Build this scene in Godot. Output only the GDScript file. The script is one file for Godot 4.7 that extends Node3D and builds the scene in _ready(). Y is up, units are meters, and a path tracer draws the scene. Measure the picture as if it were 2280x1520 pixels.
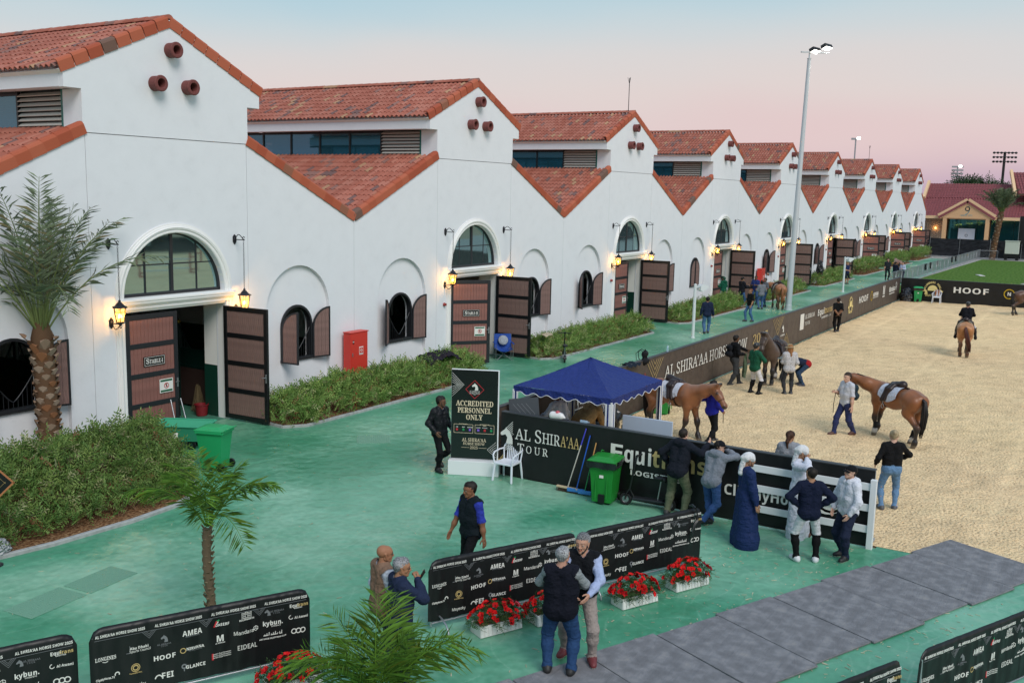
extends Node3D

# ---------------------------------------------------------------- mesh collector
class MB:
	var v := PackedVector3Array()
	var n := PackedVector3Array()
	var c := PackedColorArray()
	var uv := PackedVector2Array()
	var ix := PackedInt32Array()
	var col := Color.WHITE
	var xf := Transform3D()
	func vert(p: Vector3, nn: Vector3, u := Vector2.ZERO) -> int:
		v.append(xf * p)
		n.append((xf.basis * nn).normalized())
		c.append(col)
		uv.append(u)
		return v.size() - 1
	func tri(a: int, b: int, d: int) -> void:
		if (v[b] - v[a]).cross(v[d] - v[a]).dot(n[a] + n[b] + n[d]) > 0.0:
			ix.append(a); ix.append(d); ix.append(b)
		else:
			ix.append(a); ix.append(b); ix.append(d)
	func quad(a: Vector3, b: Vector3, d: Vector3, e: Vector3, nn := Vector3.ZERO) -> void:
		if nn == Vector3.ZERO:
			nn = (b - a).cross(d - a)
			if nn.length() < 1e-12:
				nn = (d - a).cross(e - a)
			nn = nn.normalized()
		var i := vert(a, nn, Vector2(0, 0))
		vert(b, nn, Vector2(1, 0)); vert(d, nn, Vector2(1, 1)); vert(e, nn, Vector2(0, 1))
		tri(i, i + 1, i + 2); tri(i, i + 2, i + 3)
	func flat_tri(a: Vector3, b: Vector3, d: Vector3, nn := Vector3.ZERO) -> void:
		if nn == Vector3.ZERO:
			nn = (b - a).cross(d - a).normalized()
		var i := vert(a, nn); vert(b, nn); vert(d, nn)
		tri(i, i + 1, i + 2)
	func box(ct: Vector3, s: Vector3, b := Basis(), bev := 0.0) -> void:
		var h := s * 0.5
		var e := minf(bev, minf(h.x, minf(h.y, h.z)) * 0.9)
		for ax in 3:
			for sg in [-1.0, 1.0]:
				var nn := Vector3.ZERO
				nn[ax] = sg
				var u := (ax + 1) % 3
				var w := (ax + 2) % 3
				var q := []
				for k in [[-1, -1], [1, -1], [1, 1], [-1, 1]]:
					var p := Vector3.ZERO
					p[ax] = sg * h[ax]
					p[u] = k[0] * (h[u] - e)
					p[w] = k[1] * (h[w] - e)
					q.append(ct + b * p)
				quad(q[0], q[1], q[2], q[3], b * nn)
		if e <= 0.0:
			return
		for ax in 3:
			var u := (ax + 1) % 3
			var w := (ax + 2) % 3
			for su in [-1.0, 1.0]:
				for sw in [-1.0, 1.0]:
					var q := []
					for k in [[-1, 0], [1, 0], [1, 1], [-1, 1]]:
						var p := Vector3.ZERO
						p[ax] = k[0] * (h[ax] - e)
						p[u] = su * (h[u] - (e if k[1] else 0.0))
						p[w] = sw * (h[w] - (0.0 if k[1] else e))
						q.append(ct + b * p)
					var nn := Vector3.ZERO
					nn[u] = su
					nn[w] = sw
					quad(q[0], q[1], q[2], q[3], b * nn.normalized())
		for sx in [-1.0, 1.0]:
			for sy in [-1.0, 1.0]:
				for sz in [-1.0, 1.0]:
					var g := Vector3(sx, sy, sz)
					var a := Vector3(h.x, h.y - e, h.z - e) * g
					var d := Vector3(h.x - e, h.y, h.z - e) * g
					var f := Vector3(h.x - e, h.y - e, h.z) * g
					flat_tri(ct + b * a, ct + b * d, ct + b * f, b * g.normalized())
	func bar(a: Vector3, b: Vector3, w: float, t: float, up := Vector3.UP, bev := 0.0) -> void:
		var z := (b - a).normalized()
		if absf(z.dot(up)) > 0.98:
			up = Vector3.RIGHT if absf(z.x) < 0.9 else Vector3.FORWARD
		var x := up.cross(z).normalized()
		box((a + b) * 0.5, Vector3(w, t, (b - a).length()), Basis(x, z.cross(x), z), bev)
	func tube(p: Array, r, sides := 8, caps := true, flat := 1.0) -> void:
		var m := p.size()
		var t0: Vector3 = (p[1] - p[0]).normalized()
		var x := (Vector3.UP if absf(t0.y) < 0.9 else Vector3.RIGHT).cross(t0).normalized()
		var rings := []
		for i in m:
			var t: Vector3 = (p[mini(i + 1, m - 1)] - p[maxi(i - 1, 0)]).normalized()
			x = (x - t * x.dot(t)).normalized()
			var y := t.cross(x)
			var rr: float = r if not r is Array else r[i]
			var first := v.size()
			for k in sides + 1:
				var a := TAU * k / sides
				var d := x * cos(a) + y * sin(a) * flat
				vert(p[i] + d * rr, d, Vector2(float(k) / sides, float(i) / (m - 1)))
			rings.append(first)
		for i in m - 1:
			for k in sides:
				var a: int = rings[i] + k
				var b: int = rings[i + 1] + k
				tri(a, a + 1, b + 1); tri(a, b + 1, b)
		if caps:
			for e in [0, m - 1]:
				var t: Vector3 = (p[0] - p[1]).normalized() if e == 0 else (p[m - 1] - p[m - 2]).normalized()
				var ci := vert(p[e], t)
				var f := v.size()
				for k in sides + 1:
					var src: int = rings[e] + k
					v.append(v[src]); n.append((xf.basis * t).normalized()); c.append(col); uv.append(Vector2.ZERO)
				for k in sides:
					tri(ci, f + k, f + k + 1)
	func lathe(pr: Array, sides := 16, base := Transform3D(), smooth := true) -> void:
		var keep := xf
		xf = xf * base
		for i in pr.size() - 1:
			var a: Vector2 = pr[i]
			var b: Vector2 = pr[i + 1]
			var d := (b - a).normalized()
			var nn := Vector2(d.y, -d.x)
			var f := v.size()
			for k in sides + 1:
				var an := TAU * k / sides
				var dir := Vector3(cos(an), 0, sin(an))
				if not smooth:
					pass
				vert(dir * a.x + Vector3.UP * a.y, dir * nn.x + Vector3.UP * nn.y)
				vert(dir * b.x + Vector3.UP * b.y, dir * nn.x + Vector3.UP * nn.y)
			for k in sides:
				var o := f + k * 2
				if a.x > 1e-5:
					tri(o, o + 2, o + 1)
				if b.x > 1e-5:
					tri(o + 1, o + 2, o + 3)
		xf = keep
	func ball(ct: Vector3, r: Vector3, nu := 12, nv := 8, b := Basis()) -> void:
		var f := v.size()
		for j in nv + 1:
			var ph := PI * j / nv
			for i in nu + 1:
				var th := TAU * i / nu
				var d := Vector3(sin(ph) * cos(th), cos(ph), sin(ph) * sin(th))
				vert(ct + b * (d * r), b * (d / r).normalized(), Vector2(float(i) / nu, float(j) / nv))
		for j in nv:
			for i in nu:
				var a := f + j * (nu + 1) + i
				var d := a + nu + 1
				if j > 0:
					tri(a, a + 1, d)
				if j < nv - 1:
					tri(a + 1, d + 1, d)
	# polygon in the xy plane pushed from z0 to z1; edges for which skip returns true get no side
	func extrude(poly: PackedVector2Array, z0: float, z1: float, skip = null, back := true) -> void:
		var t := Geometry2D.triangulate_polygon(poly)
		for z in ([z1, z0] if back else [z1]):
			var nn := Vector3(0, 0, 1.0 if z == maxf(z0, z1) else -1.0)
			var f := v.size()
			for p in poly:
				vert(Vector3(p.x, p.y, z), nn, p)
			for k in range(0, t.size(), 3):
				tri(f + t[k], f + t[k + 1], f + t[k + 2])
		var sgn := -1.0 if Geometry2D.is_polygon_clockwise(poly) else 1.0
		for i in poly.size():
			var a := poly[i]
			var b := poly[(i + 1) % poly.size()]
			if a.distance_to(b) < 1e-5 or (skip != null and skip.call(a, b)):
				continue
			var e := (b - a).normalized() * sgn
			quad(Vector3(a.x, a.y, z0), Vector3(b.x, b.y, z0), Vector3(b.x, b.y, z1), Vector3(a.x, a.y, z1), Vector3(e.y, -e.x, 0))
	func grid(nu: int, nv: int, f: Callable, us := 1.0, vs := 1.0) -> void:
		var s := v.size()
		for j in nv + 1:
			for i in nu + 1:
				var u := float(i) / nu
				var w := float(j) / nv
				var p: Vector3 = f.call(u, w)
				var e := 0.002
				var du: Vector3 = f.call(minf(u + e, 1.0), w) - f.call(maxf(u - e, 0.0), w)
				var dv: Vector3 = f.call(u, minf(w + e, 1.0)) - f.call(u, maxf(w - e, 0.0))
				var nn := du.cross(dv)
				vert(p, nn.normalized() if nn.length() > 1e-14 else Vector3.UP, Vector2(u * us, w * vs))
		for j in nv:
			for i in nu:
				var a := s + j * (nu + 1) + i
				var b := a + nu + 1
				tri(a, a + 1, b + 1); tri(a, b + 1, b)
	func add(o: MB, t := Transform3D()) -> void:
		var f := v.size()
		var tt := xf * t
		for i in o.v.size():
			v.append(tt * o.v[i])
			n.append((tt.basis * o.n[i]).normalized())
			c.append(o.c[i] * col)
			uv.append(o.uv[i])
		if tt.basis.determinant() < 0.0:
			for i in range(0, o.ix.size(), 3):
				ix.append(f + o.ix[i]); ix.append(f + o.ix[i + 2]); ix.append(f + o.ix[i + 1])
		else:
			for i in o.ix:
				ix.append(f + i)
	func mesh(m: Material = null) -> ArrayMesh:
		var a := []
		a.resize(Mesh.ARRAY_MAX)
		a[Mesh.ARRAY_VERTEX] = v
		a[Mesh.ARRAY_NORMAL] = n
		a[Mesh.ARRAY_COLOR] = c
		a[Mesh.ARRAY_TEX_UV] = uv
		a[Mesh.ARRAY_INDEX] = ix
		var r := ArrayMesh.new()
		if ix.size() == 0:
			return r
		r.add_surface_from_arrays(Mesh.PRIMITIVE_TRIANGLES, a)
		if m:
			r.surface_set_material(0, m)
		return r

var taken := {}
var M := {}
var rng := RandomNumberGenerator.new()

func numbered(called: String) -> String:
	if not taken.has(called):
		taken[called] = 0
		return called
	taken[called] += 1
	return "%s_%03d" % [called, taken[called]]

func V(x: float, y: float, z: float) -> Vector3:
	return Vector3(x, y, z)

func P2(a: Array) -> PackedVector2Array:
	var r := PackedVector2Array()
	for i in range(0, a.size(), 2):
		r.append(Vector2(a[i], a[i + 1]))
	return r

func roty(d: float) -> Basis:
	return Basis(Vector3.UP, deg_to_rad(d))

func at(x: float, y: float, z: float, turn := 0.0) -> Transform3D:
	return Transform3D(roty(turn), Vector3(x, y, z))

# one named mesh under a parent
func obj(called: String, g, m: Material, parent: Node = self, t := Transform3D()) -> MeshInstance3D:
	var o := MeshInstance3D.new()
	if g is MB:
		o.mesh = g.mesh(m)
	else:
		o.mesh = g
		o.material_override = m
	var k := "%d/%s" % [parent.get_instance_id(), called]
	if parent == self:
		o.name = numbered(called)
	else:
		var i: int = taken.get(k, -1) + 1
		taken[k] = i
		o.name = called if i == 0 else "%s_%03d" % [called, i]
	o.transform = t
	parent.add_child(o, true)
	return o

func tag(o: Node, label: String, category: String, group := "") -> Node:
	o.set_meta("label", label)
	o.set_meta("category", category)
	if group:
		o.set_meta("group", group)
	return o

func thing(called: String, label: String, category: String, t := Transform3D(), group := "") -> Node3D:
	var o := Node3D.new()
	o.name = numbered(called)
	o.transform = t
	add_child(o, true)
	tag(o, label, category, group)
	return o

func sub(called: String, parent: Node, t := Transform3D()) -> Node3D:
	var o := Node3D.new()
	var k := "%d/%s" % [parent.get_instance_id(), called]
	var i: int = taken.get(k, -1) + 1
	taken[k] = i
	o.name = called if i == 0 else "%s_%03d" % [called, i]
	o.transform = t
	parent.add_child(o, true)
	return o

func struct(called: String, g, m: Material) -> MeshInstance3D:
	var o := obj(called, g, m)
	o.set_meta("kind", "structure")
	return o

func many(called: String, me: Mesh, m: Material, xs: Array, cols: Array, parent: Node) -> MultiMeshInstance3D:
	var mm := MultiMesh.new()
	mm.transform_format = MultiMesh.TRANSFORM_3D
	mm.use_colors = cols.size() > 0
	mm.mesh = me
	mm.instance_count = xs.size()
	for i in xs.size():
		mm.set_instance_transform(i, xs[i])
		if cols.size():
			mm.set_instance_color(i, cols[i])
	var o := MultiMeshInstance3D.new()
	o.multimesh = mm
	o.material_override = m
	if parent == self:
		o.name = numbered(called)
	else:
		var k := "%d/%s" % [parent.get_instance_id(), called]
		var i: int = taken.get(k, -1) + 1
		taken[k] = i
		o.name = called if i == 0 else "%s_%03d" % [called, i]
	o.set_meta("kind", "stuff")
	parent.add_child(o, true)
	return o

func copy_of(o: Node3D, t: Transform3D, label: String, group := "") -> Node3D:
	var r: Node3D = o.duplicate()
	var b := str(o.name)
	if b.length() > 4 and b[b.length() - 4] == "_" and b.right(3).is_valid_int():
		b = b.left(b.length() - 4)
	r.name = numbered(b)
	add_child(r, true)
	r.transform = t
	r.set_meta("label", label)
	if group:
		r.set_meta("group", group)
	return r

# ---------------------------------------------------------------- materials
func S(r: float, g: float, b: float) -> Color:
	return Color(r / 255.0, g / 255.0, b / 255.0)

func mat(key: String, color := Color.WHITE, rough := 0.7, metal := 0.0, spec := 0.5) -> StandardMaterial3D:
	if M.has(key):
		return M[key]
	var m := StandardMaterial3D.new()
	m.albedo_color = color
	m.roughness = rough
	m.metallic = metal
	m.metallic_specular = spec
	m.vertex_color_use_as_albedo = true
	M[key] = m
	return m

func noise(freq: float, sd: int, oct := 4, type := FastNoiseLite.TYPE_SIMPLEX_SMOOTH) -> FastNoiseLite:
	var f := FastNoiseLite.new()
	f.noise_type = type
	f.frequency = freq
	f.seed = sd
	f.fractal_octaves = oct
	return f

func ntex(freq: float, sd: int, stops: Array, size := 512, oct := 4, type := FastNoiseLite.TYPE_SIMPLEX_SMOOTH) -> NoiseTexture2D:
	var t := NoiseTexture2D.new()
	t.width = size
	t.height = size
	t.seamless = true
	t.noise = noise(freq, sd, oct, type)
	var g := Gradient.new()
	var o := PackedFloat32Array()
	var cs := PackedColorArray()
	for i in range(0, stops.size(), 2):
		o.append(stops[i]); cs.append(stops[i + 1])
	g.offsets = o
	g.colors = cs
	t.color_ramp = g
	return t

func ntex_n(freq: float, sd: int, strength := 4.0, size := 512, oct := 4, type := FastNoiseLite.TYPE_SIMPLEX_SMOOTH) -> NoiseTexture2D:
	var t := NoiseTexture2D.new()
	t.width = size
	t.height = size
	t.seamless = true
	t.noise = noise(freq, sd, oct, type)
	t.as_normal_map = true
	t.bump_strength = strength
	return t

func tri_map(m: StandardMaterial3D, scale: float, world := false) -> StandardMaterial3D:
	m.uv1_triplanar = true
	m.uv1_world_triplanar = world
	m.uv1_scale = Vector3.ONE * scale
	return m

func G(a: float) -> Color:
	return Color(a, a, a)

# textures that several materials share
var T := {}
func tex(key: String) -> Texture2D:
	if T.has(key):
		return T[key]
	var t: Texture2D
	match key:
		"mottle": t = ntex(0.012, 3, [0.0, G(0.80), 0.5, G(0.93), 1.0, G(1.0)], 512, 5)
		"folds": t = ntex_n(0.012, 9, 10.0, 256, 3)
		"grainy": t = ntex(0.12, 5, [0.0, G(0.84), 0.5, G(0.95), 1.0, G(1.0)], 512, 4)
		"fine": t = ntex_n(0.08, 6, 3.0, 512, 4)
	T[key] = t
	return t

func cloth(c: Color, rough := 0.85) -> StandardMaterial3D:
	var key := "cloth%s%.2f" % [c.to_html(), rough]
	if M.has(key):
		return M[key]
	var m := mat(key, c, rough, 0.0, 0.3)
	m.albedo_texture = tex("mottle")
	m.normal_enabled = true
	m.normal_texture = tex("folds")
	m.normal_scale = 1.5
	return tri_map(m, 3.0)

func paint(c: Color, rough := 0.4) -> StandardMaterial3D:
	var key := "paint%s%.2f" % [c.to_html(), rough]
	if M.has(key):
		return M[key]
	var m := mat(key, c, rough)
	m.albedo_texture = tex("mottle")
	return tri_map(m, 0.7)

# ---------------------------------------------------------------- smooth bodies: tapered capsules joined by a smooth minimum, meshed as surface nets
# seg: [a, b, ra, rb, label]
func nets(segs: Array, cell: float, k: float) -> Dictionary:
	var lo := Vector3.ONE * 1e6
	var hi := -lo
	for s in segs:
		var r: float = maxf(s[2], s[3])
		for p in [s[0], s[1]]:
			lo = lo.min(p - Vector3.ONE * r)
			hi = hi.max(p + Vector3.ONE * r)
	lo -= Vector3.ONE * cell * 2.5
	hi += Vector3.ONE * cell * 2.5
	var nx := int((hi.x - lo.x) / cell) + 2
	var ny := int((hi.y - lo.y) / cell) + 2
	var nz := int((hi.z - lo.z) / cell) + 2
	var nxy := nx * ny
	var f := PackedFloat32Array()
	f.resize(nxy * nz)
	f.fill(100.0)
	var best := f.duplicate()
	var lab := PackedByteArray()
	lab.resize(nxy * nz)
	for s in segs:
		var a: Vector3 = s[0]
		var b: Vector3 = s[1]
		var ra: float = s[2]
		var dr: float = s[3] - s[2]
		var l: int = s[4]
		var e: float = maxf(s[2], s[3]) + maxf(k * 0.8, cell * 1.8)
		var mn := (a.min(b) - Vector3.ONE * e - lo) / cell
		var mx := (a.max(b) + Vector3.ONE * e - lo) / cell
		var x0 := maxi(int(mn.x), 0)
		var x1 := mini(int(mx.x) + 1, nx - 1)
		var y0 := maxi(int(mn.y), 0)
		var y1 := mini(int(mx.y) + 1, ny - 1)
		var z0 := maxi(int(mn.z), 0)
		var z1 := mini(int(mx.z) + 1, nz - 1)
		var d := b - a
		var id := 1.0 / maxf(d.length_squared(), 1e-9)
		for z in range(z0, z1 + 1):
			for y in range(y0, y1 + 1):
				var i := z * nxy + y * nx + x0
				var p := Vector3(lo.x + x0 * cell, lo.y + y * cell, lo.z + z * cell) - a
				for x in range(x0, x1 + 1):
					var t := clampf(p.dot(d) * id, 0.0, 1.0)
					var q := (p - d * t).length() - ra - dr * t
					if q < best[i]:
						best[i] = q
						lab[i] = l
					var o := f[i]
					var h := k - absf(o - q)
					f[i] = minf(o, q) - (h * h / k * 0.25 if h > 0.0 else 0.0)
					p.x += cell
					i += 1
	var vid := PackedInt32Array()
	vid.resize(nxy * nz)
	vid.fill(-1)
	var vs := PackedVector3Array()
	var ns := PackedVector3Array()
	var ls := PackedByteArray()
	var tr := PackedInt32Array()
	var off := PackedInt32Array([0, 1, nx, nx + 1, nxy, nxy + 1, nxy + nx, nxy + nx + 1])
	var ea := [0, 0, 0, 1, 1, 2, 2, 3, 4, 4, 5, 6]
	var eb := [1, 2, 4, 3, 5, 3, 6, 7, 5, 6, 7, 7]
	var cx := [0, 1, 0, 1, 0, 1, 0, 1]
	var cy := [0, 0, 1, 1, 0, 0, 1, 1]
	var cz := [0, 0, 0, 0, 1, 1, 1, 1]
	var lim := cell * 1.9
	var fv := PackedFloat32Array()
	fv.resize(8)
	for z in nz - 1:
		for y in ny - 1:
			var i := z * nxy + y * nx
			for x in nx - 1:
				var f0 := f[i]
				if f0 < lim and f0 > -lim:
					var neg := 0
					for q in 8:
						fv[q] = f[i + off[q]]
						if fv[q] < 0.0:
							neg += 1
					if neg > 0 and neg < 8:
						var sum := Vector3.ZERO
						var cnt := 0
						for q in 12:
							var u: int = ea[q]
							var w: int = eb[q]
							if (fv[u] < 0.0) != (fv[w] < 0.0):
								var t := fv[u] / (fv[u] - fv[w])
								sum += Vector3(cx[u] + (cx[w] - cx[u]) * t, cy[u] + (cy[w] - cy[u]) * t, cz[u] + (cz[w] - cz[u]) * t)
								cnt += 1
						vid[i] = vs.size()
						vs.append(lo + (Vector3(x, y, z) + sum / cnt) * cell)
						ns.append(Vector3(fv[1] + fv[3] + fv[5] + fv[7] - fv[0] - fv[2] - fv[4] - fv[6], fv[2] + fv[3] + fv[6] + fv[7] - fv[0] - fv[1] - fv[4] - fv[5], fv[4] + fv[5] + fv[6] + fv[7] - fv[0] - fv[1] - fv[2] - fv[3]).normalized())
						ls.append(lab[i])
				i += 1
	for z in range(1, nz - 1):
		for y in range(1, ny - 1):
			for x in range(1, nx - 1):
				var i := z * nxy + y * nx + x
				if vid[i] < 0:
					continue
				var s0 := f[i] < 0.0
				for ax in 3:
					var st: int = [1, nx, nxy][ax]
					if (f[i + st] < 0.0) == s0:
						continue
					var u: int = [nx, nxy, 1][ax]
					var w: int = [nxy, 1, nx][ax]
					var a := vid[i]
					var b := vid[i - u]
					var d := vid[i - u - w]
					var e := vid[i - w]
					if b < 0 or d < 0 or e < 0:
						continue
					if s0:
						tr.append(a); tr.append(d); tr.append(b); tr.append(a); tr.append(e); tr.append(d)
					else:
						tr.append(a); tr.append(b); tr.append(d); tr.append(a); tr.append(d); tr.append(e)
	# make the winding clockwise from outside
	if tr.size() >= 3:
		var bad := 0
		for q in range(0, mini(tr.size(), 300), 3):
			if (vs[tr[q + 1]] - vs[tr[q]]).cross(vs[tr[q + 2]] - vs[tr[q]]).dot(ns[tr[q]]) > 0.0:
				bad += 1
			else:
				bad -= 1
		if bad > 0:
			for q in range(0, tr.size(), 3):
				var t := tr[q + 1]
				tr[q + 1] = tr[q + 2]
				tr[q + 2] = t
	return {"v": vs, "n": ns, "l": ls, "t": tr}

# put a net into a collector; cols: label -> Color
func net_add(mb: MB, d: Dictionary, cols: Dictionary, t := Transform3D(), deflt := Color.WHITE) -> void:
	var f := mb.v.size()
	var vs: PackedVector3Array = d.v
	var ns: PackedVector3Array = d.n
	var ls: PackedByteArray = d.l
	for i in vs.size():
		mb.v.append(t * vs[i])
		mb.n.append((t.basis * ns[i]).normalized())
		mb.c.append(cols.get(ls[i], deflt))
		mb.uv.append(Vector2.ZERO)
	var tr: PackedInt32Array = d.t
	var flip := t.basis.determinant() < 0.0
	for q in range(0, tr.size(), 3):
		mb.ix.append(f + tr[q])
		mb.ix.append(f + tr[q + (2 if flip else 1)])
		mb.ix.append(f + tr[q + (1 if flip else 2)])

# a garment: the part of the body's surface with these labels, lifted off it
func net_shell(d: Dictionary, labels: Array, thick: float, wr := 0.0, wf := 9.0) -> MB:
	var mb := MB.new()
	var map := {}
	var vs: PackedVector3Array = d.v
	var ns: PackedVector3Array = d.n
	var ls: PackedByteArray = d.l
	var tr: PackedInt32Array = d.t
	var ok := PackedByteArray()
	ok.resize(256)
	for l in labels:
		ok[l] = 1
	for q in range(0, tr.size(), 3):
		if ok[ls[tr[q]]] + ok[ls[tr[q + 1]]] + ok[ls[tr[q + 2]]] < 2 or vs[tr[q]].y < 0.0:
			continue
		for e in 3:
			var i := tr[q + e]
			if not map.has(i):
				map[i] = mb.v.size()
				var w := 0.0
				if wr > 0.0:
					w = fold_noise.get_noise_3dv(vs[i] * wf) * wr
				mb.v.append(vs[i] + ns[i] * (thick + w))
				mb.n.append(ns[i])
				mb.c.append(Color.WHITE)
				mb.uv.append(Vector2.ZERO)
			mb.ix.append(map[i])
	return mb

var fold_noise := noise(1.0, 77, 2)

# ---------------------------------------------------------------- the row of stables
const L := 14.047
const ROMAN := ["I", "II", "III", "IV", "V", "VI", "VII", "VIII", "IX"]
const NTH := ["first", "second", "third", "fourth", "fifth", "sixth", "seventh", "eighth", "ninth"]
var tile_cols := []
var tile_mats := []
var tile_mesh: ArrayMesh
var lantern0: Node3D

func arc(cx: float, cy: float, r: float, a0: float, a1: float, seg: int) -> PackedVector2Array:
	var p := PackedVector2Array()
	for i in seg + 1:
		var a := deg_to_rad(lerpf(a0, a1, float(i) / seg))
		p.append(Vector2(cx + cos(a) * r, cy + sin(a) * r))
	return p

func arch_poly(cx: float, y0: float, spring: float, r: float, seg := 16) -> PackedVector2Array:
	var p := PackedVector2Array([Vector2(cx + r, y0)])
	p.append_array(arc(cx, spring, r, 0, 180, seg))
	p.append(Vector2(cx - r, y0))
	return p

func clip_all(poly: PackedVector2Array, holes: Array) -> Array:
	var out := [poly]
	for h in holes:
		var nxt := []
		for q in out:
			for r in Geometry2D.clip_polygons(q, h):
				if not Geometry2D.is_polygon_clockwise(r):
					nxt.append(r)
		out = nxt
	return out

func rect(x0: float, y0: float, x1: float, y1: float) -> PackedVector2Array:
	return P2([x0, y0, x1, y0, x1, y1, x0, y1])

# wall pieces: cut at the middle of every opening so that the openings become notches
func wall(mb: MB, poly: PackedVector2Array, holes: Array, cuts: Array, z0: float, z1: float) -> void:
	var xs := [-50.0] + cuts + [50.0]
	var skip := func(a: Vector2, b: Vector2) -> bool:
		if absf(a.x - b.x) > 1e-4:
			return false
		for q in cuts:
			if absf(a.x - q) < 1e-3:
				return true
		return false
	for i in xs.size() - 1:
		for s in Geometry2D.intersect_polygons(poly, rect(xs[i], -5, xs[i + 1], 30)):
			for q in clip_all(s, holes):
				mb.extrude(q, z0, z1, skip)

# a moulding: profile of (out, z) run along a path with outward normals
func moulding(mb: MB, path: Array, normals: Array, prof: Array) -> void:
	for i in path.size() - 1:
		var a: Vector2 = path[i]
		var b: Vector2 = path[i + 1]
		var na: Vector2 = normals[i]
		var nb: Vector2 = normals[i + 1]
		for k in prof.size() - 1:
			var p: Vector2 = prof[k]
			var q: Vector2 = prof[k + 1]
			mb.quad(V(a.x + na.x * p.x, a.y + na.y * p.x, p.y), V(b.x + nb.x * p.x, b.y + nb.y * p.x, p.y), V(b.x + nb.x * q.x, b.y + nb.y * q.x, q.y), V(a.x + na.x * q.x, a.y + na.y * q.x, q.y), _mn(na + nb, p, q))

func _mn(o: Vector2, p: Vector2, q: Vector2) -> Vector3:
	o = o.normalized()
	var d := (q - p).normalized()
	var nn := V(o.x * -d.y, o.y * -d.y, d.x)
	return nn if nn.length() > 0.01 else V(o.x, o.y, 0)

func arch_path(r: float, y0: float, spring: float, seg: int, cx := 0.0) -> Array:
	var p := [Vector2(cx - r, y0), Vector2(cx - r, spring)]
	var n := [Vector2(-1, 0), Vector2(-1, 0)]
	for i in range(1, seg):
		var a := PI - PI * i / seg
		p.append(Vector2(cx + cos(a) * r, spring + sin(a) * r)); n.append(Vector2(cos(a), sin(a)))
	p.append(Vector2(cx + r, spring)); n.append(Vector2(1, 0))
	p.append(Vector2(cx + r, y0)); n.append(Vector2(1, 0))
	return [p, n]

func lettering(text: String, h: float, serif := true, bold := false, depth := 0.004, squeeze := 1.0) -> MB:
	var key := "%s|%.3f|%s|%s|%.4f|%.2f" % [text, h, serif, bold, depth, squeeze]
	if letter_cache.has(key):
		return letter_cache[key]
	var t := TextMesh.new()
	var f := SystemFont.new()
	f.font_names = PackedStringArray(["Droid Serif" if serif else "Droid Sans"])
	f.font_weight = 700 if bold else 400
	t.font = f
	t.font_size = 32
	t.pixel_size = h / 23.0
	t.depth = depth
	t.text = text
	t.curve_step = 3.0
	var mb := MB.new()
	var s := t.get_mesh_arrays()
	var vs: PackedVector3Array = s[Mesh.ARRAY_VERTEX]
	var ns: PackedVector3Array = s[Mesh.ARRAY_NORMAL]
	for i in vs.size():
		mb.v.append(vs[i] * V(squeeze, 1, 1)); mb.n.append(ns[i]); mb.c.append(Color.WHITE); mb.uv.append(Vector2.ZERO)
	var idx = s[Mesh.ARRAY_INDEX]
	if idx == null or idx.size() == 0:
		idx = PackedInt32Array(range(vs.size()))
	mb.ix.append_array(idx)
	letter_cache[key] = mb
	return mb
var letter_cache := {}

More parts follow.
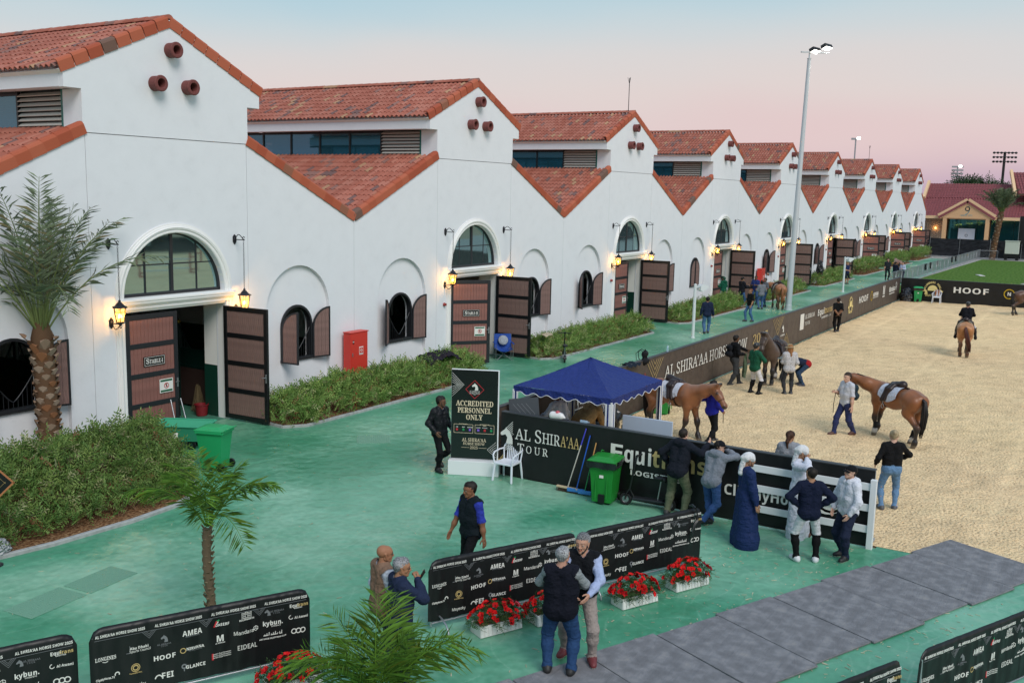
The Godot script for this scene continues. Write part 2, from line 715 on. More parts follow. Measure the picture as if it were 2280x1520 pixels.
func stable_materials() -> void:
	var wl := mat("stucco", S(229, 230, 233), 0.85, 0.0, 0.25)
	wl.albedo_texture = ntex(0.006, 21, [0.0, G(0.972), 0.3, G(0.99), 0.6, G(0.995), 1.0, G(1.0)], 1024, 6)
	wl.normal_enabled = true
	wl.normal_texture = ntex_n(0.05, 22, 2.0, 512, 5)
	wl.normal_scale = 0.10
	tri_map(wl, 0.22, true)
	var st := mat("stain", S(120, 112, 100), 0.9)
	st.albedo_color.a = 1.0
	mat("moulding", S(236, 235, 232), 0.55)
	mat("interior", S(240, 238, 232), 0.8)
	mat("wainscot", S(16, 58, 46), 0.45)
	mat("darkmetal", S(34, 36, 40), 0.42, 0.0, 0.5)
	mat("blackmetal", S(20, 21, 23), 0.38, 0.0, 0.5)
	mat("greenmetal", S(12, 44, 38), 0.35)
	mat("greenframe", S(20, 96, 84), 0.4)
	var pl := mat("plank", S(150, 118, 110), 0.62)
	pl.albedo_texture = ntex(0.02, 31, [0.0, G(0.66), 0.5, G(0.86), 1.0, G(1.0)], 256, 4)
	pl.uv1_triplanar = true
	pl.uv1_scale = V(14, 0.8, 14)
	mat("redplank", S(160, 108, 98), 0.62)
	M["redplank"].albedo_texture = pl.albedo_texture
	M["redplank"].uv1_triplanar = true
	M["redplank"].uv1_scale = V(22, 0.6, 22)
	var gl := mat("archglass", S(150, 182, 184), 0.03, 0.92)
	gl.metallic_specular = 0.8
	var cg := mat("clearglass", Color(0.22, 0.48, 0.56, 0.58), 0.02, 0.55, 0.9)
	cg.transparency = BaseMaterial3D.TRANSPARENCY_ALPHA
	mat("louvre", S(196, 190, 180), 0.6)
	mat("pipe", S(124, 66, 62), 0.75)
	mat("pipe").albedo_texture = tex("mottle")
	tri_map(M["pipe"], 2.0)
	mat("iron", S(38, 38, 44), 0.45, 0.4)
	mat("brass", S(190, 150, 60), 0.3, 0.9)
	mat("signblack", S(14, 14, 15), 0.4)
	mat("signwhite", S(226, 224, 218), 0.5)
	mat("steel", S(170, 172, 174), 0.35, 0.85)
	tile_cols = []
	var cs := [S(182, 112, 94), S(186, 118, 100), S(176, 106, 88), S(190, 124, 106), S(180, 110, 92), S(172, 102, 84), S(128, 100, 96), S(190, 148, 116), S(156, 116, 106), S(184, 114, 96)]
	for c in cs:
		tile_cols.append(c.srgb_to_linear() * 0.88)
	var tm := mat("tile", Color.WHITE, 0.75, 0.0, 0.3)
	tm.albedo_texture = tex("grainy")
	tri_map(tm, 1.6, true)
	for i in cs.size():
		var q := mat("tile%d" % i, cs[i], 0.75, 0.0, 0.3)
		q.albedo_texture = tex("grainy")
		tri_map(q, 1.6, true)
		tile_mats.append(q)
	var vc := [S(184, 96, 68), S(176, 88, 62), S(190, 104, 76), S(156, 102, 80), S(122, 94, 82)]
	for i in vc.size():
		var q := mat("verge%d" % i, vc[i], 0.65, 0.0, 0.35)
		q.albedo_texture = tex("grainy")
		tri_map(q, 1.1, true)
	# one roll of a clay tile, 0.2 wide, its lower end at z = 0, running up to z = -0.43
	var mb := MB.new()
	var prof := [Vector2(-0.1, 0.004), Vector2(-0.078, 0.006), Vector2(-0.055, 0.042), Vector2(-0.02, 0.068), Vector2(0.02, 0.068), Vector2(0.055, 0.042), Vector2(0.078, 0.006), Vector2(0.1, 0.004)]
	for i in prof.size() - 1:
		var a: Vector2 = prof[i]
		var b: Vector2 = prof[i + 1]
		var na := Vector2(a.x * 9.0 if absf(a.x) < 0.07 else 0.0, 1).normalized()
		var nb := Vector2(b.x * 9.0 if absf(b.x) < 0.07 else 0.0, 1).normalized()
		var f := mb.vert(V(a.x, a.y + 0.028, 0), V(na.x, na.y, 0))
		mb.vert(V(b.x, b.y + 0.028, 0), V(nb.x, nb.y, 0))
		mb.vert(V(b.x * 0.92, b.y, -0.43), V(nb.x, nb.y, 0))
		mb.vert(V(a.x * 0.92, a.y, -0.43), V(na.x, na.y, 0))
		mb.tri(f, f + 1, f + 2); mb.tri(f, f + 2, f + 3)
		mb.quad(V(a.x, a.y + 0.028, 0), V(b.x, b.y + 0.028, 0), V(b.x * 0.8, b.y + 0.008, 0), V(a.x * 0.8, a.y + 0.008, 0), V(0, 0, 1))
	tile_mesh = mb.mesh()

func pick_tile() -> int:
	var r := rng.randf()
	if r < 0.04: return 6
	if r < 0.08: return 7
	if r < 0.13: return 8
	return rng.randi_range(0, 5) if r < 0.9 else 9

# tiles on a slope: from the lower edge point going up along `up` (unit), columns along -z
func roof_tiles(parent: Node, low: Vector3, up: Vector3, rows: int, expo: float, depth: float, single: int) -> void:
	var nrm := up.cross(V(0, 0, -1)).normalized()
	if nrm.y < 0:
		nrm = -nrm
	var zc := -up
	var xc := nrm.cross(zc).normalized()
	var cols := int(depth / 0.2)
	var xs := []
	var cc := []
	var done := 0
	for j in cols:
		for i in rows:
			var p := low + up * (i * expo) + V(0, 0, -0.1 - j * 0.2) + nrm * rng.randf_range(0.0, 0.006)
			var b := Basis(xc, nrm, zc) * Basis(Vector3.UP, rng.randf_range(-0.012, 0.012))
			var k := pick_tile()
			if done < single:
				var o := obj("roof_tile", tile_mesh, tile_mats[k], parent, Transform3D(b, p))
				done += 1
			else:
				xs.append(Transform3D(b, p))
				cc.append(tile_cols[k])
	many("roof_tiles", tile_mesh, M["tile"], xs, cc, parent)

func verge_mesh(len: float) -> ArrayMesh:
	# runs along +x (down the slope), front face towards +z, laps over the roof edge
	var mb := MB.new()
	var pr := P2([0.035, -0.13, 0.045, 0.10, 0.02, 0.15, -0.05, 0.175, -0.16, 0.165, -0.16, 0.14, -0.05, 0.15, 0.0, 0.125, 0.015, 0.09, 0.01, -0.13])
	var keep := mb.xf
	mb.xf = Transform3D(Basis(V(0, 0, 1), V(0, 1, 0), V(-1, 0, 0)), Vector3.ZERO)
	mb.extrude(pr, -len, 0.0)
	mb.xf = keep
	return mb.mesh()
var verge_piece: ArrayMesh

func verge_row(parent: Node, a: Vector3, b: Vector3, n: int, single: bool) -> void:
	# from the lower end a up to b
	var d := (b - a) / n
	var left := d.x > 0.0
	var x := d.normalized() if left else -d.normalized()
	var up := V(0, 0, 1).cross(x).normalized()
	var bs := Basis(x, up, V(0, 0, 1))
	for i in n:
		var t := Transform3D(bs * Basis(V(0, 0, 1), -0.03 if left else 0.03), a + d * (i + (0.0 if left else 1.0)) + up * (0.012 if left else 0.0))
		var r := rng.randf()
		var k := 4 if r < 0.09 else (3 if r < 0.16 else rng.randi_range(0, 2))
		obj("verge_tile", verge_piece, M["verge%d" % k], parent, t)

func pipe_vent(parent: Node, x: float, y: float) -> void:
	var mb := MB.new()
	var r := 0.185
	mb.lathe([Vector2(r * 1.04, -0.02), Vector2(r, 0.02), Vector2(r, 0.23), Vector2(r * 1.08, 0.25), Vector2(r * 1.08, 0.275), Vector2(r * 0.98, 0.29), Vector2(r * 0.66, 0.29), Vector2(r * 0.6, 0.27), Vector2(r * 0.55, 0.02), Vector2(0.0, 0.02)], 24)
	obj("vent_pipe", mb, M["pipe"], parent, Transform3D(Basis(V(1, 0, 0), PI / 2), V(x, y, 0)))

# half of a door, hinge edge at x = 0, running to +x, front towards +z
func door_leaf(parent: Node, t: Transform3D, near: bool, outer: bool, sign: String, k: int) -> Node3D:
	var w := 1.58
	var h := 3.14
	var d := sub("door", parent, t)
	var fm := MB.new()
	fm.box(V(0.06, h / 2, 0), V(0.12, h, 0.075), Basis(), 0.006)
	fm.box(V(w - 0.06, h / 2, 0), V(0.12, h, 0.075), Basis(), 0.006)
	for y in [0.06, 0.80, 1.57, 2.34, h - 0.065]:
		fm.box(V(w / 2, y, 0), V(w - 0.236, 0.125 if y < h - 0.2 else 0.13, 0.07), Basis(), 0.006)
	obj("frame", fm, M["blackmetal" if not outer else "darkmetal"], d)
	var ys := [0.1225, 0.8625, 1.6325, 2.4025, h - 0.13]
	var n := 7 if not outer else 12
	var pm: Material = M["redplank" if outer else "plank"]
	for i in 4:
		var y0: float = ys[i]
		var y1: float = ys[i + 1] - (0.125 if i < 3 else 0.0)
		var pw := (w - 0.24) / n
		if near and not outer:
			for q in n:
				var mb := MB.new()
				mb.box(V(0.12 + pw * (q + 0.5), (y0 + y1) / 2, 0), V(pw - 0.007, y1 - y0 - 0.002, 0.036 + 0.003 * (q % 2)), Basis(), 0.004)
				obj("plank", mb, pm, d)
		else:
			var mb := MB.new()
			for q in n:
				mb.box(V(0.12 + pw * (q + 0.5), (y0 + y1) / 2, 0), V(pw - 0.006, y1 - y0, 0.036 + 0.003 * (q % 2)), Basis(), 0.003)
			obj("panel", mb, pm, d)
		var back := MB.new()
		back.box(V(w / 2, (y0 + y1) / 2, 0), V(w - 0.24, y1 - y0, 0.012))
		if k < 4:
			obj("backing", back, M["blackmetal"], d)
	var lk := MB.new()
	lk.box(V(w - 0.05, 1.25, 0.045), V(0.05, 0.24, 0.02), Basis(), 0.004)
	lk.tube([V(w - 0.05, 1.28, 0.05), V(w - 0.05, 1.28, 0.1), V(w - 0.15, 1.28, 0.1)], 0.012, 6)
	lk.box(V(w - 0.05, 1.25, -0.045), V(0.05, 0.24, 0.02), Basis(), 0.004)
	obj("lock", lk, M["steel"], d)
	if sign:
		var z := 0.04
		var s := MB.new()
		s.box(V(w * 0.52, 1.92, z), V(0.66, 0.25, 0.02), Basis(), 0.004)
		obj("name_plate", s, M["signblack"], d)
		var b := MB.new()
		for q in [[0, 0.105, 0.6, 0.008], [0, -0.105, 0.6, 0.008], [0.302, 0, 0.008, 0.218], [-0.302, 0, 0.008, 0.218]]:
			b.box(V(w * 0.52 + q[0], 1.92 + q[1], z + 0.011), V(q[2], q[3], 0.006))
		var pf := Transform3D(Basis(), V(w * 0.52, 1.92, z + 0.009))
		fitw(b, pf, "S", -0.255, -0.165, 0.0, 0.13, true, true)
		fitw(b, pf, "TABLE-" + sign, -0.155, 0.255, -0.012, 0.10, true, true)
		obj("lettering", b, M["signwhite"], d)
		var nt := MB.new()
		nt.box(V(w * 0.74, 1.22, z), V(0.42, 0.36, 0.01))
		obj("notice", nt, M["signwhite"], d)
		var gp := MB.new()
		gp.box(V(w * 0.74, 1.355, z + 0.006), V(0.37, 0.05, 0.004))
		gp.box(V(w * 0.74, 1.085, z + 0.006), V(0.37, 0.05, 0.004))
		obj("notice_print", gp, mat("noticegreen", S(20, 90, 60), 0.5), d)
		var rp := MB.new()
		rp.lathe([Vector2(0.075, 0), Vector2(0.075, 0.004), Vector2(0.058, 0.004), Vector2(0.058, 0)], 20, Transform3D(Basis(V(1, 0, 0), PI / 2), V(w * 0.74, 1.22, z + 0.005)))
		rp.box(V(w * 0.74, 1.22, z + 0.007), V(0.13, 0.014, 0.003), Basis(V(0, 0, 1), -0.785))
		obj("notice_ring", rp, mat("noticered", S(190, 40, 44), 0.5), d)
		var hp := MB.new()
		hp.ball(V(w * 0.74, 1.21, z + 0.005), V(0.022, 0.03, 0.002), 10, 6)
		for q in 4:
			hp.box(V(w * 0.74 - 0.018 + q * 0.012, 1.25, z + 0.005), V(0.008, 0.035, 0.003))
		obj("notice_hand", hp, M["signblack"], d)
	return d

func shutter(parent: Node, t: Transform3D, flip: float, near: bool) -> void:
	# hinge at x = 0, running to +x (flip 1) or -x (flip -1); quarter arch falling away from the hinge
	var s := sub("shutter", parent, t)
	var r := 0.62
	var poly := PackedVector2Array([Vector2(0, 0), Vector2(0, 0.96)])
	for i in range(1, 9):
		var a := PI / 2 * i / 8.0
		poly.append(Vector2(r - cos(a) * r, 0.96 + sin(a) * r * 0.98))
	poly.append(Vector2(r, 0))
	var inner := Geometry2D.offset_polygon(poly, -0.045)[0]
	var fm := MB.new()
	var m := Transform3D(Basis(V(flip, 0, 0), V(0, 1, 0), V(0, 0, 1)), Vector3.ZERO)
	fm.xf = m
	for i in poly.size():
		var j := (i + 1) % poly.size()
		var q := PackedVector2Array([poly[i], poly[j]])
		var ci := 0
		var cj := 0
		for k in inner.size():
			if inner[k].distance_to(poly[i]) < inner[ci].distance_to(poly[i]): ci = k
			if inner[k].distance_to(poly[j]) < inner[cj].distance_to(poly[j]): cj = k
		q.append(inner[cj]); q.append(inner[ci])
		if ci == cj:
			q = PackedVector2Array([poly[i], poly[j], inner[ci]])
		if Geometry2D.is_polygon_clockwise(q):
			q.reverse()
		if Geometry2D.triangulate_polygon(q).size():
			fm.extrude(q, -0.025, 0.025)
	obj("frame", fm, M["darkmetal"], s)
	var n := 4
	var pw := (r - 0.09) / n
	var jo := MB.new()
	for q in n:
		var x0 := 0.045 + q * pw
		for pc in Geometry2D.intersect_polygons(inner, rect(x0 + 0.003, 0, x0 + pw - 0.003, 3)):
			var mb := MB.new()
			mb.xf = m
			mb.extrude(pc, -0.012, 0.012)
			if near:
				obj("plank", mb, M["plank"], s)
			else:
				jo.add(mb)
	if not near:
		obj("panel", jo, M["plank"], s)

func stall_window(parent: Node, cx: float, zf: float, aL: float, aR: float, near: bool) -> void:
	var w := sub("window", parent, Transform3D(Basis(), V(cx, 0, zf)))
	var fm := MB.new()
	var ap := arch_path(0.64, 1.30, 2.3, 14)
	moulding(fm, ap[0], ap[1], [Vector2(-0.04, -0.14), Vector2(-0.04, 0.045), Vector2(0.03, 0.045), Vector2(0.03, -0.14)])
	fm.box(V(0, 1.31, -0.03), V(1.36, 0.09, 0.2), Basis(), 0.006)
	obj("frame", fm, M["darkmetal"], w)
	var g := MB.new()
	var top := []
	for i in 17:
		var u := -1.0 + i / 8.0
		top.append(V(u * 0.59, 1.50 + 0.72 * pow(absf(u), 1.25), -0.02))
	g.tube(top, 0.018, 6)
	for i in 11:
		var u := -1.0 + i / 5.0
		g.tube([V(u * 0.57, 1.34, -0.02), V(u * 0.57, 1.49 + 0.72 * pow(absf(u * 0.966), 1.25), -0.02)], 0.009, 5, false)
	obj("grille", g, M["darkmetal"], w)
	if aL > -900:
		shutter(w, Transform3D(Basis(Vector3.UP, deg_to_rad(-aL)), V(-0.66, 1.27, 0.06)), 1.0, near)
		shutter(w, Transform3D(Basis(Vector3.UP, deg_to_rad(aR)), V(0.66, 1.27, 0.06)), -1.0, near)

func build_lantern() -> Node3D:
	# wall at z = 0, lantern hangs at z = 0.36
	var o := thing("wall_lantern", "x", "lantern", Transform3D(), "wall lanterns beside the stable doors")
	for y in [0.0, -1.93]:
		var up := 1.0 if y == 0.0 else -1.0
		var b := MB.new()
		b.extrude(P2([-0.055, y - 0.06, 0.0, y - 0.14, 0.055, y - 0.06, 0.055, y + 0.08, 0.0, y + 0.14, -0.055, y + 0.08]), 0.0, 0.03)
		b.ball(V(0, y, 0.03), V(0.05, 0.08, 0.03), 8, 6)
		b.tube([V(0, y, 0.02), V(0, y, 0.4)], 0.014, 6)
		var sc := []
		for i in 15:
			var a := i / 14.0
			sc.append(V(0, y + up * (0.02 + 0.16 * sin(a * PI) * (1.0 - a * 0.55)), 0.05 + 0.3 * a))
		b.tube(sc, 0.011, 6)
		var cu := []
		for i in 9:
			var a := TAU * 0.8 * i / 8.0
			cu.append(V(0, y + up * (0.055 + 0.035 * sin(a)), 0.37 + 0.035 * cos(a)))
		b.tube(cu, 0.010, 5)
		obj("bracket", b, M["iron"], o)
	var ch := MB.new()
	for i in 19:
		var y := -0.03 - i * 0.0715
		var ring := []
		for q in 7:
			var a := TAU * q / 6.0
			ring.append(V(cos(a) * 0.016 * (1 - i % 2), y - 0.04 + sin(a) * 0.046, 0.36 + cos(a) * 0.016 * (i % 2)))
		ch.tube(ring, 0.006, 4, false)
	obj("chain", ch, M["iron"], o)
	var cap := MB.new()
	cap.lathe([Vector2(0.0, -1.33), Vector2(0.03, -1.34), Vector2(0.035, -1.38), Vector2(0.07, -1.41), Vector2(0.12, -1.47), Vector2(0.19, -1.50), Vector2(0.195, -1.52), Vector2(0.15, -1.52), Vector2(0.0, -1.51)], 6, at(0, 0, 0.36))
	obj("cap", cap, M["iron"], o)
	var cg := MB.new()
	for i in 6:
		var a := TAU * i / 6.0
		var d := V(cos(a), 0, sin(a))
		cg.tube([V(0, -1.51, 0.36) + d * 0.155, V(0, -1.88, 0.36) + d * 0.095], 0.008, 5)
		var e := V(cos(a + TAU / 6), 0, sin(a + TAU / 6))
		cg.tube([V(0, -1.64, 0.36) + d * 0.135, V(0, -1.64, 0.36) + e * 0.135], 0.005, 4)
	cg.lathe([Vector2(0.0, -1.87), Vector2(0.105, -1.87), Vector2(0.10, -1.90), Vector2(0.04, -1.93), Vector2(0.03, -1.96), Vector2(0.0, -1.98)], 6, at(0, 0, 0.36))
	obj("cage", cg, M["iron"], o)
	var gl := MB.new()
	gl.lathe([Vector2(0.09, -1.87), Vector2(0.15, -1.515)], 6, at(0, 0, 0.36))
	var gm := mat("lampglass", Color(1.0, 0.86, 0.5, 0.25), 0.05)
	gm.transparency = BaseMaterial3D.TRANSPARENCY_ALPHA
	obj("glass", gl, gm, o)
	var bl := MB.new()
	bl.ball(V(0, -1.72, 0.36), V(0.034, 0.05, 0.034), 10, 8)
	bl.ball(V(0.045, -1.74, 0.34), V(0.022, 0.036, 0.022), 8, 6)
	bl.ball(V(-0.045, -1.74, 0.38), V(0.022, 0.036, 0.022), 8, 6)
	var em := mat("bulb", S(255, 220, 150), 0.5)
	em.emission_enabled = true
	em.emission = S(255, 198, 112)
	em.emission_energy_multiplier = 9.0
	obj("bulb", bl, em, o)
	var li := OmniLight3D.new()
	li.name = "lamp_glow"
	li.position = V(0, -1.72, 0.36)
	li.light_color = S(255, 186, 100)
	li.light_energy = 0.32
	li.light_size = 0.034
	li.omni_range = 20.0
	li.omni_attenuation = 2.0
	li.shadow_enabled = true
	o.add_child(li, true)
	return o

func stable(k: int) -> void:
	var near := k <= 1
	var lab := "%s white stable building from the near end of the row" % NTH[k] if k < 9 else ""
	if k == 0: lab = "nearest white stable building, behind the tall date palm, its left door leaf closed"
	if k == 8: lab = "farthest white stable building of the row, beside the stone clubhouse"
	var o := thing("stable_building", lab, "stable", at(k * L, 0, 0), "white gabled stables in a row")
	var H := L / 2
	# outer skin with real joints between its panels, a backing wall behind
	var wins := [-4.5, 4.5]
	var door := arch_poly(0, -0.2, 3.6, 1.62, 22)
	var rec := [arch_poly(-4.5, -0.2, 2.82, 1.34, 20), arch_poly(4.5, -0.2, 2.82, 1.34, 20)]
	var wo := [arch_poly(-4.5, 1.32, 2.3, 0.64, 14), arch_poly(4.5, 1.32, 2.3, 0.64, 14)]
	var mb := MB.new()
	wall(mb, P2([-2.493, -0.1, 2.493, -0.1, 2.493, 7.595, -2.493, 7.595]), [door], [0.0], -0.12, 0.0)
	obj("wall_panel", mb, M["stucco"], o)
	for s in [-1.0, 1.0]:
		mb = MB.new()
		var pp := P2([2.507, -0.1, H - 0.008, -0.1, H - 0.008, 5.47, 2.507, 7.60])
		if s < 0:
			for i in pp.size():
				pp[i].x = -pp[i].x
			pp.reverse()
		wall(mb, pp, [rec[0 if s < 0 else 1]], [4.5 * s], -0.12, 0.0)
		obj("wall_panel", mb, M["stucco"], o)
	mb = MB.new()
	mb.extrude(P2([-2.55, 7.612, 2.55, 7.612, 2.55, 8.6, 3.0, 8.6, 3.0, 9.02, 0, 10.42, -3.0, 9.02, -3.0, 8.6, -2.55, 8.6]), -0.12, 0.012)
	obj("gable", mb, M["stucco"], o)
	mb = MB.new()
	wall(mb, P2([-H, -0.1, H, -0.1, H, 5.46, 2.55, 7.60, 2.55, 8.6, 2.99, 8.6, 2.99, 9.0, 0, 10.40, -2.99, 9.0, -2.99, 8.6, -2.55, 8.6, -2.55, 7.60, -H, 5.46]), [door, wo[0], wo[1]], [-4.5, 0.0, 4.5], -0.35, -0.122)
	obj("wall", mb, M["stucco"], o)
	# doorway: architrave, transom moulding, arched window
	mb = MB.new()
	var ap := arch_path(1.62, 0.0, 3.6, 28)
	moulding(mb, ap[0], ap[1], [Vector2(0.0, -0.3), Vector2(0.0, 0.03), Vector2(0.025, 0.055), Vector2(0.055, 0.055), Vector2(0.062, 0.04), Vector2(0.095, 0.04), Vector2(0.105, 0.07), Vector2(0.15, 0.085), Vector2(0.165, 0.06), Vector2(0.2, 0.055), Vector2(0.208, 0.03), Vector2(0.25, 0.03), Vector2(0.25, 0.0)])
	obj("arch_moulding", mb, M["moulding"], o)
	mb = MB.new()
	var lp := P2([-0.3, 3.28, 0.02, 3.28, 0.03, 3.33, 0.07, 3.34, 0.08, 3.38, 0.06, 3.395, 0.065, 3.42, 0.12, 3.45, 0.15, 3.50, 0.14, 3.54, 0.17, 3.555, 0.17, 3.60, 0.12, 3.625, -0.3, 3.63])
	mb.xf = Transform3D(Basis(V(0, 0, 1), V(0, 1, 0), V(-1, 0, 0)), Vector3.ZERO)
	mb.extrude(lp, -1.86, 1.86)
	mb.xf = Transform3D()
	obj("transom_moulding", mb, M["moulding"], o)
	var aw := sub("arch_window", o, Transform3D(Basis(), V(0, 0, -0.2)))
	mb = MB.new()
	ap = arch_path(1.60, 3.64, 3.66, 28)
	moulding(mb, ap[0], ap[1], [Vector2(-0.075, -0.05), Vector2(-0.075, 0.05), Vector2(0, 0.05), Vector2(0, -0.05)])
	mb.box(V(0, 3.675, 0), V(3.2, 0.075, 0.1), Basis(), 0.005)
	mb.box(V(0, 4.45, 0), V(0.085, 1.5, 0.095), Basis(), 0.005)
	for x in [-0.82, 0.82]:
		mb.box(V(x, 4.35, 0), V(0.032, 1.3, 0.06))
	for x in [-0.74, 0.74]:
		mb.box(V(x, 4.42, 0.001), V(1.38, 0.032, 0.058))
	obj("frame", mb, M["darkmetal"], aw)
	for q in [[-1.55, -0.836, 3.7, 4.404], [-0.804, -0.0425, 3.7, 4.404], [0.0425, 0.804, 3.7, 4.404], [0.836, 1.55, 3.7, 4.404], [-1.55, -0.836, 4.436, 5.3], [-0.804, -0.0425, 4.436, 5.3], [0.0425, 0.804, 4.436, 5.3], [0.836, 1.55, 4.436, 5.3]]:
		for pc in Geometry2D.intersect_polygons(rect(q[0], q[2], q[1], q[3]), arch_poly(0, 3.6, 3.66, 1.54, 28)):
			mb = MB.new()
			mb.extrude(pc, -0.012, 0.012)
			# panes are never quite parallel
			var tl := Basis(Vector3.UP, rng.randf_range(-0.004, 0.004)) * Basis(Vector3.RIGHT, rng.randf_range(-0.003, 0.003))
			obj("pane", mb, M["archglass"], aw, Transform3D(tl, V(0, 0, 0)))
	# door leaves
	var la: float = [0.0, 38.0, 0.0, 0.0, 0.0, 4.0, 78.0, 80.0, 82.0][k]
	var ra: float = [93.0, 93.0, 92.0, 94.0, 95.0, 94.0, 92.0, 93.0, 92.0][k]
	door_leaf(o, Transform3D(roty(-la), V(-1.6, 0.06, -0.02)), near, true, ROMAN[k], k)
	door_leaf(o, Transform3D(roty(180.0 + ra) * Basis(V(0, 0, 1), 0), V(1.6, 0.06, -0.02)), k <= 1, false, "", k)
	# stall windows in their blind arches
	var open := [[-1000.0, 0.0, 86.0, 165.0], [150.0, 165.0, 140.0, 158.0], [140.0, 158.0, 150.0, 160.0], [0.0, 0.0, 150.0, 160.0], [140.0, 160.0, 150.0, 160.0], [140.0, 160.0, 130.0, 150.0], [140.0, 160.0, 130.0, 150.0], [150.0, 160.0, 140.0, 150.0], [150.0, 160.0, 140.0, 150.0]]
	var op: Array = open[k]
	if k == 0:
		op = [120.0, 160.0, 86.0, 165.0]
	for i in 2:
		mb = MB.new()
		stall_window(o, wins[i], -0.12, op[i * 2], op[i * 2 + 1], k <= 1)
	# roofs
	var D := 14.0
	for s in [-1.0, 1.0]:
		var a := V(3.12 * s, 8.98, 0.05)
		var b := V(0, 10.46, 0.05)
		mb = MB.new()
		mb.extrude(P2([3.1 * s, 8.97, 0, 10.44, 0, 10.34, 3.0 * s, 8.9]) if s > 0 else P2([3.1 * s, 8.97, 3.0 * s, 8.9, 0, 10.34, 0, 10.44]), -D, -0.02)
		mb.extrude(P2([2.5 * s, 7.62, H * s, 5.48, H * s, 5.38, 2.5 * s, 7.52]) if s < 0 else P2([2.5 * s, 7.62, 2.5 * s, 7.52, H * s, 5.38, H * s, 5.48]), -D, -0.3)
		obj("roof_deck", mb, M["interior"], o)
		var ru := sub("roof", o)
		var up := (V(0, 10.46, 0) - V(3.12 * s, 8.98, 0)).normalized()
		roof_tiles(ru, V(3.14 * s, 9.0, -0.04), up, 9, 0.383, D - 0.1, (120 if near else 60 if k == 2 else 0) if s < 0 else 0)
		verge_row(ru, V(3.1 * s, 9.02, 0.005), V(0.0, 10.475, 0.005), 8, true)
		var rl := sub("roof", o)
		var up2 := (V(2.55 * s, 7.66, 0) - V(H * s, 5.52, 0)).normalized()
		roof_tiles(rl, V((H - 0.03) * s, 5.545, -0.04), up2, 13, 0.383, D - 0.1, (120 if near else 60 if k == 2 else 0) if s < 0 else 0)
		verge_row(rl, V(H * s, 5.56, 0.005), V(2.52 * s, 7.70, 0.005), 13, true)
		# fascia, clerestory
		mb = MB.new()
		mb.box(V(2.80 * s, 8.805, -D / 2 - 0.13), V(0.40, 0.395, D - 0.03), Basis(), 0.004)
		obj("fascia", mb, M["stucco"], o)
		mb = MB.new()
		mb.box(V(2.48 * s, 8.1, -0.52), V(0.14, 1.0, 0.36))
		obj("clerestory_wall", mb, M["stucco"], o)
		var cl := sub("clerestory", o)
		mb = MB.new()
		mb.box(V(2.49 * s, 8.12, -0.735), V(0.13, 1.0, 0.07))
		obj("post", mb, M["greenframe"], cl)
		var sl := MB.new()
		for i in 8:
			var one := MB.new()
			one.box(V(2.49 * s, 7.70 + i * 0.118, -1.66), V(0.12, 0.022, 1.76), Basis(V(0, 0, 1), -0.7 * s), 0.004)
			if k <= 2 and s < 0:
				obj("slat", one, M["louvre"], cl)
			else:
				sl.add(one)
		if not (k <= 2 and s < 0):
			obj("louvre", sl, M["louvre"], cl)
		mb = MB.new()
		mb.box(V(2.40 * s, 8.12, -1.66), V(0.02, 1.0, 1.8))
		obj("louvre_back", mb, M["blackmetal"], cl)
		mb = MB.new()
		var z := -2.56
		var i := 0
		while z > -D:
			mb.box(V(2.49 * s, 8.12, z), V(0.09, 1.0, 0.07), Basis(), 0.004)
			mb.box(V(2.49 * s, 7.66, z - 0.75), V(0.085, 0.08, 1.43))
			mb.box(V(2.49 * s, 8.56, z - 0.75), V(0.085, 0.08, 1.43))
			var pn := MB.new()
			pn.box(V(2.49 * s, 8.11, z - 0.75), V(0.012, 0.82, 1.43))
			if z - 1.5 > -D:
				obj("pane", pn, M["clearglass"], cl)
			z -= 1.5
		obj("frame", mb, M["blackmetal"], cl)
	if k < 4:
		mb = MB.new()
		for i in 6:
			var z := -1.2 - i * 2.2
			mb.bar(V(-2.4, 8.55, z), V(2.4, 8.55, z), 0.07, 0.09); mb.bar(V(-2.4, 8.2, z), V(2.4, 8.2, z), 0.06, 0.06)
			for q in 6:
				mb.bar(V(-2.4 + q * 0.8, 8.2 if q % 2 else 8.55, z), V(-1.6 + q * 0.8, 8.55 if q % 2 else 8.2, z), 0.04, 0.04)
		obj("truss", mb, M["greenframe"], o)
	var rg := sub("ridge", o)
	var rm := MB.new()
	var rp := []
	for i in 7:
		var a := PI * i / 6.0
		rp.append(Vector2(cos(a) * 0.13, sin(a) * 0.11))
	rm.extrude(PackedVector2Array(rp), -0.45, 0.0)
	var me := rm.mesh()
	var xs := []
	var cc := []
	for i in int(D / 0.4):
		var t := Transform3D(Basis(V(1, 0, 0), -0.03), V(rng.randf_range(-0.006, 0.006), 10.55, 0.03 - i * 0.4))
		if k <= 2:
			obj("ridge_tile", me, tile_mats[pick_tile()], rg, t)
		else:
			xs.append(t); cc.append(tile_cols[pick_tile()])
	if xs.size():
		many("ridge_tiles", me, M["tile"], xs, cc, rg)
	pipe_vent(o, 0.0, 9.78); pipe_vent(o, -0.5, 8.92); pipe_vent(o, 0.5, 8.92)
	# inside: floor, party walls, back wall, stall fronts
	mb = MB.new()
	mb.box(V(0, -0.06, -D / 2 - 0.1), V(L - 0.02, 0.132, D + 0.1))
	obj("floor", mb, mat("stablefloor", S(64, 120, 100), 0.6), o)
	for s in ([-1.0, 1.0] if k == 0 else [1.0]):
		mb = MB.new()
		mb.box(V((H - 0.0) * s, 2.6, -D / 2 - 0.18), V(0.2, 5.5, D - 0.36))
		obj("party_wall", mb, M["interior"], o)
	mb = MB.new()
	wall(mb, P2([-H, 0, H, 0, H, 5.44, 2.5, 7.52, 2.5, 8.9, 0, 10.33, -2.5, 8.9, -2.5, 7.52, -H, 5.44]), [], [], -D, -D + 0.2)
